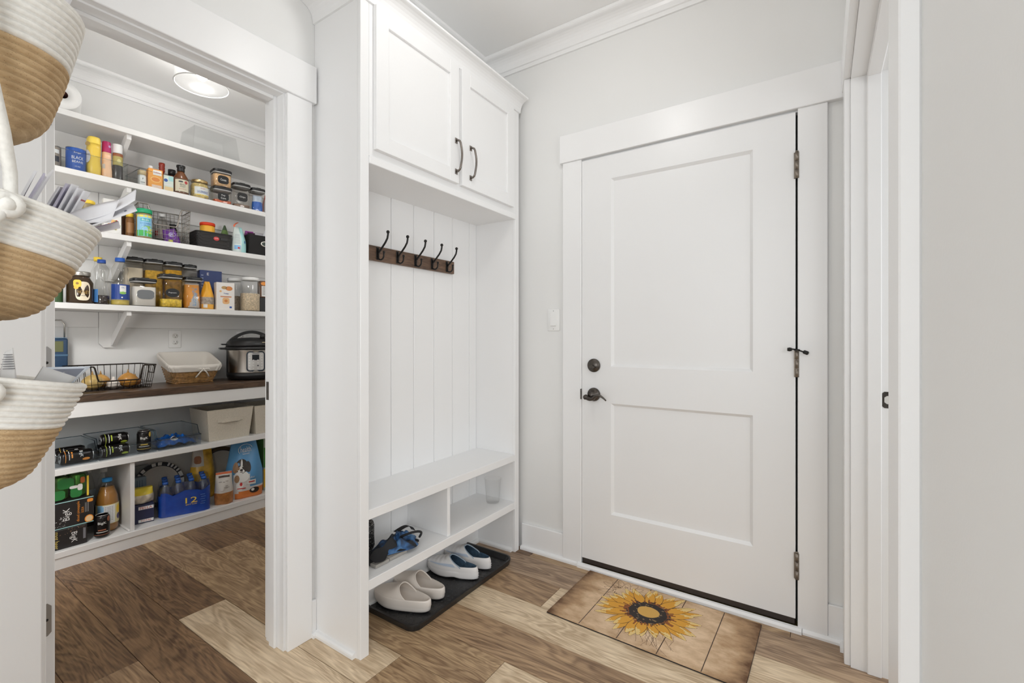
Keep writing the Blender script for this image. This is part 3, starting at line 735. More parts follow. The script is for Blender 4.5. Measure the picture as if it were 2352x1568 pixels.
def clear_bin(name, label, cat, x0, x1, y0, y1, z0, h, mat=CLEAR, th=0.003, lowfront=0.0, flare=0.0, loc_rot=0, dip=None, group=None):
    cx, cy = (x0+x1)/2, (y0+y1)/2; hx, hy = (x1-x0)/2, (y1-y0)/2
    t = thing(name, label, cat, (cx, cy, z0), loc_rot, group)
    part('base', MB().rbox(-hx+flare, hx-flare, -hy+flare, hy-flare, 0.0003, th, 0.001), mat, t)
    def wall(a, b, hh):
        v = [(a[0]*(1-flare/hx), a[1]*(1-flare/hy), th), (b[0]*(1-flare/hx), b[1]*(1-flare/hy), th), (b[0], b[1], hh), (a[0], a[1], hh)]
        cxy = ((a[0]+b[0])/2, (a[1]+b[1])/2); l = math.hypot(*cxy); ox, oy = -cxy[0]/l*th, -cxy[1]/l*th
        v2 = [(x+ox, y+oy, zz) for x, y, zz in v]
        return MB().add(v+v2, [(0, 1, 2, 3), (7, 6, 5, 4), (3, 2, 6, 7), (0, 3, 7, 4), (1, 5, 6, 2)])
    part('side', wall((-hx, -hy), (-hx, hy), h), mat, t)
    part('side', wall((hx, -hy), (-hx, -hy), h), mat, t) if not lowfront else part('side', wall((hx, -hy), (-hx, -hy), h), mat, t)
    part('side', wall((-hx, hy), (hx, hy), h), mat, t)
    part('front', wall((hx, -hy), (hx, hy), h if not lowfront else lowfront), mat, t)
    rimm = MB()
    for a, b, hh in (((-hx, -hy), (-hx, hy), h), ((hx, -hy), (-hx, -hy), h), ((-hx, hy), (hx, hy), h), ((hx, -hy), (hx, hy), lowfront or h)):
        rimm.tube([(a[0], a[1], hh), (b[0], b[1], hh)], th*0.75, 6)
    part('rim', rimm, clear((0.80, 0.83, 0.84), 0.1, 2.2, 'clear_edge'), t)
    return t
_tb = clear_bin('clear_bin', 'upturned empty clear plastic bin alone on the topmost pantry shelf', 'bin', -3.56, -3.335, 1.315, 1.605, z, 0.165, clear((0.985, 0.987, 0.987), 0.08, 1.2, 'bin_plastic'), flare=0.018); _tb.location.z += 0.1665; _tb.rotation_euler = (PI, 0, 0)

# ---------------------------------------------------------------- second shelf: condiments
z = SZ[2]; X = -3.385
def can(name, label, x, y, z, r, h, body, prints=(), lid=SILV, group=None, lab=None):
    t = goods(name, label, 'can', x, y, z, group=group)
    part('body', MB().lathe([(r*0.94, 0), (r, 0.004), (r, h-0.004), (r*0.95, h-0.001)], n=28), body, t)
    part('rim', MB().lathe([(r*1.01, h-0.004), (r*1.02, h-0.001), (r*0.97, h), (r*0.94, h-0.003), (0.0001, h-0.003)], n=28), lid, t)
    if prints: label_on(t, r, 0.008, h-0.010, lab or body, 2.6, 0, prints)
    return t
can('food_can', 'blue can of black beans with white lettering, in the clear bin at the shelf end', X, 0.770, z+0.004, 0.041, 0.128, BLUE,
    [('Kroger', 0.030, 0.011, 0.034, LABW), ('BLACK', 0.050, 0.017, 0.008, LABW), ('BEANS', 0.046, 0.012, -0.014, LABW), ('15 OZ', 0.022, 0.007, -0.040, LABW)])
can('food_can', 'food can with a grey and brown label standing left of the blue bean can', X-0.03, 0.676, z+0.004, 0.041, 0.120, C(0.30, 0.25, 0.2), [('#', 0.06, 0.03, -0.01, INK), ('#', 0.06, 0.02, 0.03, LABW)])
clear_bin('clear_bin', 'clear plastic bin around the mustard and dressing bottles', 'bin', -3.50, -3.338, 0.60, 0.985, z, 0.105, th=0.0025)
def squeeze(name, label, x, y, prof, mat, sq, capprof, capmat, cat='bottle', zz=None, capsq=None):
    t = goods(name, label, cat, x, y, (z if zz is None else zz)+0.0032)
    part('body', MB().lathe(prof, n=28, sq=sq), mat, t); part('cap', MB().lathe(capprof, n=24, sq=capsq), capmat, t)
    return t
YM = C(0.80, 0.56, 0.08, 0.35)
t = squeeze('mustard_bottle', 'large yellow mustard squeeze bottle standing in the clear bin', X+0.005, 0.843, [(0.030, 0), (0.034, 0.006), (0.035, 0.05), (0.031, 0.085), (0.033, 0.12), (0.0345, 0.15), (0.033, 0.175)], YM, (3, 0.85), [(0.0335, 0.1755), (0.034, 0.18), (0.033, 0.205), (0.029, 0.214), (0.0001, 0.216)], C(0.88, 0.66, 0.10, 0.35), capsq=(3, 0.85))
mb = MB(); patch(mb, round_x(0.0362, 0.10, -1.05), 0.036, 0.07, 0, 6, 'oval'); patch(mb, round_x(0.0366, 0.17, -1.0), 0.030, 0.022, 1, 6, 'oval'); put_text(mb, 'MUSTARD', 0.030, 0.008, round_x(0.0372, 0.11, -1.05), 2)
part('label', mb, [C(0.62, 0.60, 0.58), C(0.45, 0.3, 0.1), INK], t)
t = squeeze('dressing_bottle', 'slim bottle of pale orange dressing with a maroon cap sleeve', X, 0.9005, [(0.022, 0), (0.0245, 0.005), (0.024, 0.05), (0.020, 0.085), (0.0205, 0.12), (0.0195, 0.150)], C(0.88, 0.56, 0.36, 0.3), (2.6, 1), [(0.0205, 0.1505), (0.021, 0.155), (0.0195, 0.208), (0.018, 0.212), (0.0001, 0.213)], C(0.42, 0.02, 0.12))
mb = MB(); patch(mb, round_x(0.0212, 0.185, 0.5), 0.012, 0.014, 0, 4, 'oval'); patch(mb, round_x(0.0252, 0.05, -0.9), 0.022, 0.06, 1, 6); part('label', mb, [C(0.5, 0.35, 0.6), C(0.6, 0.56, 0.55)], t)
t = squeeze('dressing_bottle', 'bottle of dark herb vinaigrette with a white cap beside the bin end', X, 0.9495, [(0.021, 0), (0.024, 0.005), (0.0235, 0.085), (0.0205, 0.10), (0.022, 0.13), (0.0215, 0.160)], C(0.06, 0.055, 0.055, 0.2), (2.6, 1), [(0.0225, 0.1605), (0.023, 0.165), (0.023, 0.208), (0.0215, 0.213), (0.0001, 0.2135)], WHITE)
mb = MB(); patch(mb, round_x(0.0245, 0.118, 0), 0.060, 0.055, 0, 10); patch(mb, round_x(0.0252, 0.150, 0), 0.060, 0.016, 1, 10); patch(mb, round_x(0.0256, 0.115, 0.1), 0.018, 0.024, 2, 6, 'oval')
part('label', mb, [C(0.42, 0.36, 0.12), C(0.30, 0.10, 0.04), C(0.6, 0.55, 0.25)], t)
# second clear bin with jars
clear_bin('clear_bin', 'clear plastic bin around the barbecue sauce and sauerkraut jars', 'bin', -3.555, -3.327, 1.035, 1.432, z, 0.095, th=0.0025)
zi = z+0.0032
t = goods('spice_jar', 'small white labelled jar with a tan lid at the bin corner', 'jar', X, 1.066, zi)
part('body', MB().lathe([(0.019, 0), (0.0205, 0.004), (0.0205, 0.066), (0.018, 0.072)], n=24), C(0.74, 0.74, 0.73), t)
part('lid', MB().lathe([(0.0215, 0.0722), (0.0215, 0.094), (0.017, 0.100), (0.0001, 0.101)], n=24), C(0.60, 0.47, 0.26), t)
label_on(t, 0.0206, 0.012, 0.06, LABW, 1.8, 0, [('PEPPER', 0.022, 0.006, -0.010, INK), ('F', 0.005, 0.010, 0.012, INK)])
t = goods('carton', 'small orange pumpkin carton with a white spout cap', 'carton', X+0.002, 1.128, zi)
part('box', MB().rbox(-0.025, 0.025, -0.036, 0.036, 0, 0.122, 0.003), C(0.83, 0.36, 0.07), t)
mb = MB(); F = flat_x(0.0256, 0, 0)
patch(mb, lambda a, b: F(a+0.008, b+0.100), 0.042, 0.030, 0); patch(mb, lambda a, b: F(a, b+0.058), 0.052, 0.036, 1, 8, 'oval'); patch(mb, lambda a, b: (0.0262, a, b+0.058), 0.042, 0.026, 2, 8, 'oval')
patch(mb, lambda a, b: F(a+0.005, b+0.018), 0.048, 0.014, 0); put_text(mb, 'PUMPKIN', 0.044, 0.009, lambda a, b: (0.0262, a+0.005, b+0.018), 3); put_text(mb, 'Libby', 0.03, 0.012, lambda a, b: (0.0262, a+0.008, b+0.100), 4)
part('print', mb, [LABW, C(0.9, 0.55, 0.2), C(0.75, 0.25, 0.04), ORANGE, RED], t)
part('cap', MB().lathe([(0.011, 0.1222), (0.011, 0.142), (0.0001, 0.143)], -0.005, -0.018, 0, 16), WHITE, t)
t = goods('sauce_bottle', 'dark red capped hot sauce bottle standing behind the orange carton', 'bottle', X-0.055, 1.185, zi)
part('body', MB().lathe([(0.021, 0), (0.023, 0.005), (0.023, 0.10), (0.012, 0.13), (0.0115, 0.138)], n=20), C(0.35, 0.04, 0.015, 0.2), t)
part('cap', MB().lathe([(0.0155, 0.1382), (0.0165, 0.142), (0.0145, 0.155), (0.0165, 0.160), (0.0145, 0.172), (0.0165, 0.177), (0.016, 0.192), (0.0001, 0.193)], n=20), C(0.28, 0.03, 0.015, 0.3), t)
t = goods('carton', 'small pale teal and white carton between the pumpkin and barbecue sauce', 'carton', X, 1.197, zi)
part('box', MB().rbox(-0.02, 0.02, -0.0255, 0.0255, 0, 0.105, 0.002), C(0.72, 0.80, 0.72), t)
mb = MB(); F = flat_x(0.0204)
patch(mb, lambda a, b: F(a+0.012, b+0.085), 0.024, 0.028, 0); patch(mb, lambda a, b: F(a-0.014, b+0.072), 0.020, 0.020, 1, 8, 'oval'); patch(mb, lambda a, b: F(a+0.002, b+0.022), 0.044, 0.024, 2); patch(mb, lambda a, b: F(a-0.004, b+0.046), 0.040, 0.010, 3)
part('print', mb, [TEAL, BLUE, C(0.85, 0.65, 0.35), LABW], t)
t = goods('sauce_bottle', 'brown barbecue sauce bottle with a black cap and cream label', 'bottle', X+0.006, 1.266, zi)
part('body', MB().lathe([(0.036, 0), (0.040, 0.006), (0.041, 0.02), (0.041, 0.095), (0.036, 0.115), (0.022, 0.140), (0.0175, 0.150)], n=28), C(0.15, 0.055, 0.02, 0.18), t)
part('cap', MB().lathe([(0.0205, 0.1502), (0.021, 0.153), (0.020, 0.172), (0.024, 0.176), (0.024, 0.188), (0.0001, 0.190)], n=24), BLACK, t)
label_on(t, 0.0415, 0.018, 0.092, CREAM, 2.0, 0, [('BEALE', 0.030, 0.010, 0.006, INK), ('STREET', 0.030, 0.008, -0.007, INK), ('BBQ SAUCE', 0.04, 0.006, -0.022, RED), ('#oval', 0.020, 0.020, 0.022, RED, 0.45), ('#oval', 0.026, 0.010, 0.024, INK, -0.25)])
t = goods('sauce_bottle', 'black capped sauce bottle half hidden behind the barbecue sauce', 'bottle', X-0.075, 1.246, zi)
part('body', MB().lathe([(0.03, 0), (0.032, 0.006), (0.032, 0.10), (0.018, 0.135)], n=20), C(0.10, 0.03, 0.015, 0.2), t)
part('cap', MB().lathe([(0.0205, 0.1352), (0.021, 0.172), (0.0001, 0.174)], n=20), BLACK, t)
t = goods('sauerkraut_jar', 'glass jar of sauerkraut with a gold lid and white label', 'jar', X, 1.374, zi)
part('glass', MB().lathe([(0.046, 0), (0.050, 0.006), (0.051, 0.085), (0.044, 0.102), (0.041, 0.106)], n=32), clear((0.95, 0.93, 0.85), 0.05), t)
part('sauerkraut', MB().lathe([(0.0001, 0.004), (0.046, 0.004), (0.0485, 0.01), (0.0485, 0.084), (0.042, 0.1), (0.0001, 0.1)], n=28), M((0.68, 0.52, 0.22), 0.5, noise=0.35, nscale=70), t)
part('lid', MB().lathe([(0.045, 0.1062), (0.046, 0.109), (0.046, 0.121), (0.043, 0.124), (0.0001, 0.1245)], n=32), GOLD, t)
label_on(t, 0.0512, 0.018, 0.075, LABW, 1.9, 0.15, [('SAUERKRAUT', 0.066, 0.015, -0.004, BLUE), ('Kroger', 0.028, 0.009, 0.018, RED), ('#', 0.094, 0.007, -0.024, YEL)])
# black-lidded canisters
CANB = clear((0.96, 0.95, 0.93), 0.06, 1.2, 'canister_plastic')
def canister(label, x, y, z0, wd, dp, h, fill=None, fill_h=0.0, plaque='plaque', chalk=(), rz=None, group='black-lidded clear food canisters', fillb=None, gap=0.4, lid_h=0.024):
    t = goods('food_canister', label, 'canister', x, y, z0, rz, group)
    r = dp/2; k = wd/dp; hb = h-lid_h
    part('body', MB().lathe([(r*0.93, 0.0004), (r*0.96, 0.004), (r*0.97, hb)], n=32, sq=(5, k)), CANB, t)
    if fill: part('contents', MB().lathe([(0.0001, 0.005), (r*0.91, 0.005), (r*0.93, fill_h), (0.0001, fill_h+0.004)], n=28, sq=(5, k)), fill, t)
    part('seal', MB().lathe([(r*0.975, hb), (r*0.975, hb+0.006)], n=32, sq=(5, k)), C(0.5, 0.5, 0.5), t)
    li = MB().lathe([(r*1.0, hb+0.0062), (r*1.02, hb+0.009), (r*1.02, h-0.004), (r*0.97, h), (r*0.6, h), (r*0.57, h-0.006), (0.0001, h-0.006)], n=32, sq=(5, k))
    part('lid', li, BLACK, t)
    fl_ = MB().rbox(-r*0.45, r*0.97, -wd*0.16, wd*0.16, h-0.005, h+0.003, 0.002); part('latch', fl_, M((0.05, 0.05, 0.05), 0.25), t)
    if plaque:
        mb = MB(); zc = hb*0.5
        patch(mb, lambda a, b: (r*0.985, a, zc+b), wd*0.62, min(0.055, hb*0.55), 0, 8, plaque)
        rr = random.Random(int(abs(y)*1e4))
        for (txt, w_, h_, dz) in chalk: put_text(mb, txt, w_, h_, lambda a, b, dz=dz: (r*0.985+0.0007, a, zc+dz+b), 1)
        part('chalk_label', mb, [BLACK, LABW], t)
    return t
SUG = M((0.72, 0.46, 0.24), 0.8, noise=0.2, nscale=90); CHIP = M((0.55, 0.12, 0.05), 0.6, noise=0.4, nscale=50)
canister('clear canister of pale brown sugar stacked on top of a shorter canister', -3.375, 1.500, z+0.1115, 0.112, 0.105, 0.115, SUG, 0.082, chalk=[('Cocoa', 0.034, 0.014, 0)])
canister('clear canister with red bits at its bottom, under the brown sugar canister', -3.375, 1.500, z, 0.114, 0.107, 0.1105, CHIP, 0.022, chalk=[('Pop', 0.022, 0.012, 0.009), ('Corn', 0.03, 0.012, -0.009)])
canister('clear canister nearly empty beside the stacked pair on the second shelf', -3.375, 1.624, z, 0.112, 0.107, 0.168, M((0.20, 0.13, 0.09), 0.6, noise=0.4, nscale=60), 0.022, chalk=[('Chips', 0.036, 0.014, 0)])
c4 = canister('clear canister with a blue packet inside, near the pantry door jamb', -3.375, 1.738, z, 0.094, 0.10, 0.165, None, 0, plaque=None)
f_, b_ = bag(0.07, 0.115, 0.05, top=0.9, seed=5)
mb = bag_mesh(f_, b_, lambda s, t_: 1 if t_ > 0.62 else 0, 12); mb.v = [(x+0.01, y, zz+0.005) for x, y, zz in mb.v]
part('packet', mb, [C(0.02, 0.12, 0.50, 0.3), C(0.55, 0.65, 0.80, 0.3)], c4)
f_, b_ = bag(0.11, 0.155, 0.08, top=0.6, lean=-0.02, seed=9)
t = goods('snack_bag', 'white bag with red trim at the far end of the second shelf', 'bag', -3.40, 1.850, z)
part('film', bag_mesh(f_, b_, lambda s, t_: 1 if (0.75 < t_ < 0.88 or s < -0.85) else 0), [C(0.72, 0.69, 0.67, 0.35), C(0.65, 0.12, 0.07, 0.35)], t)

# ---------------------------------------------------------------- third shelf: baskets and seasonings
z = SZ[3]; X = -3.385
def rot_box(hx, hy, h, r=0.002): return MB().rbox(-hx, hx, -hy, hy, 0, h, r)
t = goods('food_tub', 'tub with a yellow lid seen above the mail in the middle basket', 'tub', X, 0.815, z)
part('body', MB().lathe([(0.030, 0), (0.034, 0.15), (0.034, 0.152)], n=24), C(0.25, 0.2, 0.1), t); part('lid', MB().lathe([(0.036, 0.1522), (0.036, 0.168), (0.030, 0.173), (0.0001, 0.174)], n=24), YEL, t)
t = goods('food_box', 'white noodle box with a picture of food, leaning beside the spice jars', 'box', X-0.01, 0.926, z)
part('box', rot_box(0.020, 0.040, 0.205), C(0.80, 0.79, 0.77), t)
mb = MB(); patch(mb, lambda a, b: (0.0204, a+0.006, 0.055+b), 0.066, 0.085, 0, 8, 'oval'); patch(mb, lambda a, b: (0.0208, a+0.004, 0.060+b), 0.050, 0.058, 1, 8, 'oval')
rr = random.Random(3)
for i in range(16): patch(mb, lambda a, b, dx=rr.uniform(-.026, .026), dz=rr.uniform(-.03, .03): (0.0212, 0.006+dx+a, 0.06+dz+b), 0.010, 0.007, 2+i % 3, 4, 'oval')
put_text(mb, 'L', 0.010, 0.018, lambda a, b: (0.0206, a+0.012, 0.165+b), 5)
part('print', mb, [LABW, C(0.80, 0.50, 0.22), RED, C(0.85, 0.7, 0.4), C(0.3, 0.45, 0.12), BLUE], t)
t = goods('spice_jar', 'brown spice grinder jar with a yellow cap left of the green-lidded jar', 'jar', -3.400, 1.012, z)
part('glass', MB().lathe([(0.018, 0), (0.021, 0.005), (0.021, 0.11), (0.016, 0.125)], n=20), C(0.20, 0.09, 0.03, 0.2), t); part('cap', MB().lathe([(0.018, 0.1252), (0.018, 0.146), (0.0001, 0.148)], n=20), YEL, t)
label_on(t, 0.0212, 0.03, 0.09, C(0.32, 0.16, 0.06), 2.0)
t = goods('spice_jar', 'dark brown spice jar with a steel lid behind the yellow-capped grinder', 'jar', -3.445, 0.985, z)
part('glass', MB().lathe([(0.020, 0), (0.022, 0.005), (0.022, 0.12), (0.019, 0.128)], n=20), C(0.13, 0.06, 0.03, 0.2), t); part('cap', MB().lathe([(0.021, 0.1282), (0.021, 0.152), (0.0001, 0.153)], n=20), SILV, t)
t = goods('seasoning_jar', 'plastic seasoning jar with a green lid and a blue and green label', 'jar', -3.355, 1.066, z)
part('body', MB().lathe([(0.033, 0), (0.037, 0.006), (0.037, 0.145), (0.033, 0.150)], n=28), C(0.30, 0.22, 0.10, 0.25), t)
part('lid', MB().lathe([(0.0385, 0.1502), (0.0395, 0.154), (0.0395, 0.172), (0.036, 0.176), (0.0001, 0.177)], n=28), C(0.01, 0.35, 0.15), t)
label_on(t, 0.0372, 0.012, 0.138, C(0.30, 0.58, 0.82), 2.4, 0, [('#', 0.089, 0.034, -0.045, C(0.06, 0.42, 0.09)), ('#oval', 0.07, 0.045, -0.022, C(0.28, 0.56, 0.12), 0.4), ('#oval', 0.06, 0.03, -0.03, C(0.72, 0.70, 0.15), 0.75), ('#', 0.089, 0.012, 0.056, C(0.85, 0.78, 0.12)), ('#', 0.050, 0.018, 0.034, C(0.08, 0.45, 0.52)), ('Badia', 0.036, 0.010, 0.034, LABW), ('SEASONING', 0.056, 0.010, 0.013, C(0.05, 0.25, 0.5)), ('COMPLETE', 0.04, 0.006, 0.0, C(0.05, 0.25, 0.5))])
# silver wire basket
def wire_rect(w_, d_, zz, r=0.02, n=4):
    pts = []
    for cx, cy, a0 in ((d_/2-r, w_/2-r, 0), (-d_/2+r, w_/2-r, PI/2), (-d_/2+r, -w_/2+r, PI), (d_/2-r, -w_/2+r, 1.5*PI)):
        for i in range(n+1):
            a = a0+PI/2*i/n; pts.append((cx+r*math.cos(a), cy+r*math.sin(a), zz))
    return pts
wb = thing('wire_basket', 'silver wire basket with a scooped front, on the third pantry shelf', 'basket', (-3.478, 1.196, z), math.radians(-6))
WS = M((0.42, 0.38, 0.34), 0.3, 0.9)
bw, bd, bh = 0.265, 0.165, 0.225
def top_front(s):            # front rim height across
    a = min(1, max(0, (abs(s)-0.42)/0.26)); return bh-0.115*(1-a*a*(3-2*a))
rim = []
for i in range(49):
    s = -1+2*i/48; rim.append((bd/2, s*bw/2, top_front(s)))
m_ = MB(); m_.tube([(-bd/2, -bw/2, bh), *rim, (-bd/2, bw/2, bh)], 0.0035, 6, closed=True); part('rim', m_, WS, wb)
m_ = MB()
for i in range(13):
    s = -1+2*i/12; m_.tube([(bd/2, s*bw/2, top_front(s)), (bd/2-0.008, s*bw/2*0.95, 0.002), (-bd/2+0.008, s*bw/2*0.95, 0.002), (-bd/2, s*bw/2, bh)], 0.0014, 5)
part('cross_wires', m_, WS, wb, stuff=True)
m_ = MB()
for i in range(1, 8):
    zz = bh*i/8; q = 0.95+0.05*i/8
    fr = [(bd/2, s*bw/2*q, zz) for s in (-1, -0.5, 0, 0.5, 1)]
    segs = [[(bd/2, -bw/2*q, zz), (bd/2, bw/2*q, zz)]] if zz < bh-0.118 else [[(bd/2, -bw/2*q, zz), (bd/2, -bw/2*0.78, zz)], [(bd/2, bw/2*0.78, zz), (bd/2, bw/2*q, zz)]]
    for sgm in segs: m_.tube(sgm, 0.0014, 5)
    m_.tube([(bd/2, -bw/2*q, zz), (-bd/2, -bw/2*q, zz), (-bd/2, bw/2*q, zz), (bd/2, bw/2*q, zz)], 0.0014, 5)
for i in range(1, 6):
    xx = -bd/2+bd*i/6
    for s in (-1, 1): m_.tube([(xx, s*bw/2, bh), (xx, s*bw/2*0.95, 0.002)], 0.0014, 5)
part('level_wires', m_, WS, wb, stuff=True)
t = goods('water_bottle', 'clear plastic bottle with a white cap inside the silver wire basket', 'bottle', -3.508, 1.210, z+0.0042)
part('bottle', MB().lathe([(0.034, 0), (0.038, 0.006), (0.038, 0.11), (0.036, 0.125), (0.018, 0.165), (0.0135, 0.18)], n=28), clear((0.86, 0.85, 0.83), 0.05, 1.5), t)
part('cap', MB().lathe([(0.0165, 0.1802), (0.0165, 0.198), (0.0001, 0.199)], n=20), WHITE, t); label_on(t, 0.0382, 0.04, 0.10, C(0.62, 0.52, 0.48), 1.5, -0.5, [('#', 0.02, 0.03, 0, RED, -0.6)])
t = goods('drink_bottle', 'small bottle with a pale blue label in the wire basket corner', 'bottle', -3.442, 1.115, z+0.0042)
part('bottle', MB().lathe([(0.018, 0), (0.021, 0.005), (0.021, 0.085), (0.011, 0.115), (0.011, 0.125)], n=20), C(0.03, 0.03, 0.035, 0.2), t); part('cap', MB().lathe([(0.013, 0.1252), (0.013, 0.137), (0.0001, 0.138)], n=16), C(0.55, 0.5, 0.48), t)
label_on(t, 0.0212, 0.060, 0.090, LBLUE, 1.9); label_on(t, 0.0212, 0.006, 0.040, LABW, 1.9, 0, [('#', 0.022, 0.012, 0, INK)], name='barcode_label')
t = goods('snack_bag', 'purple snack packet leaning inside the silver wire basket', 'bag', -3.440, 1.246, z+0.005, face=-0.2)
f_, b_ = bag(0.085, 0.10, 0.045, top=0.8, seed=3)
o = part('film', bag_mesh(f_, b_, n=12).xf(Matrix.Rotation(math.radians(14), 4, 'X')), C(0.18, 0.05, 0.35, 0.3), t)
mb = MB(); q = Matrix.Rotation(math.radians(14), 4, 'X')
patch(mb, on_bag(f_, 0.085, 0.10, 0.008, 0.062), 0.045, 0.03, 0, 6, 'oval'); patch(mb, on_bag(f_, 0.085, 0.10, -0.012, 0.022, 0.002), 0.025, 0.02, 1, 6, 'oval'); put_text(mb, 'G', 0.02, 0.024, on_bag(f_, 0.085, 0.10, 0.008, 0.062, 0.002), 2)
mb.xf(q); part('print', mb, [C(0.55, 0.5, 0.8), C(0.75, 0.7, 0.15), PURP], t)
for (x, y, h, lab) in ((-3.520, 1.125, 0.185, 'tall black bottle at the back corner of the silver wire basket'), (-3.515, 1.272, 0.145, 'short black bottle behind the purple packet in the wire basket')):
    t = goods('drink_bottle', lab, 'bottle', x, y, z+0.0042)
    part('bottle', MB().lathe([(0.026, 0), (0.028, 0.005), (0.028, h-0.05), (0.018, h-0.02), (0.018, h-0.015)], n=20), C(0.012, 0.012, 0.013, 0.25), t); part('cap', MB().lathe([(0.02, h-0.0148), (0.02, h), (0.0001, h+0.001)], n=16), BLACK, t)
# black woven basket with jars
kb = thing('woven_basket', 'low black woven basket with a red sticker beside the wire basket', 'basket', (-3.435, 1.462, z), math.radians(-4))
BW = M((0.017, 0.015, 0.014), 0.6, bump=0.3, nscale=220)
def woven(name, w_, d_, h, mat, par, taper=0.94, rowsn=10, cols=26, amp=0.0022):
    def fn(u, v):
        a = 2*PI*v; c, s = math.cos(a), math.sin(a); e = 2/9
        c = math.copysign(abs(c)**e, c); s = math.copysign(abs(s)**e, s); q = taper+(1-taper)*u
        bumpv = amp*(abs(math.sin(PI*rowsn*u))*(1 if (int(v*cols)+int(u*rowsn)) % 2 else 0.25))
        return (c*(d_/2*q+bumpv), s*(w_/2*q+bumpv), 0.001+u*h)
    m_ = MB().grid(fn, rowsn*3, cols*6, 0, False, wrap=True)
    m_.grid(lambda u, v: (lambda p: (p[0]*0.95, p[1]*0.97, 0.004+u*(h-0.003)))(fn(0.5, v)), 2, cols*4, 0, True, wrap=True)
    m_.box(-d_/2*taper*0.95, d_/2*taper*0.95, -w_/2*taper*0.97, w_/2*taper*0.97, 0.001, 0.004)
    return part(name, m_, mat, par)
woven('weave', 0.215, 0.16, 0.108, BW, kb)
m_ = MB().tube([(p[0], p[1], 0.109) for p in wire_rect(0.215, 0.160, 0)], 0.004, 6, closed=True); part('rim', m_, BW, kb)
mb = MB(); patch(mb, lambda a, b: (0.0845, 0.005+a, 0.072+b), 0.034, 0.026, 0, 8, 'oval'); put_text(mb, 'HOME', 0.02, 0.005, lambda a, b: (0.0850, 0.005+a, 0.074+b), 1); part('sticker', mb, [RED, LABW], kb)
part('handle_slot', MB().rbox(0.0825, 0.0838, 0.030, 0.075, 0.066, 0.084, 0.0006), C(0.002, 0.002, 0.002), kb)
def lidjar(label, x, y, z0, r, h, lid, body):
    t = goods('spread_jar', label, 'jar', x, y, z0)
    part('body', MB().lathe([(r*0.9, 0), (r, 0.006), (r, h-0.026), (r*0.93, h-0.020)], n=24), body, t); part('lid', MB().lathe([(r*1.03, h-0.0198), (r*1.03, h-0.002), (r*0.98, h), (0.0001, h)], n=24), lid, t); return t
lidjar('jar with a bright red lid in the black woven basket', -3.43, 1.440, z+0.0052, 0.043, 0.176, C(0.75, 0.05, 0.01), C(0.85, 0.45, 0.04))
t = goods('snack_bag', 'green and clear cone-shaped snack packet standing behind the black woven basket', 'bag', -3.545, 1.60, z, face=-0.2)
f_, b_ = bag(0.075, 0.215, 0.035, top=0.12, seed=4); part('film', bag_mesh(f_, b_, lambda s, t_: 1 if t_ > 0.8 else 0, 12), [C(0.22, 0.38, 0.10, 0.3), C(0.10, 0.16, 0.08, 0.3)], t)
t = goods('snack_bag', 'teal and white bag with an orange tear strip between the two black baskets', 'bag', -3.365, 1.612, z)
f_, b_ = bag(0.088, 0.185, 0.085, top=0.55, lean=-0.03, seed=12)
part('film', bag_mesh(f_, b_, lambda s, t_: 1 if s < 0.15 else 0, 16), [TEAL, C(0.70, 0.78, 0.76, 0.35)], t)
mb = MB()
for i in range(9): patch(mb, on_bag(f_, 0.088, 0.185, -0.018, 0.062+0.008*i), 0.032, 0.0026, 0, 4)
patch(mb, on_bag(f_, 0.088, 0.185, -0.018, 0.035), 0.034, 0.028, 1, 6); patch(mb, on_bag(f_, 0.088, 0.185, -0.012, 0.03, 0.002), 0.014, 0.014, 2, 6, 'oval'); patch(mb, on_bag(f_, 0.088, 0.185, 0.028, 0.075), 0.014, 0.02, 3, 4, 'oval')
part('print', mb, [C(0.35, 0.37, 0.40), C(0.25, 0.5, 0.78), RED, C(0.05, 0.2, 0.4)], t)
mb = MB().grid(lambda u, v: (-0.04-0.02*math.sin(PI*u), -0.015-0.03*u+0.045*u*u+0.012*v, 0.178+0.055*u-0.012*u*u), 10, 2); part('tear_strip', mb, C(0.80, 0.20, 0.10), t)
# black fabric bin
fb = thing('fabric_bin', 'black fabric storage bin with a silver oval grommet handle', 'bin', (-3.43, 1.785, z), math.radians(-4))
FB = M((0.011, 0.010, 0.010), 0.85, bump=0.3, nscale=400)
def open_box(w_, d_, h, th, mi=0, taper=1.0):
    m_ = MB(); a, b = d_/2, w_/2; q = taper
    o = [(-a*q, -b*q, 0.0005), (a*q, -b*q, 0.0005), (a*q, b*q, 0.0005), (-a*q, b*q, 0.0005)]; t_ = [(-a, -b, h), (a, -b, h), (a, b, h), (-a, b, h)]
    ti = [(-a+th, -b+th, h), (a-th, -b+th, h), (a-th, b-th, h), (-a+th, b-th, h)]; bi = [(-a*q+th, -b*q+th, 0.005), (a*q-th, -b*q+th, 0.005), (a*q-th, b*q-th, 0.005), (-a*q+th, b*q-th, 0.005)]
    fs = [(0, 3, 2, 1)]
    for i in range(4):
        j = (i+1) % 4; fs += [(i, j, 4+j, 4+i), (4+i, 4+j, 8+j, 8+i), (8+i, 8+j, 12+j, 12+i)]
    fs.append((12, 13, 14, 15)); return m_.add(o+t_+ti+bi, fs, mi)
part('body', open_box(0.22, 0.20, 0.142, 0.005), FB, fb)
g = MB(); ol = [(0.1002, (0.030 if abs(math.cos(a)) > 0 else 0)*math.cos(a), 0.085+0.017*math.sin(a)) for a in [2*PI*i/24 for i in range(24)]]
g.tube(ol, 0.0045, 6, closed=True); part('grommet', g, M((0.75, 0.73, 0.68), 0.25, 0.7), fb)
hs = MB(); patch(hs, lambda a, b: (0.1006, a, 0.085+b), 0.055, 0.030, 0, 8, 'oval'); part('handle_opening', hs, C(0.03, 0.05, 0.04), fb)
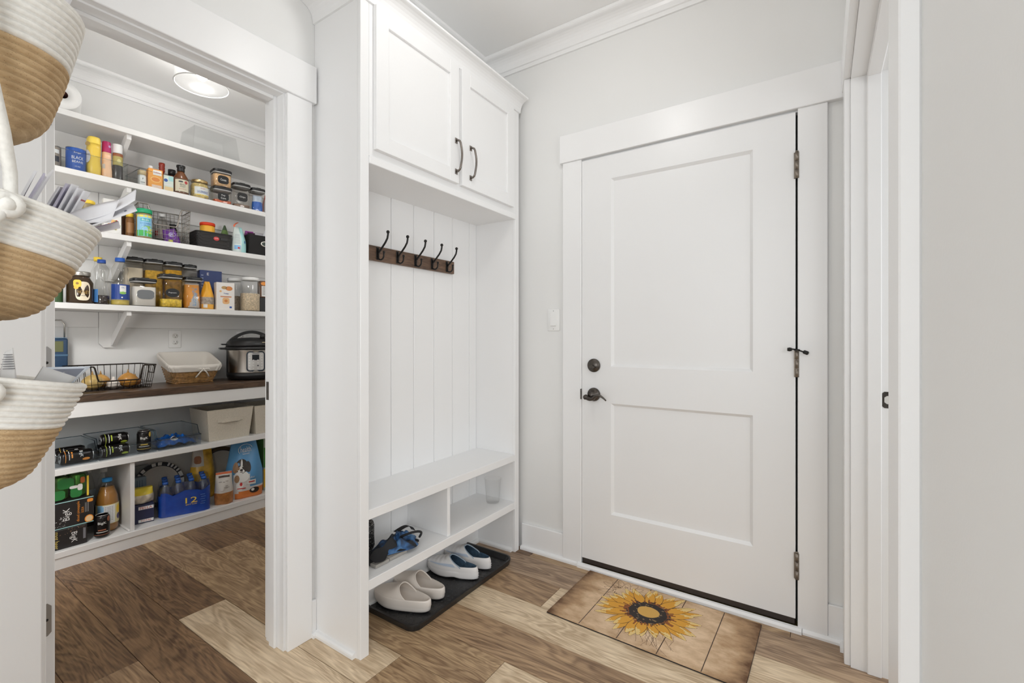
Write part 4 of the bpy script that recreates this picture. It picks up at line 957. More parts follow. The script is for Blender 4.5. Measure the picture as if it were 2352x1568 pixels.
t = goods('snack_bag', 'purple and white printed bag sticking out of the black fabric bin', 'bag', -3.478, 1.765, z+0.006, face=-0.15)
f_, b_ = bag(0.15, 0.180, 0.07, top=0.85, lean=0.02, seed=21)
part('film', bag_mesh(f_, b_, lambda s, t_: 1 if s < -0.2 and t_ > 0.6 else 0, 14), [C(0.70, 0.68, 0.72, 0.35), C(0.35, 0.05, 0.33, 0.3)], t)
t = goods('snack_bag', 'grey and white striped bag corner poking from the black fabric bin', 'bag', -3.385, 1.820, z+0.006, face=-0.1)
f_, b_ = bag(0.10, 0.185, 0.05, top=0.6, lean=0.02, seed=23); part('film', bag_mesh(f_, b_, None, 12), C(0.55, 0.55, 0.58, 0.35), t)
mb = MB()
for i in range(5): patch(mb, on_bag(f_, 0.10, 0.185, -0.028+0.013*i, 0.155), 0.006, 0.034, i % 2, 4)
part('print', mb, [INK, PURP], t)
t = goods('snack_bag', 'dark packet lying against the pale bag in the black fabric bin', 'bag', -3.425, 1.725, z+0.006, face=-0.1)
f_, b_ = bag(0.06, 0.165, 0.025, top=0.9, seed=24); part('film', bag_mesh(f_, b_, None, 10), C(0.06, 0.02, 0.05, 0.3), t)

# ---------------------------------------------------------------- fourth shelf: canisters and bottles
z = SZ[4]
t = goods('honey_jar', 'dark glass honey jar with a silver lid and a sunflower label', 'jar', -3.375, 0.784, z)
part('glass', MB().lathe([(0.050, 0), (0.056, 0.007), (0.056, 0.115), (0.044, 0.138), (0.040, 0.150)], n=32), C(0.045, 0.025, 0.012, 0.12), t)
part('lid', MB().lathe([(0.042, 0.1502), (0.045, 0.153), (0.044, 0.158), (0.045, 0.162), (0.045, 0.172), (0.041, 0.175), (0.0001, 0.1755)], n=32), SILV, t)
label_on(t, 0.0562, 0.016, 0.118, C(0.86, 0.76, 0.58), 1.15, 0.05, [('HONEY', 0.050, 0.018, -0.006, C(0.45, 0.27, 0.06), 0.05), ('PURE RAW', 0.03, 0.005, -0.024, INK, 0.05), ('#plaque', 0.036, 0.036, 0.040, YEL, -0.42), ('#oval', 0.013, 0.013, 0.040, C(0.30, 0.15, 0.02), -0.42), ('#oval', 0.02, 0.02, 0.018, C(0.82, 0.50, 0.05), -0.5)], shape='super')
t = goods('spice_jar', 'dark green jar at the pantry door edge left of the honey', 'jar', -3.39, 0.690, z)
part('body', MB().lathe([(0.028, 0), (0.030, 0.005), (0.030, 0.10), (0.026, 0.108)], n=24), C(0.05, 0.10, 0.04, 0.25), t); part('lid', MB().lathe([(0.029, 0.1082), (0.029, 0.128), (0.0001, 0.129)], n=24), C(0.5, 0.5, 0.48), t)
CB = clear((0.945, 0.945, 0.94), 0.05, 1.6, 'bottle_plastic'); CAPB = C(0.01, 0.06, 0.30)
t = goods('syrup_bottle', 'waisted clear syrup bottle with a blue cap, dark syrup left at the bottom', 'bottle', -3.375, 0.876, z)
part('bottle', MB().lathe([(0.032, 0), (0.036, 0.006), (0.036, 0.045), (0.031, 0.10), (0.026, 0.145), (0.033, 0.180), (0.034, 0.20), (0.018, 0.228), (0.0165, 0.234)], n=28), CB, t)
part('syrup', MB().lathe([(0.0001, 0.003), (0.032, 0.003), (0.0345, 0.01), (0.034, 0.052), (0.0001, 0.052)], n=24), C(0.025, 0.015, 0.012, 0.15), t)
part('cap', MB().lathe([(0.0185, 0.2342), (0.019, 0.237), (0.0185, 0.254), (0.0001, 0.2555)], n=24), CAPB, t)
label_on(t, 0.0366, 0.012, 0.085, C(0.06, 0.20, 0.48), 1.0, -1.1, [('#oval', 0.022, 0.03, 0.005, LABW, -1.0)])
t = goods('oil_bottle', 'large clear cooking oil bottle with a blue cap and blue label', 'bottle', -3.37, 0.957, z)
part('bottle', MB().lathe([(0.040, 0), (0.0435, 0.006), (0.0435, 0.125), (0.040, 0.135), (0.034, 0.165), (0.039, 0.195), (0.037, 0.215), (0.021, 0.246), (0.020, 0.252)], n=32), CB, t)
part('oil', MB().lathe([(0.0001, 0.003), (0.040, 0.003), (0.042, 0.01), (0.042, 0.030), (0.0001, 0.030)], n=28), C(0.60, 0.46, 0.10, 0.1), t)
part('cap', MB().lathe([(0.0225, 0.2522), (0.023, 0.255), (0.022, 0.274), (0.0001, 0.2755)], n=28), C(0.01, 0.09, 0.42), t)
label_on(t, 0.0438, 0.034, 0.120, C(0.012, 0.05, 0.26), 2.5, 0, [('#', 0.030, 0.036, 0.018, LABW, 0.1), ('OIL', 0.016, 0.008, 0.024, BLUE, 0.1), ('#oval', 0.032, 0.016, -0.006, C(0.25, 0.5, 0.1), 0.1), ('#oval', 0.008, 0.008, -0.032, LABW)])
t = goods('oil_bottle', 'bottle with a yellow cap standing behind the syrup bottle', 'bottle', -3.50, 0.892, z)
part('bottle', MB().lathe([(0.030, 0), (0.033, 0.006), (0.033, 0.19), (0.016, 0.24), (0.016, 0.258)], n=24), CB, t); part('cap', MB().lathe([(0.019, 0.2582), (0.019, 0.282), (0.0001, 0.283)], n=20), YEL, t)
FLOUR = M((0.78, 0.76, 0.72), 0.9); KERN = M((0.80, 0.50, 0.05), 0.5, noise=0.45, nscale=75); PASTA = M((0.70, 0.42, 0.06), 0.6, noise=0.3, nscale=60)
canister('tall back-row canister of white and tan powder behind the flour canister', -3.52, 1.062, z, 0.094, 0.10, 0.305, M((0.70, 0.62, 0.48), 0.9, noise=0.15, nscale=14), 0.24, plaque=None)
canister('tall back-row canister of yellow pasta, second in the row', -3.52, 1.164, z, 0.098, 0.10, 0.305, PASTA, 0.235, plaque=None)
canister('tall back-row canister of orange pasta, third in the row', -3.52, 1.270, z, 0.098, 0.10, 0.303, M((0.78, 0.42, 0.04), 0.6, noise=0.3, nscale=60), 0.250, plaque=None)
canister('tall back-row canister of grey grain, fourth in the row', -3.52, 1.364, z, 0.078, 0.10, 0.297, M((0.30, 0.28, 0.26), 0.8), 0.16, plaque=None)
c1 = canister('short front canister with a grey label, half full of flour', -3.375, 1.068, z, 0.118, 0.115, 0.166, FLOUR, 0.115, plaque=None)
mb = MB(); patch(mb, lambda a, b: (0.0578, a, 0.070+b), 0.088, 0.05, 0, 8, 'plaque'); part('chalk_label', mb, M((0.17, 0.18, 0.19), 0.35), c1)
canister('front canister with yellow popcorn kernels at the bottom and a black oval label', -3.375, 1.205, z, 0.118, 0.115, 0.205, KERN, 0.052, plaque='oval', chalk=[('Popcorn', 0.04, 0.010, 0)])
c3 = canister('front canister holding an orange and white puffed corn snack bag', -3.375, 1.325, z, 0.100, 0.11, 0.200, None, 0, plaque=None)
f_, b_ = bag(0.09, 0.160, 0.085, top=0.9, seed=31)
mb = bag_mesh(f_, b_, lambda s, t_: 1 if (0.25+0.3*math.sin(3*s+1) < t_ < 0.9) else 0, 14); mb.v = [(x, y, zz+0.006) for x, y, zz in mb.v]
pk = part('packet', mb, [C(0.66, 0.62, 0.60, 0.3), C(0.82, 0.35, 0.06, 0.3)], c3)
mb = MB(); put_text(mb, 'PuffCorn', 0.115, 0.030, lambda a, b: (lambda q: (q[0], q[1], q[2]+0.006))(on_bag(f_, 0.09, 0.160, 0.010, 0.070, 0.0018)(a, b)), 0, -1)
part('print', mb, [LBLUE], pk)
t = goods('snack_bag', 'clear snack bag with an orange folded top beside the white carton', 'bag', -3.375, 1.414, z)
f_, b_ = bag(0.080, 0.185, 0.07, top=0.35, seed=33)
part('film', bag_mesh(f_, b_, lambda s, t_: 1 if t_ > 0.44 else (2 if t_ < 0.17 else 0), 16), [M((0.42, 0.36, 0.30), 0.3, noise=0.5, nscale=60), C(0.85, 0.42, 0.03, 0.35), C(0.85, 0.45, 0.08, 0.3)], t)
mb = MB(); patch(mb, on_bag(f_, 0.08, 0.185, -0.016, 0.022, 0.002), 0.022, 0.022, 0, 4); part('print', mb, [LABW], t)
t = goods('cereal_box', 'tall dark blue box standing at the back of the canister shelf', 'box', -3.52, 1.492, z)
part('box', rot_box(0.03, 0.066, 0.275), C(0.012, 0.035, 0.16), t)
mb = MB(); put_text(mb, 'E', 0.012, 0.018, lambda a, b: (0.0305, -0.018+a, 0.250+b), 0)
for i in range(5): patch(mb, lambda a, b, i=i: (0.0303, -0.052+a, 0.16+0.02*i+b), 0.014, 0.006, 1, 4)
part('print', mb, [LABW, C(0.3, 0.36, 0.5)], t)
t = goods('carton', 'white pancake mix carton with pastry pictures and a pull tab', 'carton', -3.36, 1.514, z)
part('box', rot_box(0.030, 0.054, 0.185), C(0.78, 0.75, 0.71), t)
mb = MB(); F = lambda a, b: (0.0304, a, b); G_ = lambda a, b: (0.0308, a, b)
patch(mb, lambda a, b: F(a-0.008, 0.150+b), 0.034, 0.022, 0, 8, 'oval'); patch(mb, lambda a, b: F(a+0.020, 0.146+b), 0.042, 0.030, 1, 8, 'oval'); patch(mb, lambda a, b: F(a+0.002, 0.062+b), 0.045, 0.040, 2, 8, 'plaque'); patch(mb, lambda a, b: G_(a+0.002, 0.062+b), 0.020, 0.018, 1, 8, 'oval')
put_text(mb, 'Pioneer', 0.030, 0.010, lambda a, b: G_(a+0.004, 0.112+b), 3); patch(mb, lambda a, b: F(a+0.002, 0.090+b), 0.066, 0.008, 4); patch(mb, lambda a, b: F(a+0.03, 0.02+b), 0.014, 0.012, 3); patch(mb, lambda a, b: F(a-0.03, 0.125+b), 0.014, 0.014, 2, 6, 'oval')
part('print', mb, [C(0.45, 0.28, 0.10), C(0.62, 0.22, 0.05), C(0.75, 0.45, 0.2), BLUE, C(0.60, 0.25, 0.12)], t)
def lidded(label, x, y, h, r, fill, fh):
    t = goods('storage_jar', label, 'jar', x, y, z, group='clear jars with white screw lids')
    part('jar', MB().lathe([(r*0.93, 0), (r, 0.007), (r, h-0.055), (r*0.86, h-0.028), (r*0.84, h-0.022)], n=32), CB, t)
    part('contents', MB().lathe([(0.0001, 0.004), (r*0.9, 0.004), (r*0.965, 0.012), (r*0.965, fh), (0.0001, fh+0.004)], n=28), fill, t)
    part('lid', MB().lathe([(r*0.88, h-0.0218), (r*0.9, h-0.018), (r*0.9, h-0.004), (r*0.85, h), (0.0001, h)], n=32), WHITE, t)
lidded('large clear jar of oats with a white lid at the front of the canister shelf', -3.37, 1.690, 0.240, 0.062, M((0.66, 0.53, 0.36), 0.9, noise=0.3, nscale=110), 0.125)
lidded('clear jar with a white lid standing behind the white carton', -3.49, 1.640, 0.238, 0.050, M((0.55, 0.45, 0.34), 0.9, noise=0.3, nscale=110), 0.11)
t = goods('food_box', 'black box with an orange top at the end of the canister shelf', 'box', -3.38, 1.800, z)
part('box', rot_box(0.030, 0.042, 0.105), BLACK, t)
part('top_band', MB().rbox(-0.0298, 0.0298, -0.0418, 0.0418, 0.1055, 0.225, 0.003), C(0.16, 0.07, 0.03), t)
mb = MB(); patch(mb, lambda a, b: (0.0303, a-0.006, 0.150+b), 0.050, 0.075, 0); patch(mb, lambda a, b: (0.0303, a-0.016, 0.205+b), 0.040, 0.025, 1, 6, 'oval')
for i in range(7): patch(mb, lambda a, b, i=i: (0.0307, a-0.006, 0.180-0.009*i+b), 0.040, 0.0025, 2, 4)
put_text(mb, 'DARK', 0.075, 0.016, lambda a, b: (0.0304, a, 0.055+b), 3, 1)
part('print', mb, [LABW, ORANGE, INK, C(0.35, 0.35, 0.35)], t)

# ---------------------------------------------------------------- counter
z = 0.875
t = thing('lantern', 'navy blue lantern with a wire bail handle at the left end of the counter', 'lantern', (-3.565, 0.705, z), 0)
NB = C(0.02, 0.055, 0.12, 0.4)
part('body', MB().rbox(-0.04, 0.04, -0.065, 0.065, 0.0003, 0.29, 0.008, seg=2), NB, t)
part('collar', MB().rbox(-0.038, 0.038, -0.063, 0.063, 0.2905, 0.295, 0.002), C(0.2, 0.32, 0.45), t)
part('window', MB().rbox(0.0402, 0.042, -0.045, 0.045, 0.215, 0.275, 0.0008), C(0.16, 0.17, 0.08, 0.15), t)
part('band', MB().rbox(0.0402, 0.0425, -0.064, 0.064, 0.190, 0.202, 0.001), C(0.06, 0.13, 0.22), t)
hd = MB().tube([(0, -0.058, 0.29), (0, -0.058, 0.37), (0, -0.045, 0.392), (0, 0.045, 0.392), (0, 0.058, 0.37), (0, 0.058, 0.29)], 0.004, 8); part('handle', hd, M((0.5, 0.48, 0.45), 0.3, 0.9), t)
# dark wire basket with onions
wo = thing('wire_basket', 'dark brown wire basket holding onions and garlic on the wood counter', 'basket', (-3.405, 0.925, z), math.radians(0))
WD = M((0.028, 0.020, 0.015), 0.4, 0.6); bw, bd, bh = 0.355, 0.235, 0.135
def tf(s):
    a = min(1, max(0, (abs(s-0.04)-0.50)/0.13)); return bh-0.082*(1-a*a*(3-2*a))
m_ = MB(); m_.tube([(-bd/2, -bw/2, bh)]+[(bd/2, (-1+2*i/64)*bw/2, tf(-1+2*i/64)) for i in range(65)]+[(-bd/2, bw/2, bh)], 0.0042, 6, closed=True); part('rim', m_, WD, wo)
m_ = MB()
for i in range(13):
    s = -1+2*i/12; m_.tube([(bd/2, s*bw/2, tf(s)), (bd/2-0.02, s*bw/2*0.9, 0.002), (-bd/2+0.02, s*bw/2*0.9, 0.002), (-bd/2, s*bw/2, bh)], 0.0015, 5)
for i in range(1, 7):
    xx = -bd/2+bd*i/7
    for s in (-1, 1): m_.tube([(xx, s*bw/2, bh), (xx*0.85, s*bw/2*0.9, 0.002)], 0.0015, 5)
part('upright_wires', m_, WD, wo, stuff=True)
m_ = MB()
for zz in (0.018, 0.036): m_.tube([(p[0], p[1], zz) for p in wire_rect(bw*(0.9+0.1*zz/bh), (bd-0.04)+0.04*zz/bh, 0, 0.012)], 0.0015, 5, closed=True)
for i in range(5): m_.tube([(-bd/2*0.82+i*bd*0.82/4, -bw/2*0.9, 0.002), (-bd/2*0.82+i*bd*0.82/4, bw/2*0.9, 0.002)], 0.0015, 5)
part('level_wires', m_, WD, wo, stuff=True)
for s in (-1, 1):
    hnd = MB().tube([(-0.05, s*bw/2, bh), (-0.05, s*(bw/2+0.018), bh-0.012), (-0.04, s*(bw/2+0.016), bh-0.052), (0.04, s*(bw/2+0.016), bh-0.052), (0.05, s*(bw/2+0.018), bh-0.012), (0.05, s*bw/2, bh)], 0.0035, 6); part('handle', hnd, WD, wo)
ONI = M((0.55, 0.30, 0.08), 0.3, noise=0.35, nscale=30); 
def onion(label, x, y, r, col, squash=0.9, tip=True, zz=0):
    t = thing('onion', label, 'onion', (x, y, z+0.004+zz), random.uniform(0, 6), 'yellow onions in the counter basket')
    prof = [(0.0001, 0.0)]+[(r*math.sin(PI*i/14)*(1 if i < 9 else 1-0.05*(i-8)), r*squash*(1-math.cos(PI*i/14))) for i in range(1, 14)]+[(0.006, r*squash*2.02)]
    part('bulb', MB().lathe(prof, n=24), col, t); part('stem_tip', MB().lathe([(0.006, r*squash*2.0), (0.004, r*squash*2.0+0.010), (0.0015, r*squash*2.0+0.02)], n=8), C(0.42, 0.24, 0.08), t)
onion('pale golden onion nearest the mail, in the wire basket', -3.37, 0.835, 0.047, M((0.58, 0.40, 0.14), 0.3, noise=0.25, nscale=30))
onion('golden onion behind the pale one in the wire basket', -3.458, 0.893, 0.044, ONI)
onion('large orange-brown onion with a pointed top, right in the wire basket', -3.40, 1.003, 0.047, M((0.50, 0.24, 0.05), 0.25, noise=0.3, nscale=25))
onion('dark brown onion at the right end of the wire basket', -3.462, 1.056, 0.029, M((0.36, 0.15, 0.05), 0.3, noise=0.3, nscale=25))
t = thing('garlic_bulb', 'white garlic bulb between the onions in the wire basket', 'garlic', (-3.375, 0.928, z+0.004))
prof = [(0.0001, 0)]+[(0.030*math.sin(PI*i/10)*(1.0 if i < 6 else 1.06-0.06*(i-5)), 0.025*(1-math.cos(PI*i/10))) for i in range(1, 9)]+[(0.008, 0.052), (0.006, 0.066)]
mb = MB().lathe(prof, n=30); mb.v = [(x*(1+0.07*math.cos(6*math.atan2(y, x))), y*(1+0.07*math.cos(6*math.atan2(y, x))), zz) for x, y, zz in mb.v]; part('bulb', mb, C(0.72, 0.66, 0.60), t)
# wicker basket with a cloth liner
wk = thing('wicker_basket', 'brown wicker basket with a white cloth liner and tied bow', 'basket', (-3.465, 1.350, z), math.radians(-3))
WK = M((0.30, 0.16, 0.055), 0.4, noise=0.5, nscale=55)
rim_w, rim_d, bot_w, bot_d, hb, hf = 0.300, 0.235, 0.215, 0.165, 0.185, 0.105
def wk_top(x): return hf+(hb-hf)*(0.5-x/rim_d)          # the rim climbs to the back
def wk_pt(u, v, off=0.0):
    a = 2*PI*v; e = 2/8; c, s = math.cos(a), math.sin(a); c = math.copysign(abs(c)**e, c); s = math.copysign(abs(s)**e, s)
    hx = bot_d/2+(rim_d-bot_d)/2*u+off; hy = bot_w/2+(rim_w-bot_w)/2*u+off
    x = c*hx; y = s*hy; return (x, y, 0.001+u*wk_top(x))
RWS, CLS = 11, 22
def wkf(u, v):
    st = math.sin(PI*CLS*v+PI*(int(u*RWS) % 2)); row = abs(math.sin(PI*RWS*u))
    return wk_pt(u, v, 0.0045*row*(0.35+0.65*st*st))
part('weave', MB().grid(wkf, RWS*5, CLS*8, 0, True, wrap=True), WK, wk)
part('base', MB().box(-bot_d/2, bot_d/2, -bot_w/2, bot_w/2, 0.0006, 0.004), WK, wk)
LIN = M((0.74, 0.70, 0.64), 0.9, bump=0.25, nscale=260)
def liner(u, v):
    a = 2*PI*v; wr = 0.0022*math.sin(17*a)+0.0016*math.sin(31*a+1)
    if u < 0.22: q = wk_pt(0.70+0.30*u/0.22+wr*2, v, 0.0075+wr*0.8); return q
    if u < 0.34: k = (u-0.22)/0.12; q = wk_pt(1.0, v, 0.0075*(1-k)-0.006*k); return (q[0], q[1], q[2]+0.010*math.sin(PI*k)+0.004)
    k = (u-0.34)/0.66; q = wk_pt(1.0-0.955*k, v, -0.008); return (q[0], q[1], max(0.006, q[2]))
lm = MB().grid(liner, 30, 120, 0, True, wrap=True); lm.box(-bot_d/2+0.004, bot_d/2-0.004, -bot_w/2+0.004, bot_w/2-0.004, 0.0045, 0.0075)
part('cloth_liner', lm, LIN, wk)
bw_ = MB(); bx, by, bz = rim_d/2+0.006, 0.035, 0.090
bw_.sphere((bx, by, bz), 0.007, 8)
for s, tip, dz in ((-1, -0.034, -0.002), (1, 0.040, -0.018)): bw_.grid(lambda u, v, s=s, tip=tip, dz=dz: (bx+0.004+0.006*math.sin(PI*u), by+tip*math.sin(PI*u/2), bz+dz*u+(v-0.5)*0.012*math.sin(PI*min(1, u*0.9+0.1))+0.012*math.sin(PI*u)*(1 if s > 0 else 0.5)), 10, 2)
for tip, dz in ((-0.042, -0.052), (0.034, -0.050)): bw_.tube([(bx+0.001, by, bz), (bx+0.004, by+tip*0.5, bz+dz*0.4), (bx-0.004, by+tip, bz+dz)], 0.004, 6)
part('bow', bw_, LIN, wk)
# pressure cooker
pc = thing('pressure_cooker', 'stainless electric pressure cooker with a black lid and keypad front', 'cooker', (-3.400, 1.715, z), math.radians(-17))
part('base', MB().lathe([(0.120, 0.0005), (0.146, 0.006), (0.154, 0.028), (0.155, 0.050)], n=48), BLACK, pc)
part('body', MB().lathe([(0.1535, 0.0502), (0.154, 0.056), (0.154, 0.205), (0.156, 0.209)], n=64), M((0.55, 0.52, 0.49), 0.26, 1.0), pc)
sd = MB()
for a0 in (PI*0.62, -PI*0.62):
    sd.grid(lambda u, v, a0=a0: (0.1555*math.cos(a0+(v-0.5)*1.15), 0.1555*math.sin(a0+(v-0.5)*1.15), 0.05+0.16*u), 2, 16)
part('side_panel', sd, BLACK, pc)
part('collar', MB().lathe([(0.156, 0.2095), (0.168, 0.212), (0.170, 0.222), (0.160, 0.232), (0.15, 0.233)], n=48), BLACK, pc)
for s in (-1, 1): part('side_grip', MB().rbox(-0.045, 0.045, min(s*0.160, s*0.198), max(s*0.160, s*0.198), 0.213, 0.226, 0.005, seg=2), BLACK, pc)
part('lid', MB().lathe([(0.158, 0.2335), (0.160, 0.245), (0.150, 0.268), (0.115, 0.286), (0.06, 0.294), (0.0001, 0.296)], n=48), BLACK, pc)
for s in (-1, 1): part('lid_fin', MB().rbox(-0.03, 0.03, min(s*0.155, s*0.186), max(s*0.155, s*0.186), 0.243, 0.252, 0.003), BLACK, pc)
hdl = MB(); n_ = 20
for w0, w1 in ((-0.022, 0.022),):
    arc = [(-0.150+0.300*i/n_, 0.262+0.083*math.sin(PI*i/n_)**0.75) for i in range(n_+1)]
    inn = [(-0.095+0.190*i/n_, 0.288+0.036*math.sin(PI*i/n_)**0.7) for i in range(n_, -1, -1)]
    v = []
    for xx in (w0, w1):
        v += [(xx, y, zz) for y, zz in arc]+[(xx, y, zz) for y, zz in reversed(inn)]
    K = n_+1; fs = []
    for side in (0, 2*K):
        for i in range(n_): fs.append((side+i, side+i+1, side+K+i+1, side+K+i))
    for i in range(n_): fs += [(i, i+1, 2*K+i+1, 2*K+i), (K+i, K+i+1, 3*K+i+1, 3*K+i)]
    fs += [(0, K, 3*K, 2*K), (n_, K+n_, 3*K+n_, 2*K+n_)]
    hdl.add(v, fs, 0, False)
part('lid_handle', hdl, BLACK, pc)
part('steam_valve', MB().lathe([(0.016, 0.290), (0.016, 0.308), (0.010, 0.318), (0.0001, 0.319)], 0.075, 0.055, 0, 16), BLACK, pc)
mb = MB(); patch(mb, lambda a, b: (0.155+0.006, 0.055+a*0.9, 0.262+b), 0.04, 0.004, 0); part('lid_mark', mb, M((0.75, 0.62, 0.40), 0.4), pc)
pn = MB(); RR = 0.157
def rrect(w_, h_, r, n=5):
    o = []
    for cx, cy, a0 in ((w_/2-r, h_/2-r, 0), (-w_/2+r, h_/2-r, PI/2), (-w_/2+r, -h_/2+r, PI), (w_/2-r, -h_/2+r, 1.5*PI)):
        o += [(cx+r*math.cos(a0+PI/2*i/n), cy+r*math.sin(a0+PI/2*i/n)) for i in range(n+1)]
    return o
def rpanel(w_, h_, r, rad, zc, mat, name, par=pc, nx=12):
    m_ = MB(); o = rrect(w_, h_, r)
    N_ = len(o); rings = [1.0, 0.66, 0.33]
    v = [round_x(rad, zc)(a*k, b*k) for k in rings for a, b in o]+[round_x(rad, zc)(0, 0)]
    f = [(j*N_+i, j*N_+(i+1) % N_, (j+1)*N_+(i+1) % N_, (j+1)*N_+i) for j in range(2) for i in range(N_)]+[(2*N_+i, 2*N_+(i+1) % N_, 3*N_) for i in range(N_)]
    return part(name, m_.add(v, f, 0, True), mat, par)
kp = rpanel(0.118, 0.140, 0.022, 0.1572, 0.130, C(0.02, 0.03, 0.045, 0.25), 'keypad_surround')
pl = rpanel(0.100, 0.122, 0.014, 0.1586, 0.131, M((0.58, 0.57, 0.55), 0.35, 0.3), 'keypad')
mb = MB(); patch(mb, lambda a, b: round_x(0.1594, 0.158)(a-0.002, b), 0.044, 0.038, 0); part('display', mb, C(0.012, 0.015, 0.02, 0.15), kp)
mb = MB()
for i, yy in enumerate((-0.040, -0.016, 0.012, 0.036)):
    for j in range(6):
        if i in (1, 2) and j > 3: continue
        patch(mb, lambda a, b, yy=yy, j=j: round_x(0.1596, 0.082+j*0.019)(a+yy, b), 0.011, 0.008, (1 if (i, j) == (2, 1) else 0), 4, 'oval')
patch(mb, round_x(0.1594, 0.186), 0.044, 0.0032, 1, 6)
part('buttons', mb, [M((0.72, 0.71, 0.70), 0.3), INK], kp)

# ---------------------------------------------------------------- middle shelf: clear trays, cans, fabric bins
z = 0.507
TRAY = clear((0.945, 0.965, 0.98), 0.06, 1.3, 'tray_plastic')
def tray(label, x0, x1, y0, y1, h, lowf):
    t = thing('clear_tray', label, 'tray', ((x0+x1)/2, (y0+y1)/2, z), 0, 'clear plastic trays on the base unit shelf')
    hx, hy = (x1-x0)/2, (y1-y0)/2
    part('base', MB().rbox(-hx, hx, -hy, hy, 0.0004, 0.003, 0.001), TRAY, t)
    def side(y):
        prof = [(-hx, 0.0031), (hx-0.004, 0.0031), (hx, lowf), (hx-0.03, lowf+0.004), (hx-0.055, h), (-hx, h)]
        return MB().prism(prof, 'y', y-0.0012, y+0.0012)
    for y in (-hy+0.0014, hy-0.0014): part('side', side(y), TRAY, t)
    part('back', MB().box(-hx, -hx+0.0024, -hy+0.003, hy-0.003, 0.0031, h), TRAY, t)
    part('front', MB().add([(hx-0.004, -hy+0.003, 0.0031), (hx-0.004, hy-0.003, 0.0031), (hx, hy-0.003, lowf), (hx, -hy+0.003, lowf), (hx-0.0065, -hy+0.003, 0.0031), (hx-0.0065, hy-0.003, 0.0031), (hx-0.0025, hy-0.003, lowf), (hx-0.0025, -hy+0.003, lowf)], [(0, 1, 2, 3), (7, 6, 5, 4), (3, 2, 6, 7), (0, 4, 5, 1)]), TRAY, t)
    rm = MB()
    for y in (-hy+0.0014, hy-0.0014): rm.tube([(-hx, y, h), (hx-0.055, y, h), (hx-0.03, y, lowf+0.004), (hx, y, lowf)], 0.0022, 6)
    rm.tube([(-hx+0.001, -hy, h), (-hx+0.001, hy, h)], 0.0022, 6); rm.tube([(hx, -hy, lowf), (hx, hy, lowf)], 0.0022, 6)
    part('rim', rm, clear((0.42, 0.52, 0.58), 0.1, 2.5, 'tray_edge'), t)
tray('clear tray at the left end of the base unit shelf, holding a large dark can', -3.50, -3.215, 0.580, 0.820, 0.105, 0.062)
tray('clear tray holding two stacked lying black cans and one standing can', -3.50, -3.215, 0.826, 1.085, 0.112, 0.060)
tray('clear tray of shrink-wrapped blue water bottles beside the fabric bin', -3.50, -3.212, 1.092, 1.315, 0.115, 0.062)
BKC = M((0.02, 0.018, 0.018), 0.22, 0.6); ALU = M((0.62, 0.61, 0.60), 0.25, 0.9)
def soda(label, loc, rot, band, name='soda_can', r=0.033, h=0.122, txt='BigK'):
    t = thing(name, label, 'can', loc, rot=rot, group='black soda cans on the base unit shelf')
    part('body', MB().lathe([(r*0.8, 0.003), (r*0.96, 0.010), (r, 0.016), (r, h-0.016), (r*0.86, h-0.003)], n=28), BKC, t)
    part('base', MB().lathe([(0.0001, 0.004), (r*0.7, 0.0008), (r*0.79, 0.003)], n=24), ALU, t)
    part('top', MB().lathe([(r*0.86, h-0.003), (r*0.86, h), (r*0.80, h-0.001), (r*0.78, h-0.005), (0.0001, h-0.005)], n=24), ALU, t)
    part('pull_tab', MB().rbox(-0.004, 0.011, -0.006, 0.006, h-0.0048, h-0.003, 0.0008), ALU, t)
    mb = MB(); patch(mb, round_x(r+0.0006, 0.045), 0.034, 0.006, 1, 6); patch(mb, round_x(r+0.0006, 0.034), 0.052, 0.003, 0, 6); patch(mb, round_x(r+0.0006, 0.020), 0.08, 0.0025, 1, 8)
    patch(mb, round_x(r+0.0006, 0.100, 0.9), 0.016, 0.03, 1, 6, 'oval')
    part('bands', mb, [LABW, band], t)
    wm = MB(); put_text(wm, txt, 0.036, 0.017, round_x(r+0.0008, 0.080), 0); part('wordmark', wm, LABW, t)
    return t
GRN = C(0.45, 0.55, 0.05); GLD = C(0.70, 0.48, 0.08)
soda('black soda can lying on top of the other lying can in the clear tray', (-3.285, 0.964, z+0.1075), (0, math.radians(72), PI/2+PI), GRN) if False else None
def lying(label, x, y, zz, band, roll, r=0.033, h=0.122):
    o = soda(label, (x, y, zz), (0, 0, 0), band, r=r, h=h)
    # axis along y (lying), print turned up towards the room
    o.matrix_world = Matrix.Translation((x, y, zz)) @ Matrix.Rotation(-PI/2, 4, 'X') @ Matrix.Rotation(roll, 4, 'Z') @ Matrix.Translation((0, 0, -h/2))
    return o
lying('lower black soda can lying in the middle clear tray', -3.262, 0.902, z+0.0375, GRN, -0.35)
lying('upper black soda can lying on the lower can in the middle clear tray', -3.300, 0.908, z+0.0950, GRN, -0.35)
lying('black soda can lying behind the two stacked cans in the middle tray', -3.335, 0.902, z+0.0375, GRN, -0.35)
soda('black soda can standing upright beside the lying cans', (-3.262, 1.036, z+0.0035), (0, 0, -0.25), GLD)
lying('large dark soda can with a silver band lying at the left end of the shelf', -3.262, 0.742, z+0.0375, ORANGE, -0.5, 0.034, 0.132)
lying('dark soda can lying behind the large one in the left clear tray', -3.335, 0.735, z+0.0375, GLD, -0.5)
lying('dark soda can on top at the back of the left clear tray', -3.405, 0.748, z+0.0375, GLD, -0.2)
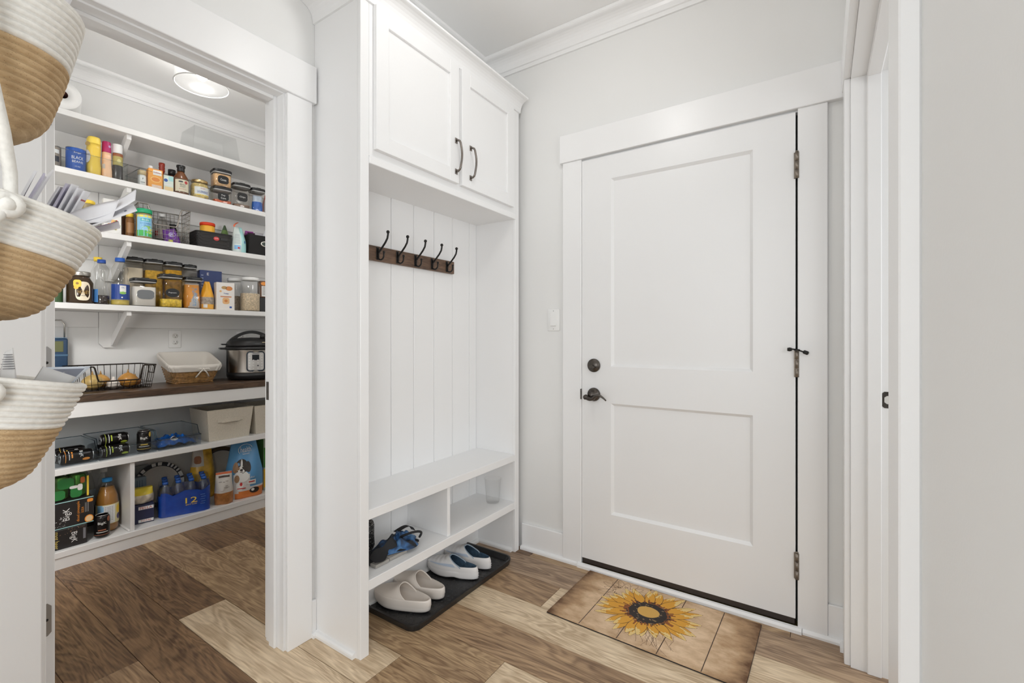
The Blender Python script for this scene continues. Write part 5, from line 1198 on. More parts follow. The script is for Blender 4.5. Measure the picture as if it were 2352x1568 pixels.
# wrapped small bottles in the right tray
wp = thing('bottle_pack', 'pack of small bottles in crinkled blue film lying in the right clear tray', 'bottle pack', (-3.33, 1.20, z+0.0035))
BF = M((0.012, 0.12, 0.48), 0.2, noise=0.5, nscale=30, coat=0.3)
for i in range(5):
    b = MB().lathe([(0.022, 0), (0.024, 0.01), (0.024, 0.085), (0.010, 0.115), (0.010, 0.120)], n=16)
    part('bottle', b.xf(Matrix.Translation((0.105, -0.075+0.036*i, 0.026)) @ Matrix.Rotation(-PI/2, 4, 'Y')), CB, wp)
rnd = random.Random(4)
def crump(u, v):
    x = -0.10+0.19*u; y = -0.10+0.20*v
    hgt = 0.062*(math.sin(PI*min(1, max(0, u*0.94+0.03)))**0.45)*(math.sin(PI*min(1, max(0, v*0.94+0.03)))**0.45)
    return (x, y, 0.001+hgt*(0.85+0.25*math.sin(23*v+5*u)*math.sin(9*u+2)+0.08*math.sin(31*u+17*v)))
part('film', MB().grid(crump, 26, 34), [BF], wp)
mb = MB(); patch(mb, lambda a, b: (lambda p: (p[0]+0.001, p[1], p[2]+0.0025))(crump(0.80-b/0.19, 0.45+a/0.20)), 0.036, 0.03, 0); patch(mb, lambda a, b: (lambda p: (p[0]+0.001, p[1], p[2]+0.003))(crump(0.80-b/0.19, 0.45+a/0.20)), 0.024, 0.014, 1)
part('label', mb, [LABW, INK], wp)
LINEN = M((0.60, 0.55, 0.46), 0.9, noise=0.12, nscale=240, bump=0.3)
def fabric_bin(label, x, y, w_, d_, h, taper=0.86):
    t = thing('fabric_bin', label, 'bin', (x, y, z), 0, 'beige fabric bins on the base unit shelf')
    part('body', open_box(w_, d_, h, 0.004, taper=taper), LINEN, t)
    tilt = (1-taper)*d_/2/h
    xf = lambda zz: d_/2*taper+(d_/2-d_/2*taper)*zz/h+0.001
    hd = MB()
    hd.grid(lambda u, v: (xf(h*0.62)+0.002+0.014*math.sin(PI*v), -0.055+0.11*v, h*0.62-0.012+0.024*u+0.004*math.sin(PI*v)), 3, 12)
    hd.grid(lambda u, v: (xf(h*0.62)+0.0005+0.012*math.sin(PI*v), -0.055+0.11*v, h*0.62-0.012+0.024*u+0.004*math.sin(PI*v)), 3, 12)
    part('handle', hd, LINEN, t)
    for s in (-1, 1): part('handle_tab', MB().rbox(xf(h*0.62)-0.0005, xf(h*0.62)+0.0022, s*0.064-0.014, s*0.064+0.014, h*0.62-0.009, h*0.62+0.009, 0.0008), LINEN, t)
    part('seam', MB().tube([(d_/2+0.0005, -w_/2, h-0.002), (d_/2+0.0005, w_/2, h-0.002)], 0.002, 6), LINEN, t)
fabric_bin('beige fabric bin with a front handle beside the blue bottle tray', -3.335, 1.487, 0.285, 0.255, 0.200)
fabric_bin('beige fabric bin partly hidden by the pantry door jamb', -3.335, 1.775, 0.275, 0.255, 0.195)

# ---------------------------------------------------------------- bottom shelf: cartons, bottles, bags
z = 0.0905
def carton(name, label, y0, y1, x1, d, z0, h, col, prints, cat='carton', group='soda cartons stacked on the bottom shelf'):
    t = thing(name, label, cat, (x1-d/2, (y0+y1)/2, z0), group=group)
    part('box', MB().rbox(-d/2, d/2, -(y1-y0)/2, (y1-y0)/2, 0.0003, h, 0.003), col, t)
    mb = MB(); mats = []
    def mi(m_):
        if m_ not in mats: mats.append(m_)
        return mats.index(m_)
    prints(mb, d/2+0.0005, (y1-y0)/2, h, mi); part('print', mb, mats, t); return t
BKB = C(0.018, 0.016, 0.016, 0.4)
def p_root(mb, x, hy, h, mi):
    put_text(mb, 'BigK', 0.052, 0.030, lambda a, b: (x, hy-0.055+a, h*0.48+b), mi(LABW), -1); put_text(mb, 'root beer', 0.085, 0.020, lambda a, b: (x, hy-0.118+a, h*0.50+b), mi(C(0.65, 0.50, 0.12)), -1)
    r = random.Random(2)
    for i in range(26): patch(mb, lambda a, b, q=(r.uniform(hy-0.11, hy-0.01), r.uniform(h*0.72, h*0.97)): (x, q[0]+a, q[1]+b), 0.0022, 0.0022, mi(C(0.35, 0.2, 0.12)), 2)
    patch(mb, lambda a, b: (x, hy-0.012+a, h*0.55+b), 0.010, 0.055, mi(C(0.2, 0.2, 0.22)))
def p_orange(mb, x, hy, h, mi):
    put_text(mb, 'BigK', 0.062, 0.034, lambda a, b: (x, hy-0.105+a, h*0.50+b), mi(LABW), 1); put_text(mb, 'for', 0.012, 0.010, lambda a, b: (x, hy-0.13+a, h*0.40+b), mi(LABW), 1)
    put_text(mb, 'diced pineapple', 0.105, 0.014, lambda a, b: (x, hy-0.062+a, h*0.52+b), mi(ORANGE), 1); put_text(mb, 'SODA', 0.030, 0.010, lambda a, b: (x, hy-0.046+a, h*0.55+b), mi(ORANGE), 1)
    for i in range(3): patch(mb, lambda a, b, i=i: (x, hy-0.035+0.006*i+a, h*0.62+b), 0.0018, 0.05, mi(C(0.4, 0.4, 0.4)))
    patch(mb, lambda a, b: (x, hy-0.020+a, h*0.16+b), 0.036, 0.040, mi(ORANGE), 8, 'oval'); patch(mb, lambda a, b: (x+0.0004, hy-0.020+a, h*0.16+b), 0.028, 0.031, mi(C(0.85, 0.62, 0.35)), 8, 'oval'); patch(mb, lambda a, b: (x, hy-0.016+a, h*0.86+b), 0.026, 0.016, mi(ORANGE), 8, 'plaque')
    patch(mb, lambda a, b: (x, a, 0.003+b), 2*hy-0.004, 0.004, mi(TEAL)); patch(mb, lambda a, b: (x, a, h-0.003+b), 2*hy-0.004, 0.004, mi(TEAL))
    r = random.Random(5)
    for i in range(22): patch(mb, lambda a, b, q=(r.uniform(hy-0.16, hy-0.11), r.uniform(0.008, h*0.3)): (x, q[0]+a, q[1]+b), 0.002, 0.002, mi(LABW), 2)
carton('soda_carton', 'black root beer carton at the bottom of the soda stack', 0.400, 0.777, -3.215, 0.26, z, 0.1, BKB, p_root)
carton('soda_carton', 'black orange soda carton in the middle of the soda stack', 0.420, 0.806, -3.225, 0.26, z+0.1005, 0.137, BKB, p_orange)
gp = thing('can_pack', 'shrink-wrapped pack of green cans on top of the soda cartons', 'can pack', (-3.34, 0.64, z+0.238))
for i in range(2):
    for j in range(4):
        mb = MB().lathe([(0.026, 0.001), (0.032, 0.010), (0.032, 0.100), (0.027, 0.112), (0.027, 0.115), (0.0001, 0.113)], n=20)
        part('can', mb.xf(Matrix.Translation((0.055-0.068*i, 0.115-0.068*j, 0.002))), M((0.10, 0.30, 0.06), 0.25, 0.5, noise=0.4, nscale=25), gp)
def gfilm(u, v):
    a = 2*PI*v; c, s = math.cos(a), math.sin(a); e = 2/7; c = math.copysign(abs(c)**e, c); s = math.copysign(abs(s)**e, s)
    return (0.02+c*(0.072+0.002*math.sin(9*a+6*u)), 0.012+s*(0.142+0.002*math.sin(13*a)), 0.0008+0.118*u)
part('film', MB().grid(gfilm, 6, 48, wrap=True), clear((0.72, 0.86, 0.68), 0.12, 2.2, 'green_film'), gp)
mb = MB(); gx = 0.0935
for yy, zz, w_, h_, m_ in ((0.06, 0.085, 0.07, 0.05, 0), (-0.01, 0.09, 0.06, 0.04, 0), (0.10, 0.032, 0.05, 0.05, 0), (0.03, 0.030, 0.06, 0.045, 0), (0.115, 0.055, 0.022, 0.03, 1), (0.125, 0.09, 0.02, 0.03, 2), (0.09, 0.060, 0.035, 0.014, 1)):
    patch(mb, lambda a, b, yy=yy, zz=zz: (gx, yy+a, zz+b), w_, h_, m_, 8, 'plaque'); gx += 0.0003
patch(mb, lambda a, b: (0.0945, 0.146+a, 0.055+b), 0.008, 0.105, 3)
part('print', mb, [C(0.03, 0.20, 0.05, 0.3), LABW, C(0.45, 0.12, 0.03), YEL], gp)
# bottles beside the cartons
def big_bottle(label, x, y, r, h, liquid, cap, fill=0.85, capc=None, lab=None, group=None, name='drink_bottle', square=None):
    t = goods(name, label, 'bottle', x, y, z, group=group)
    pr = [(r*0.85, 0), (r*0.97, 0.008), (r, 0.02), (r*0.985, h*0.30), (r, h*0.52), (r*0.93, h*0.66), (r*0.62, h*0.83), (r*0.36, h*0.90), (r*0.34, h*0.93)]
    part('bottle', MB().lathe(pr, n=32, sq=square), CB, t)
    lp = [(0.0001, 0.003)]+[(rr*0.95, zz+0.002) for rr, zz in pr if zz < h*fill]+[(0.0001, h*fill-0.004)]
    part('drink', MB().lathe(lp, n=28, sq=square), liquid, t)
    part('cap', MB().lathe([(r*0.43, h*0.932), (r*0.45, h*0.94), (r*0.44, h*0.995), (0.0001, h)], n=24), cap, t)
    if lab: label_on(t, r*1.0, *lab)
    return t
jb = big_bottle('large bottle of amber juice with a blue cap and printed label', -3.335, 0.890, 0.050, 0.292, M((0.42, 0.19, 0.04), 0.12), C(0.03, 0.26, 0.62), 0.84)
label_on(jb, 0.0506, 0.045, 0.152, C(0.78, 0.70, 0.40), 2.9, 0, [('#', 0.056, 0.100, 0, LABW, -0.05), ('#', 0.026, 0.105, 0, C(0.30, 0.58, 0.85), -0.85), ('#', 0.012, 0.090, 0, C(0.30, 0.58, 0.85), -0.6), ('#oval', 0.026, 0.034, -0.022, C(0.08, 0.06, 0.18), 0.95), ('#oval', 0.026, 0.05, 0.02, YEL, 0.9)]+[('#', 0.040, 0.002, 0.040-0.008*i, INK, -0.05) for i in range(10)])
for i, (x, y, c, l) in enumerate(((-3.505, 0.848, WHITE, 'clear bottle with a white cap behind the juice, nearer the cartons'), (-3.45, 0.905, WHITE, 'clear bottle with a white cap directly behind the juice bottle'))):
    b = big_bottle(l, x, y, 0.036, 0.325, C(0.14, 0.12, 0.12, 0.15), c, 0.5); label_on(b, 0.0365, 0.17, 0.21, C(0.62, 0.72, 0.80), 2.4)
b = big_bottle('dark cola bottle with a pale label right of the juice bottle', -3.395, 0.905+0.085-0.07, 0.001, 0.002, BLACK, BLACK) if False else None
soda('dark cola can standing on the bottom shelf beside the soda cartons', (-3.240, 0.843, z+0.0005), (0, 0, -0.25), C(0.35, 0.12, 0.06))
# right of the divider
nb = thing('food_box', 'small navy box with red and white lettering right of the divider', 'box', (-3.345, 1.055, z), math.radians(-10))
part('box', MB().rbox(-0.07, 0.07, -0.046, 0.046, 0.0003, 0.105, 0.002), C(0.02, 0.025, 0.07), nb)
mb = MB(); F = lambda a, b: (0.0705, a, b)
patch(mb, lambda a, b: F(a+0.008, 0.088+b), 0.07, 0.018, 0); put_text(mb, 'PELLA', 0.056, 0.013, lambda a, b: (0.0709, a+0.008, 0.088+b), 1); part('front_label', mb, [LABW, RED], nb)
mb = MB(); patch(mb, lambda a, b: F(a+0.008, 0.014+b), 0.07, 0.016, 0); put_text(mb, 'TOTAL', 0.05, 0.010, lambda a, b: (0.0709, a+0.008, 0.014+b), 1); part('base_label', mb, [LABW, RED], nb)
t = thing('snack_bag', 'yellow and white snack bag lying on the small navy box', 'bag', (-3.345, 1.050, z+0.107), math.radians(-10))
f_, b_ = bag(0.115, 0.085, 0.10, top=0.95, bulge=1.1, seed=41, flat=0.3); part('film', bag_mesh(f_, b_, lambda s, t_: 1 if t_ < 0.6 else 0, 14), [C(0.85, 0.66, 0.06, 0.3), M((0.74, 0.66, 0.52), 0.4, noise=0.3, nscale=40)], t)
t = thing('food_box', 'grey-blue packet standing on end behind the yellow snack bag', 'box', (-3.44, 1.055, z), math.radians(-5))
part('box', MB().rbox(-0.02, 0.02, -0.045, 0.045, 0.0003, 0.235, 0.003), C(0.20, 0.27, 0.34), t)
mb = MB()
for i in range(5): patch(mb, lambda a, b, i=i: (0.0204, -0.024+0.012*i+a, 0.195+b), 0.004, 0.045, 0, 2)
part('print', mb, C(0.08, 0.13, 0.2), t)
# water pack
wk2 = thing('water_pack', 'pack of twelve water bottles in blue film marked 12', 'bottle pack', (-3.33, 1.265, z), math.radians(-17))
PW, PD = 0.262, 0.200
WB = clear((0.965, 0.975, 0.985), 0.08, 2.6, 'water_bottle_plastic')
bt = MB().lathe([(0.028, 0), (0.0315, 0.008), (0.0315, 0.115), (0.030, 0.135), (0.014, 0.178), (0.0125, 0.188)], n=20).mesh('bottle', WB)
cpm = MB().lathe([(0.0145, 0.1882), (0.0148, 0.203), (0.0001, 0.204)], n=16).mesh('cap', C(0.02, 0.10, 0.42, 0.3))
for i in range(3):
    for j in range(4):
        loc = (PD/2-0.034-0.0655*i, -PW/2+0.034+0.0648*j, 0.0012)
        bo = link('bottle', bt, wk2, loc); link('cap', cpm, bo)
def wfilm(u, v):
    a = 2*PI*v; c, s = math.cos(a), math.sin(a); e = 2/7; c = math.copysign(abs(c)**e, c); s = math.copysign(abs(s)**e, s)
    x = c*(PD/2+0.0015); y = s*(PW/2+0.0015)
    if abs(c) > 0.97: x += math.copysign(0.0045*(abs(math.cos(PI*(y+PW/2)/0.0648+PI/2))-0.6), c)
    top = 0.128+0.016*math.sin(2*PI*y/0.13+0.5)*(abs(c) > 0.9)+0.022*(0.5+y/PW)
    return (x*(1+0.01*math.sin(20*u+7*a)), y, 0.0006+u*top)
def wmi(u, v): return 0
part('film', MB().grid(wfilm, 10, 96, wrap=True), M((0.008, 0.055, 0.34), 0.22, coat=0.4, noise=0.2, nscale=18), wk2)
part('clear_film', MB().grid(lambda u, v: (lambda p: (p[0]*(1-0.05*u), p[1]*(1-0.05*u), p[2]+0.052*u))(wfilm(1, v)), 4, 64, wrap=True), clear((0.90, 0.93, 0.97), 0.08, 1.8, 'clear_film'), wk2)
def fx(cy, cz): return lambda a, b: (PD/2+0.0075, cy+a, cz+b)
mb = MB(); put_text(mb, '12', 0.060, 0.034, fx(0.030, 0.082), 0); put_text(mb, 'BOTTLES', 0.056, 0.007, fx(0.030, 0.056), 0)
for i in range(5): patch(mb, fx(0.088+0.004*(i % 2), 0.105-0.014*i), 0.024, 0.004, 1)
sidef = lambda cx, cz: (lambda a, b: (cx+a, -PW/2-0.0062, cz+b))
patch(mb, sidef(0.01, 0.070), 0.125, 0.085, 2, 8, 'oval'); patch(mb, lambda a, b: (0.01+a, -PW/2-0.0067, 0.105+b), 0.06, 0.022, 3); patch(mb, lambda a, b: (0.0+a, -PW/2-0.0071, 0.110+b), 0.018, 0.028, 4)
part('print', mb, [C(0.80, 0.60, 0.08), C(0.05, 0.14, 0.45), C(0.16, 0.25, 0.36, 0.25), LBLUE, LABW], wk2)
# plates
def plate(label, x, y, r, rim, patterned):
    t = thing('paper_plate', label, 'plate', (x, y, z+r*math.cos(0.22)+0.001))
    m4 = Matrix.Rotation(PI/2-0.22, 4, 'Y')
    part('dish', MB().lathe([(0.0001, 0.0), (r*0.72, 0.0), (r*0.80, 0.008), (r*0.985, 0.014), (r*0.985, 0.010), (r*0.80, 0.003), (r*0.70, -0.004), (0.0001, -0.004)], n=48).xf(m4), M((0.70, 0.67, 0.62), 0.5), t)
    rb = MB().lathe([(r*0.845, 0.0108), (r*0.99, 0.0155), (r, 0.0135), (r*0.992, 0.010)], n=72); rb.f = rb.f[:72*3]
    if patterned:
        rr = random.Random(8); rb.m = [(1 if rr.random() < 0.55 and i < 72 else 0) for i in range(72*3)]
    else: rb.m = [0]*72*3
    rb.s = [False]*72*3
    part('rim_print', rb.xf(m4), [rim, LABW], t)
    ring = MB().lathe([(r*0.815, 0.0102), (r*0.845, 0.0112)], n=48); ring.f = ring.f[:48]; ring.m = [0]*48; ring.s = [True]*48
    part('ring', ring.xf(m4), INK, t)
plate('paper plate with a black and white patterned rim leaning behind the water pack', -3.545, 1.205, 0.138, INK, True)
plate('paper plate with a brown rim leaning behind the dog food bag', -3.565, 1.585, 0.150, C(0.10, 0.06, 0.035), False)
t = thing('food_box', 'grey flat packet leaning behind the patterned paper plate', 'box', (-3.580, 1.10, z))
part('box', MB().rbox(-0.012, 0.012, -0.06, 0.06, 0.0003, 0.27, 0.002), C(0.30, 0.33, 0.34), t)
t = goods('snack_bag', 'tall golden yellow chip bag with a pale top behind the water pack', 'bag', -3.475, 1.430, z, face=-0.1)
f_, b_ = bag(0.150, 0.355, 0.10, top=0.72, lean=-0.02, seed=51)
part('film', bag_mesh(f_, b_, lambda s, t_: 1 if (s < -0.05 and t_ > 0.60) else 0, 18), [M((0.80, 0.45, 0.05), 0.25, noise=0.35, nscale=18, coat=0.4), C(0.62, 0.58, 0.52, 0.3)], t)
mb = MB(); patch(mb, on_bag(f_, 0.150, 0.355, -0.040, 0.26, 0.002), 0.05, 0.045, 0, 8, 'plaque'); part('print', mb, [C(0.35, 0.12, 0.04)], t)
t = goods('snack_bag', 'orange-brown bag with a white printed panel beside the water pack', 'bag', -3.235, 1.455, z, face=-0.3)
f_, b_ = bag(0.105, 0.205, 0.075, top=0.92, seed=52)
part('film', bag_mesh(f_, b_, lambda s, t_: 1 if t_ < 0.36 else (2 if t_ > 0.93 else 0), 16), [C(0.62, 0.59, 0.55, 0.35), M((0.42, 0.17, 0.05), 0.3, noise=0.3, nscale=40), C(0.60, 0.12, 0.03)], t)
mb = MB(); rr = random.Random(6)
for i in range(12): patch(mb, on_bag(f_, 0.105, 0.205, rr.uniform(-.03, .03), rr.uniform(0.09, 0.16), 0.002), rr.uniform(.008, .022), 0.004, i % 2, 3)
patch(mb, on_bag(f_, 0.105, 0.205, 0.0, 0.178, 0.002), 0.07, 0.012, 2, 6)
part('print', mb, [C(0.25, 0.22, 0.2), C(0.45, 0.4, 0.36), C(0.06, 0.04, 0.03)], t)
# dog food bag
dg = thing('dog_food_bag', 'blue and white dog food bag with a picture of a dog', 'bag', (-3.270, 1.600, z), math.radians(-22))
W_, H_ = 0.225, 0.375
f_, b_ = bag(W_, H_, 0.115, top=0.68, lean=-0.035, bulge=1.25, seed=61, wav=0.010)
part('film', bag_mesh(f_, b_, lambda s, t_: 2 if (t_ < 0.13+0.04*s and s > -0.55) else (1 if (t_ < 0.30+0.16*s if s < 0.3 else t_ < 0.20) else (1 if (abs(s+0.15) < 0.45 and t_ < 0.42) else 0)), 30), [C(0.10, 0.30, 0.56, 0.3), C(0.68, 0.66, 0.65, 0.35), C(0.66, 0.20, 0.05, 0.3)], dg)
mb = MB(); ob = lambda cs, ct_, off=0.0018: on_bag(f_, W_, H_, cs, ct_, off)
DK, TN, WH_ = 0, 1, 2
put_text(mb, 'health', 0.085, 0.034, ob(0.012, 0.318), WH_); put_text(mb, 'balanced', 0.050, 0.011, ob(0.012, 0.292), WH_)
ringp = [ob(0.012+0.058*math.cos(a), 0.316+0.034*math.sin(a), 0.002)(0, 0) for a in [PI*0.1+PI*1.1*i/16 for i in range(17)]]; mb.tube(ringp, 0.0016, 5, WH_)
# dog: dark ears and cheeks, tan brows, white blaze, muzzle and chest
patch(mb, ob(-0.020, 0.2142, 0.0020), 0.085, 0.095, DK, 8, 'oval'); patch(mb, ob(-0.058, 0.2088, 0.0023), 0.034, 0.070, TN, 8, 'oval'); patch(mb, ob(0.022, 0.2088, 0.0023), 0.034, 0.070, DK, 8, 'oval')
patch(mb, ob(-0.020, 0.1485, 0.0022), 0.090, 0.075, WH_, 8, 'oval'); patch(mb, ob(-0.046, 0.1350, 0.0025), 0.03, 0.05, TN, 8, 'oval'); patch(mb, ob(-0.020, 0.1935, 0.0026), 0.046, 0.048, WH_, 8, 'oval'); patch(mb, ob(-0.020, 0.2322, 0.0027), 0.013, 0.056, WH_, 8, 'oval')
patch(mb, ob(-0.036, 0.2160, 0.0028), 0.011, 0.011, DK, 6, 'oval'); patch(mb, ob(-0.004, 0.2160, 0.0028), 0.011, 0.011, DK, 6, 'oval'); patch(mb, ob(-0.038, 0.2016, 0.0027), 0.014, 0.02, TN, 6, 'oval'); patch(mb, ob(-0.002, 0.2016, 0.0027), 0.014, 0.02, TN, 6, 'oval'); patch(mb, ob(-0.020, 0.1908, 0.0030), 0.020, 0.015, DK, 6, 'oval'); patch(mb, ob(-0.020, 0.1782, 0.0030), 0.020, 0.005, DK, 6, 'oval')
patch(mb, ob(-0.030, 0.085, 0.002), 0.045, 0.045, WH_, 6, 'plaque'); patch(mb, ob(-0.022, 0.098, 0.0024), 0.016, 0.024, 3, 6, 'oval'); patch(mb, ob(0.040, 0.105, 0.002), 0.05, 0.032, WH_, 6); patch(mb, ob(0.040, 0.108, 0.0024), 0.036, 0.008, 3, 6); patch(mb, ob(-0.02, 0.070, 0.0022), 0.05, 0.006, 3, 6)
patch(mb, ob(0.058, 0.045, 0.0022), 0.06, 0.04, DK, 8, 'oval'); patch(mb, ob(0.048, 0.05, 0.0025), 0.02, 0.02, WH_, 8, 'oval'); put_text(mb, 'Ador', 0.04, 0.014, ob(0.040, 0.140, 0.0022), WH_)
part('print', mb, [C(0.035, 0.025, 0.02), C(0.33, 0.19, 0.10), LABW, RED], dg)
t = thing('food_box', 'tall green and yellow box at the right end of the bottom shelf', 'box', (-3.36, 1.795, z), math.radians(-4))
part('box', MB().rbox(-0.09, 0.09, -0.055, 0.055, 0.0003, 0.375, 0.002), C(0.40, 0.45, 0.36), t)
mb = MB(); sf = lambda cx, cz: (lambda a, b: (cx+a, -0.0555, cz+b)); ff = lambda cy, cz: (lambda a, b: (0.0905, cy+a, cz+b))
patch(mb, ff(0, 0.085), 0.108, 0.13, 0); patch(mb, ff(0, 0.23), 0.108, 0.14, 1); patch(mb, ff(-0.01, 0.155), 0.04, 0.03, 2, 8, 'oval'); _gm = [C(0.72, 0.45, 0.04), C(0.06, 0.22, 0.04), C(0.3, 0.55, 0.1)]; part('front_print', mb, _gm, t)
mb = MB(); patch(mb, sf(0, 0.26), 0.178, 0.20, 1); patch(mb, sf(0, 0.075), 0.178, 0.14, 0); part('side_print', mb, _gm, t)

# ---------------------------------------------------------------- boot tray and shoes
RUB = M((0.016, 0.016, 0.017), 0.36, bump=0.05, nscale=150)
tr = thing('boot_tray', 'black rubber boot tray with a tread pattern under the hall tree', 'tray', (-1.506, 1.648, 0.0))
hx, hy, rc = 0.172, 0.352, 0.045
def rr_poly(hx, hy, r, n=6):
    o = []
    for cx, cy, a0 in ((hx-r, hy-r, 0), (-hx+r, hy-r, PI/2), (-hx+r, -hy+r, PI), (hx-r, -hy+r, 1.5*PI)):
        o += [(cx+r*math.cos(a0+PI/2*i/n), cy+r*math.sin(a0+PI/2*i/n)) for i in range(n+1)]
    return o
layers = [(0.000, 0.0005), (0.006, 0.022), (0.006, 0.028), (-0.003, 0.0285), (-0.006, 0.024), (-0.016, 0.0075)]
m_ = MB(); v = []; N_ = None
for off, zz in layers:
    pl_ = rr_poly(hx+off, hy+off, max(0.01, rc+off)); N_ = len(pl_); v += [(a, b, zz) for a, b in pl_]
f = [(j*N_+i, j*N_+(i+1) % N_, (j+1)*N_+(i+1) % N_, (j+1)*N_+i) for j in range(len(layers)-1) for i in range(N_)]
f += [tuple(range(N_)), tuple((len(layers)-1)*N_+i for i in range(N_))]
m_.add(v, f, 0, False); part('tray', m_, RUB, tr)
td = MB()
for i in range(13):
    for j in range(28):
        x, y = -0.138+0.023*i, -0.318+0.0235*j
        a = PI/4 if (i+j) % 2 else -PI/4; c, s = math.cos(a), math.sin(a)
        q = [(-0.0095, 0), (0, -0.0022), (0.0095, 0), (0, 0.0022)]
        td.add([(x+c*p-s*r, y+s*p+c*r, 0.0076) for p, r in q]+[(x, y, 0.0100)], [(0, 1, 4), (1, 2, 4), (2, 3, 4), (3, 0, 4)])
part('tread_pattern', td, RUB, tr, stuff=True)
def shoe(name, label, heel, toe, width, mats, kind, group):
    hx_, hy_ = heel; tx, ty = toe; L_ = math.hypot(tx-hx_, ty-hy_)
    t = thing(name, label, 'shoe', (hx_, hy_, 0.0112), math.atan2(ty-hy_, tx-hx_), group)
    hw = width/2
    def halfw(u):
        base = math.sin(PI*min(1, max(0, u)))**0.42
        return hw*base*(0.80+0.20*math.sin(PI*(u-0.12)/1.15)**2+(0.10 if kind == 'slide' else 0.04)*math.exp(-((u-0.70)/0.2)**2))
    NU = 30
    outline = [(i/NU) for i in range(NU+1)]
    us = [0.5-0.5*math.cos(PI*q) for q in outline]
    ring = [(u*L_, halfw(u)) for u in us]+[(u*L_, -halfw(u)) for u in reversed(us[1:-1])]
    n = len(ring)
    def lay(sc_, zz, zf=None): return [(L_/2+(x-L_/2)*sc_*(1.0), y*sc_, zz+(zf(x/L_) if zf else 0)) for x, y in ring]
    if kind == 'slide':
        tz = lambda u: 0.012*max(0, (u-0.78)/0.22)**2
        Ls = [lay(0.90, 0.0, tz), lay(0.985, 0.007, tz), lay(1.0, 0.018, tz), lay(1.0, 0.022, tz), lay(1.015, 0.026, tz), lay(1.01, 0.045), lay(0.985, 0.052), lay(0.945, 0.051), lay(0.90, 0.036), lay(0.4, 0.033)]
    else:
        tz = lambda u: 0.016*max(0, (u-0.72)/0.28)**2+0.006*math.exp(-((u-0.42)/0.09)**2)
        Ls = [lay(0.90, 0.0, tz), lay(0.99, 0.005, tz), lay(0.97, 0.010, tz), lay(1.0, 0.015, tz), lay(0.975, 0.020, tz), lay(1.0, 0.026, tz), lay(0.97, 0.031), lay(0.985, 0.036), lay(0.945, 0.052), lay(0.915, 0.057), lay(0.88, 0.053), lay(0.86, 0.036), lay(0.4, 0.034)]
    mb = MB(); vv = [p for l in Ls for p in l]
    nl = len(Ls)
    fs = [(j*n+i, j*n+(i+1) % n, (j+1)*n+(i+1) % n, (j+1)*n+i) for j in range(nl-1) for i in range(n)]
    fs += [tuple(range(n)), tuple((nl-1)*n+i for i in range(n))]
    mb.add(vv, fs, 0, True)
    if kind != 'slide':
        k0 = (nl-4)*n
        for q in range(len(mb.f)):
            if min(mb.f[q]) >= k0: mb.m[q] = 1
    part('sole', mb, mats[:2], t)
    # upper: dome from the opening edge to the toe
    top = 0.078 if kind == 'slide' else 0.083
    ue = (lambda th: 0.34+0.17*math.sin(th)**1.2) if kind == 'slide' else (lambda th: 0.30+0.24*math.sin(th)**1.5)
    z0 = 0.044 if kind == 'slide' else 0.050
    def dome(s, th, off=0.0):
        u0 = ue(th); u = u0+(0.985-u0)*s
        hgt = (top-z0)*(1-max(0, (u-0.45)/0.55)**2.0)**0.75 if u > 0.45 else (top-z0)*(1.0-0.35*max(0, 0.45-u)/0.2)
        if kind == 'slide': hgt += 0.016*math.exp(-((u-ue(PI/2))/0.10)**2)*math.sin(th)**2
        else: hgt += 0.010*math.exp(-((u-ue(PI/2))/0.10)**2)*math.sin(th)**2
        wv = halfw(min(0.985, u))*(0.99 if kind == 'slide' else 0.955)+off
        y = wv*math.copysign(abs(math.cos(th))**0.75, math.cos(th)); zz = z0+(hgt+off)*math.sin(th)**0.8
        if kind != 'slide' and off >= 0: zz += 0.0016*math.sin(2*PI*u*11)*math.sin(th)*(0.58 < u < 0.93); y *= 1+0.010*math.sin(2*PI*u*11)*(0.58 < u < 0.93)
        if s > 0.999: zz = z0-0.006
        return (u*L_, y, zz)
    up = MB()
    up.grid(lambda a, b: dome(a, PI*b), 40, 24, 0); part('upper', up, mats[2], t)
    inn = MB().grid(lambda a, b: dome(a*0.96, PI*b, -0.0045), 16, 20, 0); part('lining', inn, mats[1], t)
    ed = MB().tube([(lambda p, q: ((p[0]+q[0])/2, (p[1]+q[1])/2, (p[2]+q[2])/2))(dome(0, PI*i/24), dome(0, PI*i/24, -0.0045)) for i in range(25)], 0.0030, 6); part('collar', ed, mats[3], t)
    if kind != 'slide':
        bl = MB()
        for sd in (0.22, PI-0.22):
            bl.grid(lambda a, b, sd=sd: (lambda p: (p[0], p[1]*1.012, p[2]+0.001))(dome(0.12+0.75*a, sd+(b-0.5)*0.34*(1-0.6*a), 0.0012)), 12, 4)
        part('side_flash', bl, C(0.50, 0.58, 0.70, 0.5), t)
        pt_ = MB(); pt_.grid(lambda a, b: (lambda p: (p[0], p[1], p[2]+0.0008))(dome(0.05+0.16*a, PI*(0.22+0.56*b), 0.0015)), 6, 12); part('instep_patch', pt_, C(0.72, 0.71, 0.70, 0.5), t)
    return t
EVA = M((0.78, 0.715, 0.65), 0.5); EVB = M((0.76, 0.69, 0.62), 0.6)
shoe('slide_slipper', 'off white closed-toe slipper nearest the hall tree side panel', (-1.372, 1.428), (-1.652, 1.372), 0.106, (EVA, EVB, EVA, EVA), 'slide', 'off white slippers on the boot tray')
shoe('slide_slipper', 'off white closed-toe slipper beside the white and blue clogs', (-1.388, 1.532), (-1.668, 1.492), 0.104, (EVA, EVB, EVA, EVA), 'slide', 'off white slippers on the boot tray')
CW = M((0.76, 0.755, 0.76), 0.5); CI = M((0.05, 0.095, 0.15), 0.8, noise=0.3, nscale=60); CS = M((0.80, 0.775, 0.76), 0.55); CE = C(0.30, 0.38, 0.46, 0.5)
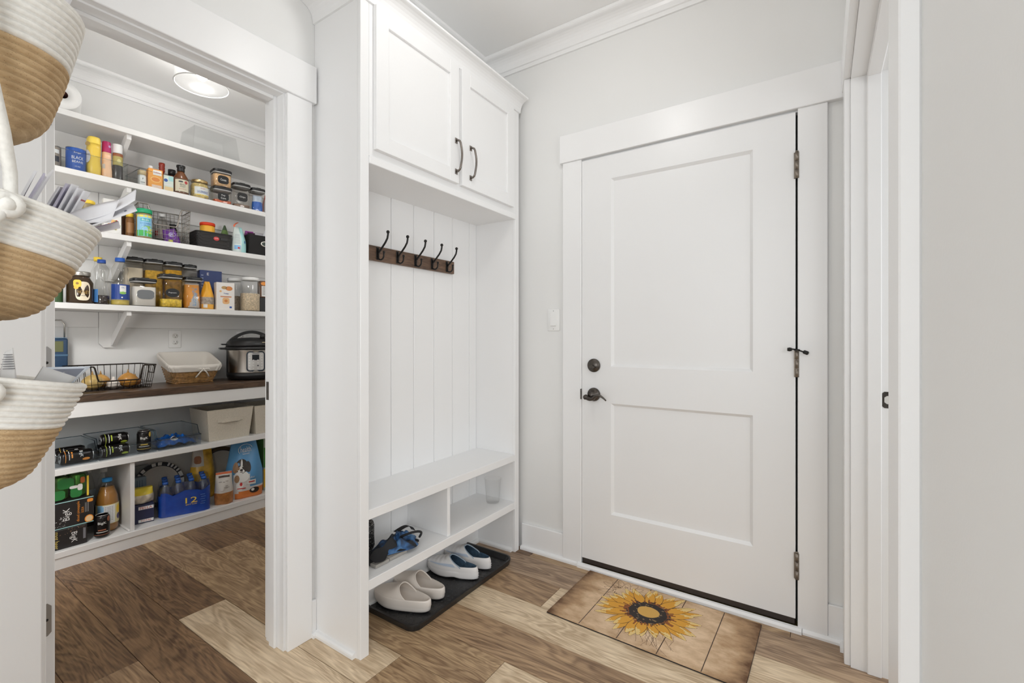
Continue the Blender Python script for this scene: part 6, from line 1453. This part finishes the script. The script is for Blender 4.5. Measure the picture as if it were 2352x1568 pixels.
shoe('clog_shoe', 'white and blue clog shoe standing beside the off white slippers', (-1.366, 1.752), (-1.638, 1.690), 0.092, (CS, CI, CW, CE), 'clog', 'white and blue clogs on the boot tray')
shoe('clog_shoe', 'white and blue clog shoe nearest the far end of the tray', (-1.372, 1.862), (-1.648, 1.822), 0.092, (CS, CI, CW, CE), 'clog', 'white and blue clogs on the boot tray')

# ---------------------------------------------------------------- things in the cubbies
z = 0.2745
tb = thing('folded_tote', 'crumpled blue and black bag with straps and a grey rigid base', 'bag', (-1.492, 1.355, z))
def heap(u, v, hgt=0.048, sx=0.066, sy=0.108):
    a = 2*PI*v; r = u**0.8
    k = 1+0.14*math.sin(3*a+1)+0.08*math.sin(5*a)
    return (sx*r*k*math.cos(a), sy*r*k*math.sin(a), 0.016+hgt*(1-r**2.4)*(0.82+0.20*math.sin(7*a+6*r)+0.14*math.sin(13*r-3*a)))
blu = bpy.data.materials.new('plaid_cloth'); blu.use_nodes = True; nt = blu.node_tree; b = nt.nodes['Principled BSDF']; b.inputs['Roughness'].default_value = 0.55
tc = nt.nodes.new('ShaderNodeTexCoord'); nz = nt.nodes.new('ShaderNodeTexNoise'); nz.inputs['Scale'].default_value = 16; nz.inputs['Detail'].default_value = 3; nz.inputs['Distortion'].default_value = 0.8
rp = nt.nodes.new('ShaderNodeValToRGB'); e = rp.color_ramp.elements; e[0].position = 0.42; e[0].color = (0.008, 0.01, 0.014, 1); e[1].position = 0.56; e[1].color = (0.035, 0.12, 0.30, 1)
e2 = rp.color_ramp.elements.new(0.72); e2.color = (0.10, 0.24, 0.42, 1)
nt.links.new(tc.outputs['Object'], nz.inputs['Vector']); nt.links.new(nz.outputs['Fac'], rp.inputs['Fac']); nt.links.new(rp.outputs['Color'], b.inputs['Base Color'])
mb = MB().grid(lambda u, v: heap(u, v), 22, 60, wrap=True); part('cloth', mb, blu, tb)
DKF = M((0.012, 0.012, 0.014), 0.7)
mb = MB().grid(lambda u, v: (0.015+0.036*u+0.016*math.sin(11*v)*u, -0.160+0.20*v, 0.020+0.050*(1-u)**1.4*math.sin(PI*min(1, v*0.9+0.08))*(0.8+0.2*math.sin(14*v))), 10, 24); part('flap', mb, DKF, tb)
STW = lambda pts, w_: MB().grid(lambda u, v: (lambda p: (p[0]-w_/2+w_*v, p[1], p[2]))(pts[min(len(pts)-1, int(round(u*(len(pts)-1))))]), len(pts)-1, 1)
sp_ = [(-0.045+0.060*math.sin(PI*t*1.0)*0.3-0.02*t, 0.03+0.125*t, 0.050+0.028*math.sin(PI*t)-0.038*t) for t in [i/12 for i in range(13)]]
part('strap', STW(sp_, 0.028), DKF, tb)
sp2 = [(0.02+0.055*math.sin(PI*t), 0.0+0.11*t, 0.070*math.sin(PI*(0.25+0.7*t))+0.006) for t in [i/12 for i in range(13)]]
part('strap', MB().tube(sp2, 0.005, 6), DKF, tb)
TG = M((0.36, 0.34, 0.31), 0.5)
for (y0, y1, x1) in ((-0.165, -0.097, 0.062), (-0.093, 0.000, 0.060), (0.004, 0.078, 0.046)): part('base_panel', MB().rbox(x1-0.035, x1, y0, y1, 0.001, 0.013, 0.002), TG, tb)
part('base_cloth', MB().rbox(-0.065, 0.030, -0.165, 0.10, 0.0008, 0.012, 0.003), DKF, tb)
SPK = M((0.03, 0.03, 0.032), 0.7, noise=0.9, nscale=130)
tp = thing('speckled_pouch', 'black and white speckled pouch slumped behind the blue bag', 'pouch', (-1.604, 1.285, z))
mb = MB().lathe([(0.0001, 0.0005), (0.028, 0.002), (0.033, 0.015), (0.031, 0.06), (0.034, 0.098), (0.030, 0.112), (0.018, 0.117), (0.0001, 0.112)], n=24)
mb.v = [(x*(1+0.08*math.sin(40*zz)), y*(1+0.06*math.sin(3*math.atan2(y, x)+20*zz)), zz) for x, y, zz in mb.v]
m_ = bpy.data.materials.new('speckle'); m_.use_nodes = True; nt = m_.node_tree; b = nt.nodes['Principled BSDF']; vo = nt.nodes.new('ShaderNodeTexVoronoi'); vo.inputs['Scale'].default_value = 190; rp = nt.nodes.new('ShaderNodeValToRGB'); tc = nt.nodes.new('ShaderNodeTexCoord')
rp.color_ramp.interpolation = 'CONSTANT'; rp.color_ramp.elements[0].color = (0.45, 0.43, 0.40, 1); rp.color_ramp.elements[1].position = 0.30; rp.color_ramp.elements[1].color = (0.01, 0.01, 0.01, 1)
nt.links.new(tc.outputs['Object'], vo.inputs['Vector']); nt.links.new(vo.outputs['Distance'], rp.inputs['Fac']); nt.links.new(rp.outputs['Color'], b.inputs['Base Color'])
part('roll', mb, m_, tp)
cp = thing('plastic_cup', 'empty clear plastic cup in the right cubby of the hall tree', 'cup', (-1.485, 2.030, z))
part('cup', MB().lathe([(0.0001, 0.001), (0.034, 0.001), (0.036, 0.004), (0.045, 0.125), (0.047, 0.127), (0.047, 0.131), (0.044, 0.131), (0.035, 0.006), (0.0001, 0.005)], n=32), clear((0.993, 0.993, 0.992), 0.15, 0.6, 'cup_plastic'), cp)

# ---------------------------------------------------------------- doormat with a sunflower print
mt = thing('doormat', 'doormat printed with a golden sunflower on tan boards, before the garage door', 'doormat', (-0.585, 1.9175, 0.0), math.radians(-1.2))
mm = bpy.data.materials.new('printed_mat'); mm.use_nodes = True; nt = mm.node_tree; b = nt.nodes['Principled BSDF']; b.inputs['Roughness'].default_value = 0.75
tc = nt.nodes.new('ShaderNodeTexCoord'); mp = nt.nodes.new('ShaderNodeMapping'); mp.inputs['Scale'].default_value = (5, 9, 1); nz = nt.nodes.new('ShaderNodeTexNoise'); nz.inputs['Scale'].default_value = 1.7; nz.inputs['Detail'].default_value = 10; nz.inputs['Roughness'].default_value = 0.62
rp = nt.nodes.new('ShaderNodeValToRGB'); e = rp.color_ramp.elements; e[0].position = 0.10; e[0].color = (0.12, 0.055, 0.022, 1); e[1].position = 0.62; e[1].color = (0.74, 0.54, 0.355, 1)
x_ = rp.color_ramp.elements.new(0.38); x_.color = (0.45, 0.285, 0.155, 1)
# print darkens towards the mat's own border (printed vignette of the design)
sep = nt.nodes.new('ShaderNodeSeparateXYZ'); nt.links.new(tc.outputs['Object'], sep.inputs[0])
def mth(op, a, b_=None, v1=None):
    n_ = nt.nodes.new('ShaderNodeMath'); n_.operation = op
    for i, q in enumerate((a, b_)):
        if q is None: continue
        if isinstance(q, (int, float)): n_.inputs[i].default_value = q
        else: nt.links.new(q, n_.inputs[i])
    return n_.outputs[0]
ex = mth('POWER', mth('DIVIDE', mth('ABSOLUTE', sep.outputs[0]), 0.38), 5.0); ey = mth('POWER', mth('DIVIDE', mth('ABSOLUTE', sep.outputs[1]), 0.21), 7.0)
edge = mth('ADD', mth('MULTIPLY', ex, 0.42), mth('MULTIPLY', ey, 0.10))
nt.links.new(tc.outputs['Object'], mp.inputs['Vector']); nt.links.new(mp.outputs[0], nz.inputs['Vector'])
nt.links.new(mth('SUBTRACT', mth('ADD', mth('MULTIPLY', nz.outputs['Fac'], 0.8), 0.16), edge), rp.inputs['Fac']); nt.links.new(rp.outputs['Color'], b.inputs['Base Color'])
part('backing', MB().rbox(-0.381, 0.381, -0.2125, 0.2125, 0.0003, 0.0035, 0.001), C(0.012, 0.010, 0.010), mt)
part('mat', MB().rbox(-0.380, 0.380, -0.2115, 0.2115, 0.0036, 0.0065, 0.001), mm, mt)
ZP = 0.0067
mb = MB()
for xx in (-0.231, -0.070, 0.085, 0.242): mb.add([(xx-0.0016, -0.2105, ZP), (xx+0.0016, -0.2105, ZP), (xx+0.0016, 0.2105, ZP), (xx-0.0016, 0.2105, ZP)], [(0, 1, 2, 3)])
part('board_lines', mb, C(0.05, 0.025, 0.012), mt)
pm = MB(); rr = random.Random(11); fcx, fcy = -0.024, 0.022
def petal(cx, cy, ang, r0, r1, wd, layer, bend=0.0, ol=True):
    ux, uy = math.cos(ang), math.sin(ang); vx, vy = -uy, ux
    def P_(t, s): return (cx+ux*(r0+(r1-r0)*t)+vx*(s*wd*math.sin(PI*min(1, t*0.92+0.08))**0.8+bend*t*t), cy+uy*(r0+(r1-r0)*t)+vy*(s*wd*math.sin(PI*min(1, t*0.92+0.08))**0.8+bend*t*t))
    n_ = 14; NC_ = 6
    if ol:
        v = []
        for i in range(n_+1):
            t = i/n_
            for s in (-1, 1): a = P_(t, s*1.06+s*0.0008/wd); v.append((a[0], a[1], ZP+layer))
        pm.add(v, [(2*i, 2*i+1, 2*i+3, 2*i+2) for i in range(n_)], 3)
    v = []
    for i in range(n_+1):
        t = i/n_*0.975
        for q in range(NC_+1): a = P_(t, -1+2*q/NC_); v.append((a[0], a[1], ZP+layer+0.000006))
    dark = [0.14+rr.uniform(0, 0.34)*(1 if k in (2, 3) else 0.6) for k in range(NC_)]; lit = [0.62+0.05*k+rr.uniform(-.08, .12) for k in range(NC_)]
    if rr.random() < 0.5: lit = lit[::-1]
    for i in range(n_):
        for k in range(NC_):
            t = (i+0.5)/n_; mi_ = 1 if t < dark[k] else (2 if t > lit[k] else 0)
            pm.add([v[(NC_+1)*i+k], v[(NC_+1)*i+k+1], v[(NC_+1)*(i+1)+k+1], v[(NC_+1)*(i+1)+k]], [(0, 1, 2, 3)], mi_)
NPET = 21
for i in range(NPET):
    a = 2*PI*i/NPET+rr.uniform(-.08, .08)
    ell = 0.178+0.045*abs(math.cos(a-0.35))+rr.uniform(-.016, .016)
    petal(fcx, fcy, a+0.14, 0.062, ell*0.96, 0.0175, 0.0001+0.000014*i, rr.uniform(-.012, .012))
for i in range(NPET-4):
    a = 2*PI*i/(NPET-4)+rr.uniform(-.08, .08)
    ell = 0.155+0.045*abs(math.cos(a-0.35))+rr.uniform(-.014, .014)
    petal(fcx, fcy, a, 0.058, ell, 0.0205, 0.00042+0.000014*i, rr.uniform(-.01, .01))
part('sunflower_petals', pm, [C(0.68, 0.33, 0.035, 0.7), C(0.25, 0.075, 0.015, 0.7), C(0.76, 0.55, 0.22, 0.7), C(0.055, 0.03, 0.018, 0.7)], mt)
dk = MB()
for i in range(240):
    a = rr.uniform(0, 2*PI); r = rr.uniform(0.040, 0.086); s = rr.uniform(0.003, 0.007)
    dk.add([(fcx+r*1.05*math.cos(a)+s*math.cos(k*1.57+a), fcy+r*math.sin(a)+s*0.8*math.sin(k*1.57+a), ZP+0.00078+i*2e-7) for k in range(4)], [(0, 1, 2, 3)], 1 if rr.random() < 0.15 else 0)
n_ = 28; dk.add([(fcx, fcy, ZP+0.00074)]+[(fcx+0.078*math.cos(2*PI*i/n_)*(1+0.03*math.sin(9*i)), fcy+0.073*math.sin(2*PI*i/n_), ZP+0.00074) for i in range(n_)], [(0, 1+i, 1+(i+1) % n_) for i in range(n_)], 0)
dk.add([(fcx, fcy+0.006, ZP+0.00090)]+[(fcx+0.046*math.cos(2*PI*i/n_)*(1+0.04*math.sin(7*i)), fcy+0.006+0.039*math.sin(2*PI*i/n_), ZP+0.00090) for i in range(n_)], [(0, 1+i, 1+(i+1) % n_) for i in range(n_)], 2)
part('sunflower_disc', dk, [C(0.022, 0.015, 0.013, 0.7), C(0.25, 0.17, 0.09, 0.7), C(0.62, 0.36, 0.085, 0.7)], mt, stuff=True)
# sketched outline flower and stems printed behind the sunflower
sk = MB()
def stroke(pts, w_=0.0007):
    for (ax, ay), (bx_, by_) in zip(pts, pts[1:]):
        d_ = math.hypot(bx_-ax, by_-ay) or 1; nx, ny = -(by_-ay)/d_*w_, (bx_-ax)/d_*w_
        sk.add([(ax+nx, ay+ny, ZP+0.00005), (ax-nx, ay-ny, ZP+0.00005), (bx_-nx, by_-ny, ZP+0.00005), (bx_+nx, by_+ny, ZP+0.00005)], [(0, 1, 2, 3)])
gcx, gcy = -0.165, 0.118
for i in range(16):
    a = 2*PI*i/16+0.1; r0, r1, wd = 0.050, 0.108+0.014*math.sin(3*i), 0.014
    pts = [(gcx+math.cos(a)*(r0+(r1-r0)*t)-math.sin(a)*s*wd*math.sin(PI*t), gcy+0.85*(math.sin(a)*(r0+(r1-r0)*t)+math.cos(a)*s*wd*math.sin(PI*t))) for s, ts in ((1, range(0, 7)), (-1, range(6, -1, -1))) for t in [q/6 for q in ts]]
    pts = [(x, y) for x, y in pts if abs(y) < 0.208]
    if len(pts) > 2: stroke(pts)
for k in range(70): 
    a = rr.uniform(0, 2*PI); r = rr.uniform(0.036, 0.048); stroke([(gcx+r*math.cos(a), gcy+0.85*r*math.sin(a)), (gcx+(r+0.006)*math.cos(a+0.1), gcy+0.85*(r+0.006)*math.sin(a+0.1))], 0.001)
for k in range(16):
    x0, y0 = 0.02+rr.uniform(-.09, .13), -0.10+rr.uniform(-.02, .03); pts = [(x0, y0)]
    dx, dy = rr.uniform(-.006, .010), -0.012
    for q in range(7):
        pts.append((pts[-1][0]+dx+rr.uniform(-.005, .005), max(-0.207, pts[-1][1]+dy))); dx += rr.uniform(-.004, .006)
    stroke(pts, 0.0005)
part('sketch_lines', sk, C(0.13, 0.075, 0.045, 0.7), mt, stuff=True)

# ---------------------------------------------------------------- hanging rope baskets and mail on the near wall
ROPEW = M((0.80, 0.78, 0.73), 0.9, noise=0.06, nscale=130, bump=0.5)
jt = bpy.data.materials.new('jute_rope'); jt.use_nodes = True; nt = jt.node_tree; b = nt.nodes['Principled BSDF']; b.inputs['Roughness'].default_value = 0.9
tc = nt.nodes.new('ShaderNodeTexCoord'); vo = nt.nodes.new('ShaderNodeTexVoronoi'); vo.inputs['Scale'].default_value = 320; nz = nt.nodes.new('ShaderNodeTexNoise'); nz.inputs['Scale'].default_value = 34; nz.inputs['Detail'].default_value = 4
rp = nt.nodes.new('ShaderNodeValToRGB'); rp.color_ramp.elements[0].position = 0.28; rp.color_ramp.elements[0].color = (0.43, 0.285, 0.145, 1); rp.color_ramp.elements[1].position = 0.72; rp.color_ramp.elements[1].color = (0.60, 0.43, 0.245, 1)
rs = nt.nodes.new('ShaderNodeValToRGB'); rs.color_ramp.elements[0].position = 0.10; rs.color_ramp.elements[0].color = (0.45, 0.40, 0.34, 1); rs.color_ramp.elements[1].position = 0.22; rs.color_ramp.elements[1].color = (1, 1, 1, 1)
mx = nt.nodes.new('ShaderNodeMixRGB'); mx.blend_type = 'MULTIPLY'; mx.inputs[0].default_value = 0.7
bp = nt.nodes.new('ShaderNodeBump'); bp.inputs['Strength'].default_value = 0.5; bp.inputs['Distance'].default_value = 0.001
for a_, b_ in ((tc.outputs['Object'], vo.inputs['Vector']), (tc.outputs['Object'], nz.inputs['Vector']), (nz.outputs['Fac'], rp.inputs['Fac']), (vo.outputs['Distance'], rs.inputs['Fac']), (rp.outputs['Color'], mx.inputs[1]), (rs.outputs['Color'], mx.inputs[2]), (mx.outputs[0], b.inputs['Base Color']), (vo.outputs['Distance'], bp.inputs['Height']), (bp.outputs['Normal'], b.inputs['Normal'])): nt.links.new(a_, b_)
BASK = dict(a1=0.112, b1=0.106, a0=0.080, b0=0.076, H=0.158)
def basket(label, loc, tilt, nw=8, nt_=12, yaw=0.0, H=0.158):
    t = thing('hanging_basket', label, 'basket', loc, group='white and tan rope baskets hanging on the near wall', rot=(-tilt, 0, yaw))
    a1, b1, a0, b0 = BASK['a1'], BASK['b1'], BASK['a0'], BASK['b0']
    def sec(k):           # k 0 bottom .. 1 rim -> half sizes
        q = k**0.72; return a0+(a1-a0)*q, b0+(b1-b0)*q
    def pt(k, v, off=0.0):
        a, bb = sec(k); ang = 2*PI*v; c, s = math.cos(ang), math.sin(ang); e = 2/2.35
        c = math.copysign(abs(c)**e, c); s = math.copysign(abs(s)**e, s)
        rd = 0.022*max(0, 1-k/0.20)**2          # rounded lower edge
        return ((a+off-rd)*c, b1+0.002+(bb+off-rd)*s-(b1-bb)*0.62, -H+H*k)
    NC = nw+nt_; amp = 0.0036; SEG = 72
    def wall(k0, k1, nc):
        return lambda u, v: pt(k0+(k1-k0)*u, v, amp*(abs(math.sin(PI*nc*u))**0.5-0.6))
    ks = nt_/NC
    part('tan_band', MB().grid(wall(0, ks, nt_), nt_*6, SEG, wrap=True), jt, t)
    part('white_band', MB().grid(wall(ks, 1, nw), nw*6, SEG, wrap=True), ROPEW, t)
    a, bb = sec(0); a -= 0.022; bb -= 0.022; yc = b1+0.002-(b1-sec(0)[1])*0.62
    nb_ = 6
    def bot(u, v):
        ang = 2*PI*v; c, s = math.cos(ang), math.sin(ang); core_ = a-bb
        x = bb*u*c+core_*(1 if c > 0 else -1)*min(1, abs(c)*3)*(0.35+0.65*u); y = bb*u*s
        return (x, yc+y, -H-0.004*(1-u)-amp*(abs(math.sin(PI*nb_*u))**0.6-0.5))
    part('base', MB().grid(bot, nb_*6, SEG, wrap=True), jt, t)
    part('lining', MB().grid(lambda u, v: pt(0.04+0.955*u, v, -0.007), 4, 40, wrap=True), ROPEW, t)
    rim = [pt(1.0, i/56, -0.0035) for i in range(56)]; part('rim', MB().tube([(x, y, zz+0.001) for x, y, zz in rim], 0.0052, 8, closed=True), ROPEW, t)
    for s in (1, -1):      # knots where the rope passes through the ends
        kn = MB(); x0, y0, z0 = s*(a1+0.004), b1*0.88, -0.016
        kn.tube([(x0+s*0.006+0.002*math.sin(3*q), y0+0.011*math.cos(q), z0+0.011*math.sin(q)) for q in [2*PI*i/14 for i in range(14)]], 0.0075, 8, closed=True)
        kn.sphere((x0+s*0.008, y0, z0), 0.010, 8); part('knot', kn, ROPEW, t)
    return t
BX0 = -1.015
bk = [basket('topmost hanging rope basket, white above tan, cut by the top of the view', (BX0, YN+0.032, 1.665), 0.03, H=0.197),
      basket('middle hanging rope basket stuffed with white envelopes', (BX0, YN+0.058, 1.383), 0.24),
      basket('lowest hanging rope basket holding a paper and a printed card', (BX0, YN+0.038, 1.132), 0.20)]
for s, nm in ((1, 'white hanging rope strung through the nearer ends of the three baskets'), (-1, 'white hanging rope strung through the farther ends of the three baskets')):
    x0 = BX0+s*0.127; yb = YN+0.128
    pts = []
    xi = BX0+s*0.098; xk = BX0+s*0.120
    seq = [(BX0+s*0.08, YN+0.010, 2.05), (BX0+s*0.09, YN+0.06, 1.85), (xi, YN+0.122, 1.70), (xi+s*0.002, YN+0.124, 1.664), (xk, YN+0.124, 1.649), (x0, YN+0.126, 1.625), (x0, YN+0.128, 1.52), (x0-s*0.004, YN+0.142, 1.44), (xi, YN+0.152, 1.395), (xi+s*0.002, YN+0.152, 1.366), (xk, YN+0.150, 1.347), (x0, YN+0.130, 1.32), (x0, YN+0.108, 1.25), (x0-s*0.004, YN+0.112, 1.19), (xi, YN+0.126, 1.145), (xi+s*0.002, YN+0.130, 1.116), (xk, YN+0.130, 1.098)]
    solo('hanging_rope', MB().tube(seq, 0.0075, 10), ROPEW, nm, 'rope')
hk = MB().rbox(BX0-0.10, BX0+0.10, YN+0.0005, YN+0.010, 2.03, 2.07, 0.003)
hk.tube([(BX0-0.08, YN+0.01, 2.05), (BX0-0.08, YN+0.02, 2.05)], 0.004); hk.tube([(BX0+0.08, YN+0.01, 2.05), (BX0+0.08, YN+0.02, 2.05)], 0.004)
solo('basket_hanger', hk, WHITE, 'white wall bar the rope baskets hang from, above the view', 'hanger')
def sheet(name, label, cat, c, w_, h_, rx, rz, ry=0.0, th=0.0012, mat=PAPER, curl=0.0, prints=None, group=None, tip=None):
    t = thing(name, label, cat, c, rot=(rx, ry, rz), group=group)
    def fr(s): return lambda u, v: (-w_/2+w_*v, s*th/2+curl*(u-0.5)**2*4, h_*u)
    mb = MB(); mb.grid(fr(-1), 6, 2, 0, False); mb.grid(fr(1), 6, 2, 0, False)
    ring = lambda s: [(-w_/2, s*th/2+curl, 0), (w_/2, s*th/2+curl, 0), (w_/2, s*th/2+curl, h_), (-w_/2, s*th/2+curl, h_)]
    mb.add(ring(-1)+ring(1), [(0, 1, 5, 4), (2, 3, 7, 6)])
    part('paper', mb, mat, t)
    if prints:
        pm = MB(); mats = []
        for (cx, cz, pw_, ph_, m_) in prints:
            if m_ not in mats: mats.append(m_)
            for s in (-1, 1): patch(pm, lambda a, b, s=s: (cx+a, s*(th/2+0.0004)+curl*((cz+b)/h_-0.5)**2*4, cz+b), pw_, ph_, mats.index(m_), 2)
        part('print', pm, mats, t)
    return t
LAV = C(0.62, 0.60, 0.72, 0.8); VIO = C(0.20, 0.16, 0.36, 0.8)
EG = 'envelopes in the middle rope basket'
def quad(name, label, cat, pts, th=0.0018, mat=PAPER, group=None, bow=0.0, prints=()):
    """stiff paper through four corners (in order), slightly bowed, with real thickness"""
    P_ = [Vector(p) for p in pts]; c = sum(P_, Vector())/4; n = ((P_[1]-P_[0]).cross(P_[3]-P_[0])).normalized()
    t = thing(name, label, cat, c, group=group)
    def at(u, v, off): return (P_[0]*(1-u)*(1-v)+P_[1]*u*(1-v)+P_[2]*u*v+P_[3]*(1-u)*v)-c+n*(off+bow*4*v*(1-v))
    mb = MB(); k = 6
    for s in (-1, 1): mb.grid(lambda u, v, s=s: at(u, v, s*th/2), k, k, 0, True)
    for f in (lambda q: (q, 0), lambda q: (q, 1), lambda q: (0, q), lambda q: (1, q)):
        mb.grid(lambda a, b, f=f: at(*f(a), (b-0.5)*th), k, 1, 0, False)
    part('paper', mb, mat, t)
    if prints:
        pm = MB(); ml = []
        for (u0, u1, v0, v1, m_) in prints:
            if m_ not in ml: ml.append(m_)
            for s in (-1, 1): pm.grid(lambda a, b, s=s: at(u0+(u1-u0)*a, v0+(v1-v0)*b, s*(th/2+0.0003)), 2, 4, ml.index(m_), False)
        part('print', pm, ml, t)
    return t
quad('envelope', 'thin envelope edge nearest the knot in the middle rope basket', 'envelope', [(-0.940, 0.142, 1.33), (-0.995, 0.150, 1.33), (-0.998, 0.180, 1.420), (-0.946, 0.172, 1.412)], 0.003, PAPER, EG)
quad('envelope', 'lavender edged envelope right behind the first one in the middle basket', 'envelope', [(-0.955, 0.150, 1.33), (-1.02, 0.160, 1.33), (-1.022, 0.194, 1.420), (-0.962, 0.184, 1.415)], 0.0024, LAV, EG)
quad('envelope', 'tall slim envelope corner pointing up from the middle rope basket', 'envelope', [(-0.975, 0.158, 1.34), (-1.02, 0.168, 1.34), (-1.005, 0.202, 1.434), (-0.985, 0.190, 1.416)], 0.002, PAPER, EG)
for i, (lab, dy, dz, w_, mt_) in enumerate((('rounded white letter at the left of the fanned letters in the middle basket', 0.0, -0.004, 0.030, PAPER), ('second of the fanned letters in the middle basket, with a violet edge', 0.009, 0.003, 0.022, LAV),
        ('tallest of the fanned letters in the middle basket', 0.016, 0.004, 0.024, PAPER), ('fourth fanned letter in the middle basket, partly behind the tallest', 0.023, 0.0, 0.022, PAPER), ('fanned letter with a red stripe nearest the big envelope', 0.031, -0.003, 0.024, PAPER))):
    quad('letter', lab, 'letter', [(-1.02, 0.178+dy, 1.33), (-1.055, 0.192+dy, 1.33), (-1.050, 0.226+dy, 1.424+dz), (-1.022, 0.212+dy, 1.418+dz)], 0.0022, mt_, 'letters fanned in the middle rope basket', prints=((0.1, 0.9, 0.80, 0.83, C(0.5, 0.08, 0.10)),) if i == 4 else ())
quad('envelope', 'large white envelope leaning far out of the middle rope basket', 'envelope', [(-1.06, 0.224, 1.362), (-0.965, 0.228, 1.354), (-0.985, 0.300, 1.408), (-1.000, 0.306, 1.429)], 0.0022, PAPER, EG, bow=-0.004)
quad('envelope', 'open envelope with a grey window lying under the large one', 'envelope', [(-1.05, 0.232, 1.354), (-0.96, 0.236, 1.346), (-0.975, 0.300, 1.388), (-1.005, 0.304, 1.405)], 0.002, M((0.80, 0.80, 0.83), 0.7), EG, prints=((0.55, 0.72, 0.78, 0.83, C(0.12, 0.12, 0.2)),))
quad('letter', 'folded white letter hanging over the outer rim of the middle basket', 'letter', [(-1.035, 0.195, 1.345), (-0.965, 0.210, 1.335), (-0.967, 0.262, 1.358), (-0.985, 0.278, 1.402)], 0.0016, PAPER, 'letters fanned in the middle rope basket', bow=0.006)
quad('letter', 'lowest white letter corner poking past the rim of the middle basket', 'letter', [(-1.03, 0.215, 1.335), (-1.005, 0.220, 1.330), (-0.998, 0.284, 1.358), (-1.006, 0.284, 1.370)], 0.0016, M((0.82, 0.80, 0.84), 0.7), 'letters fanned in the middle rope basket', prints=((0.05, 0.12, 0.4, 0.98, C(0.6, 0.35, 0.6)),))
tg = quad('care_tag', 'small grey fabric care tag with fine print on the lowest rope basket', 'tag', [(-0.925, 0.128, 1.090), (-0.930, 0.152, 1.090), (-0.932, 0.147, 1.156), (-0.928, 0.139, 1.150)], 0.0008, M((0.70, 0.69, 0.68), 0.8))
pm = MB()
for i in range(7):
    for s in (-1, 1): pm.box(-0.0016, 0.0016, -0.0082+0.0006*i+0.001*(i % 2), 0.0075-0.0004*i, 0.006+0.0036*i, 0.0066+0.0036*i)
part('print', pm.xf(Matrix.Translation((0.0004, 0.0, 0.0)) @ Matrix.Scale(0.9, 4)), INK, tg)
quad('card', 'plain grey card standing in the lowest rope basket before the printed one', 'card', [(-0.985, 0.150, 1.05), (-1.000, 0.188, 1.05), (-1.005, 0.229, 1.106), (-0.990, 0.188, 1.126)], 0.002, M((0.66, 0.66, 0.66), 0.7), 'cards in the lowest rope basket')
quad('card', 'blue-grey printed card with a white border in the lowest rope basket', 'card', [(-1.015, 0.162, 1.06), (-1.025, 0.200, 1.06), (-1.035, 0.254, 1.121), (-1.020, 0.196, 1.123)], 0.002, M((0.70, 0.77, 0.86), 0.6), 'cards in the lowest rope basket', prints=((0.08, 0.90, 0.66, 0.95, C(0.22, 0.24, 0.30)), (0.45, 0.72, 0.82, 0.87, LABW), (0.55, 0.8, 0.69, 0.74, LBLUE)))
quad('envelope', 'white envelope behind the right rim of the topmost rope basket', 'envelope', [(-1.04, 0.160, 1.645), (-1.07, 0.206, 1.645), (-1.065, 0.250, 1.79), (-1.035, 0.205, 1.79)], 0.0025, PAPER, 'envelopes in the topmost rope basket')
quad('envelope', 'thin folded envelope with a violet edge in the topmost rope basket', 'envelope', [(-1.01, 0.140, 1.645), (-1.04, 0.188, 1.645), (-1.035, 0.226, 1.775), (-1.005, 0.185, 1.785)], 0.002, LAV, 'envelopes in the topmost rope basket')
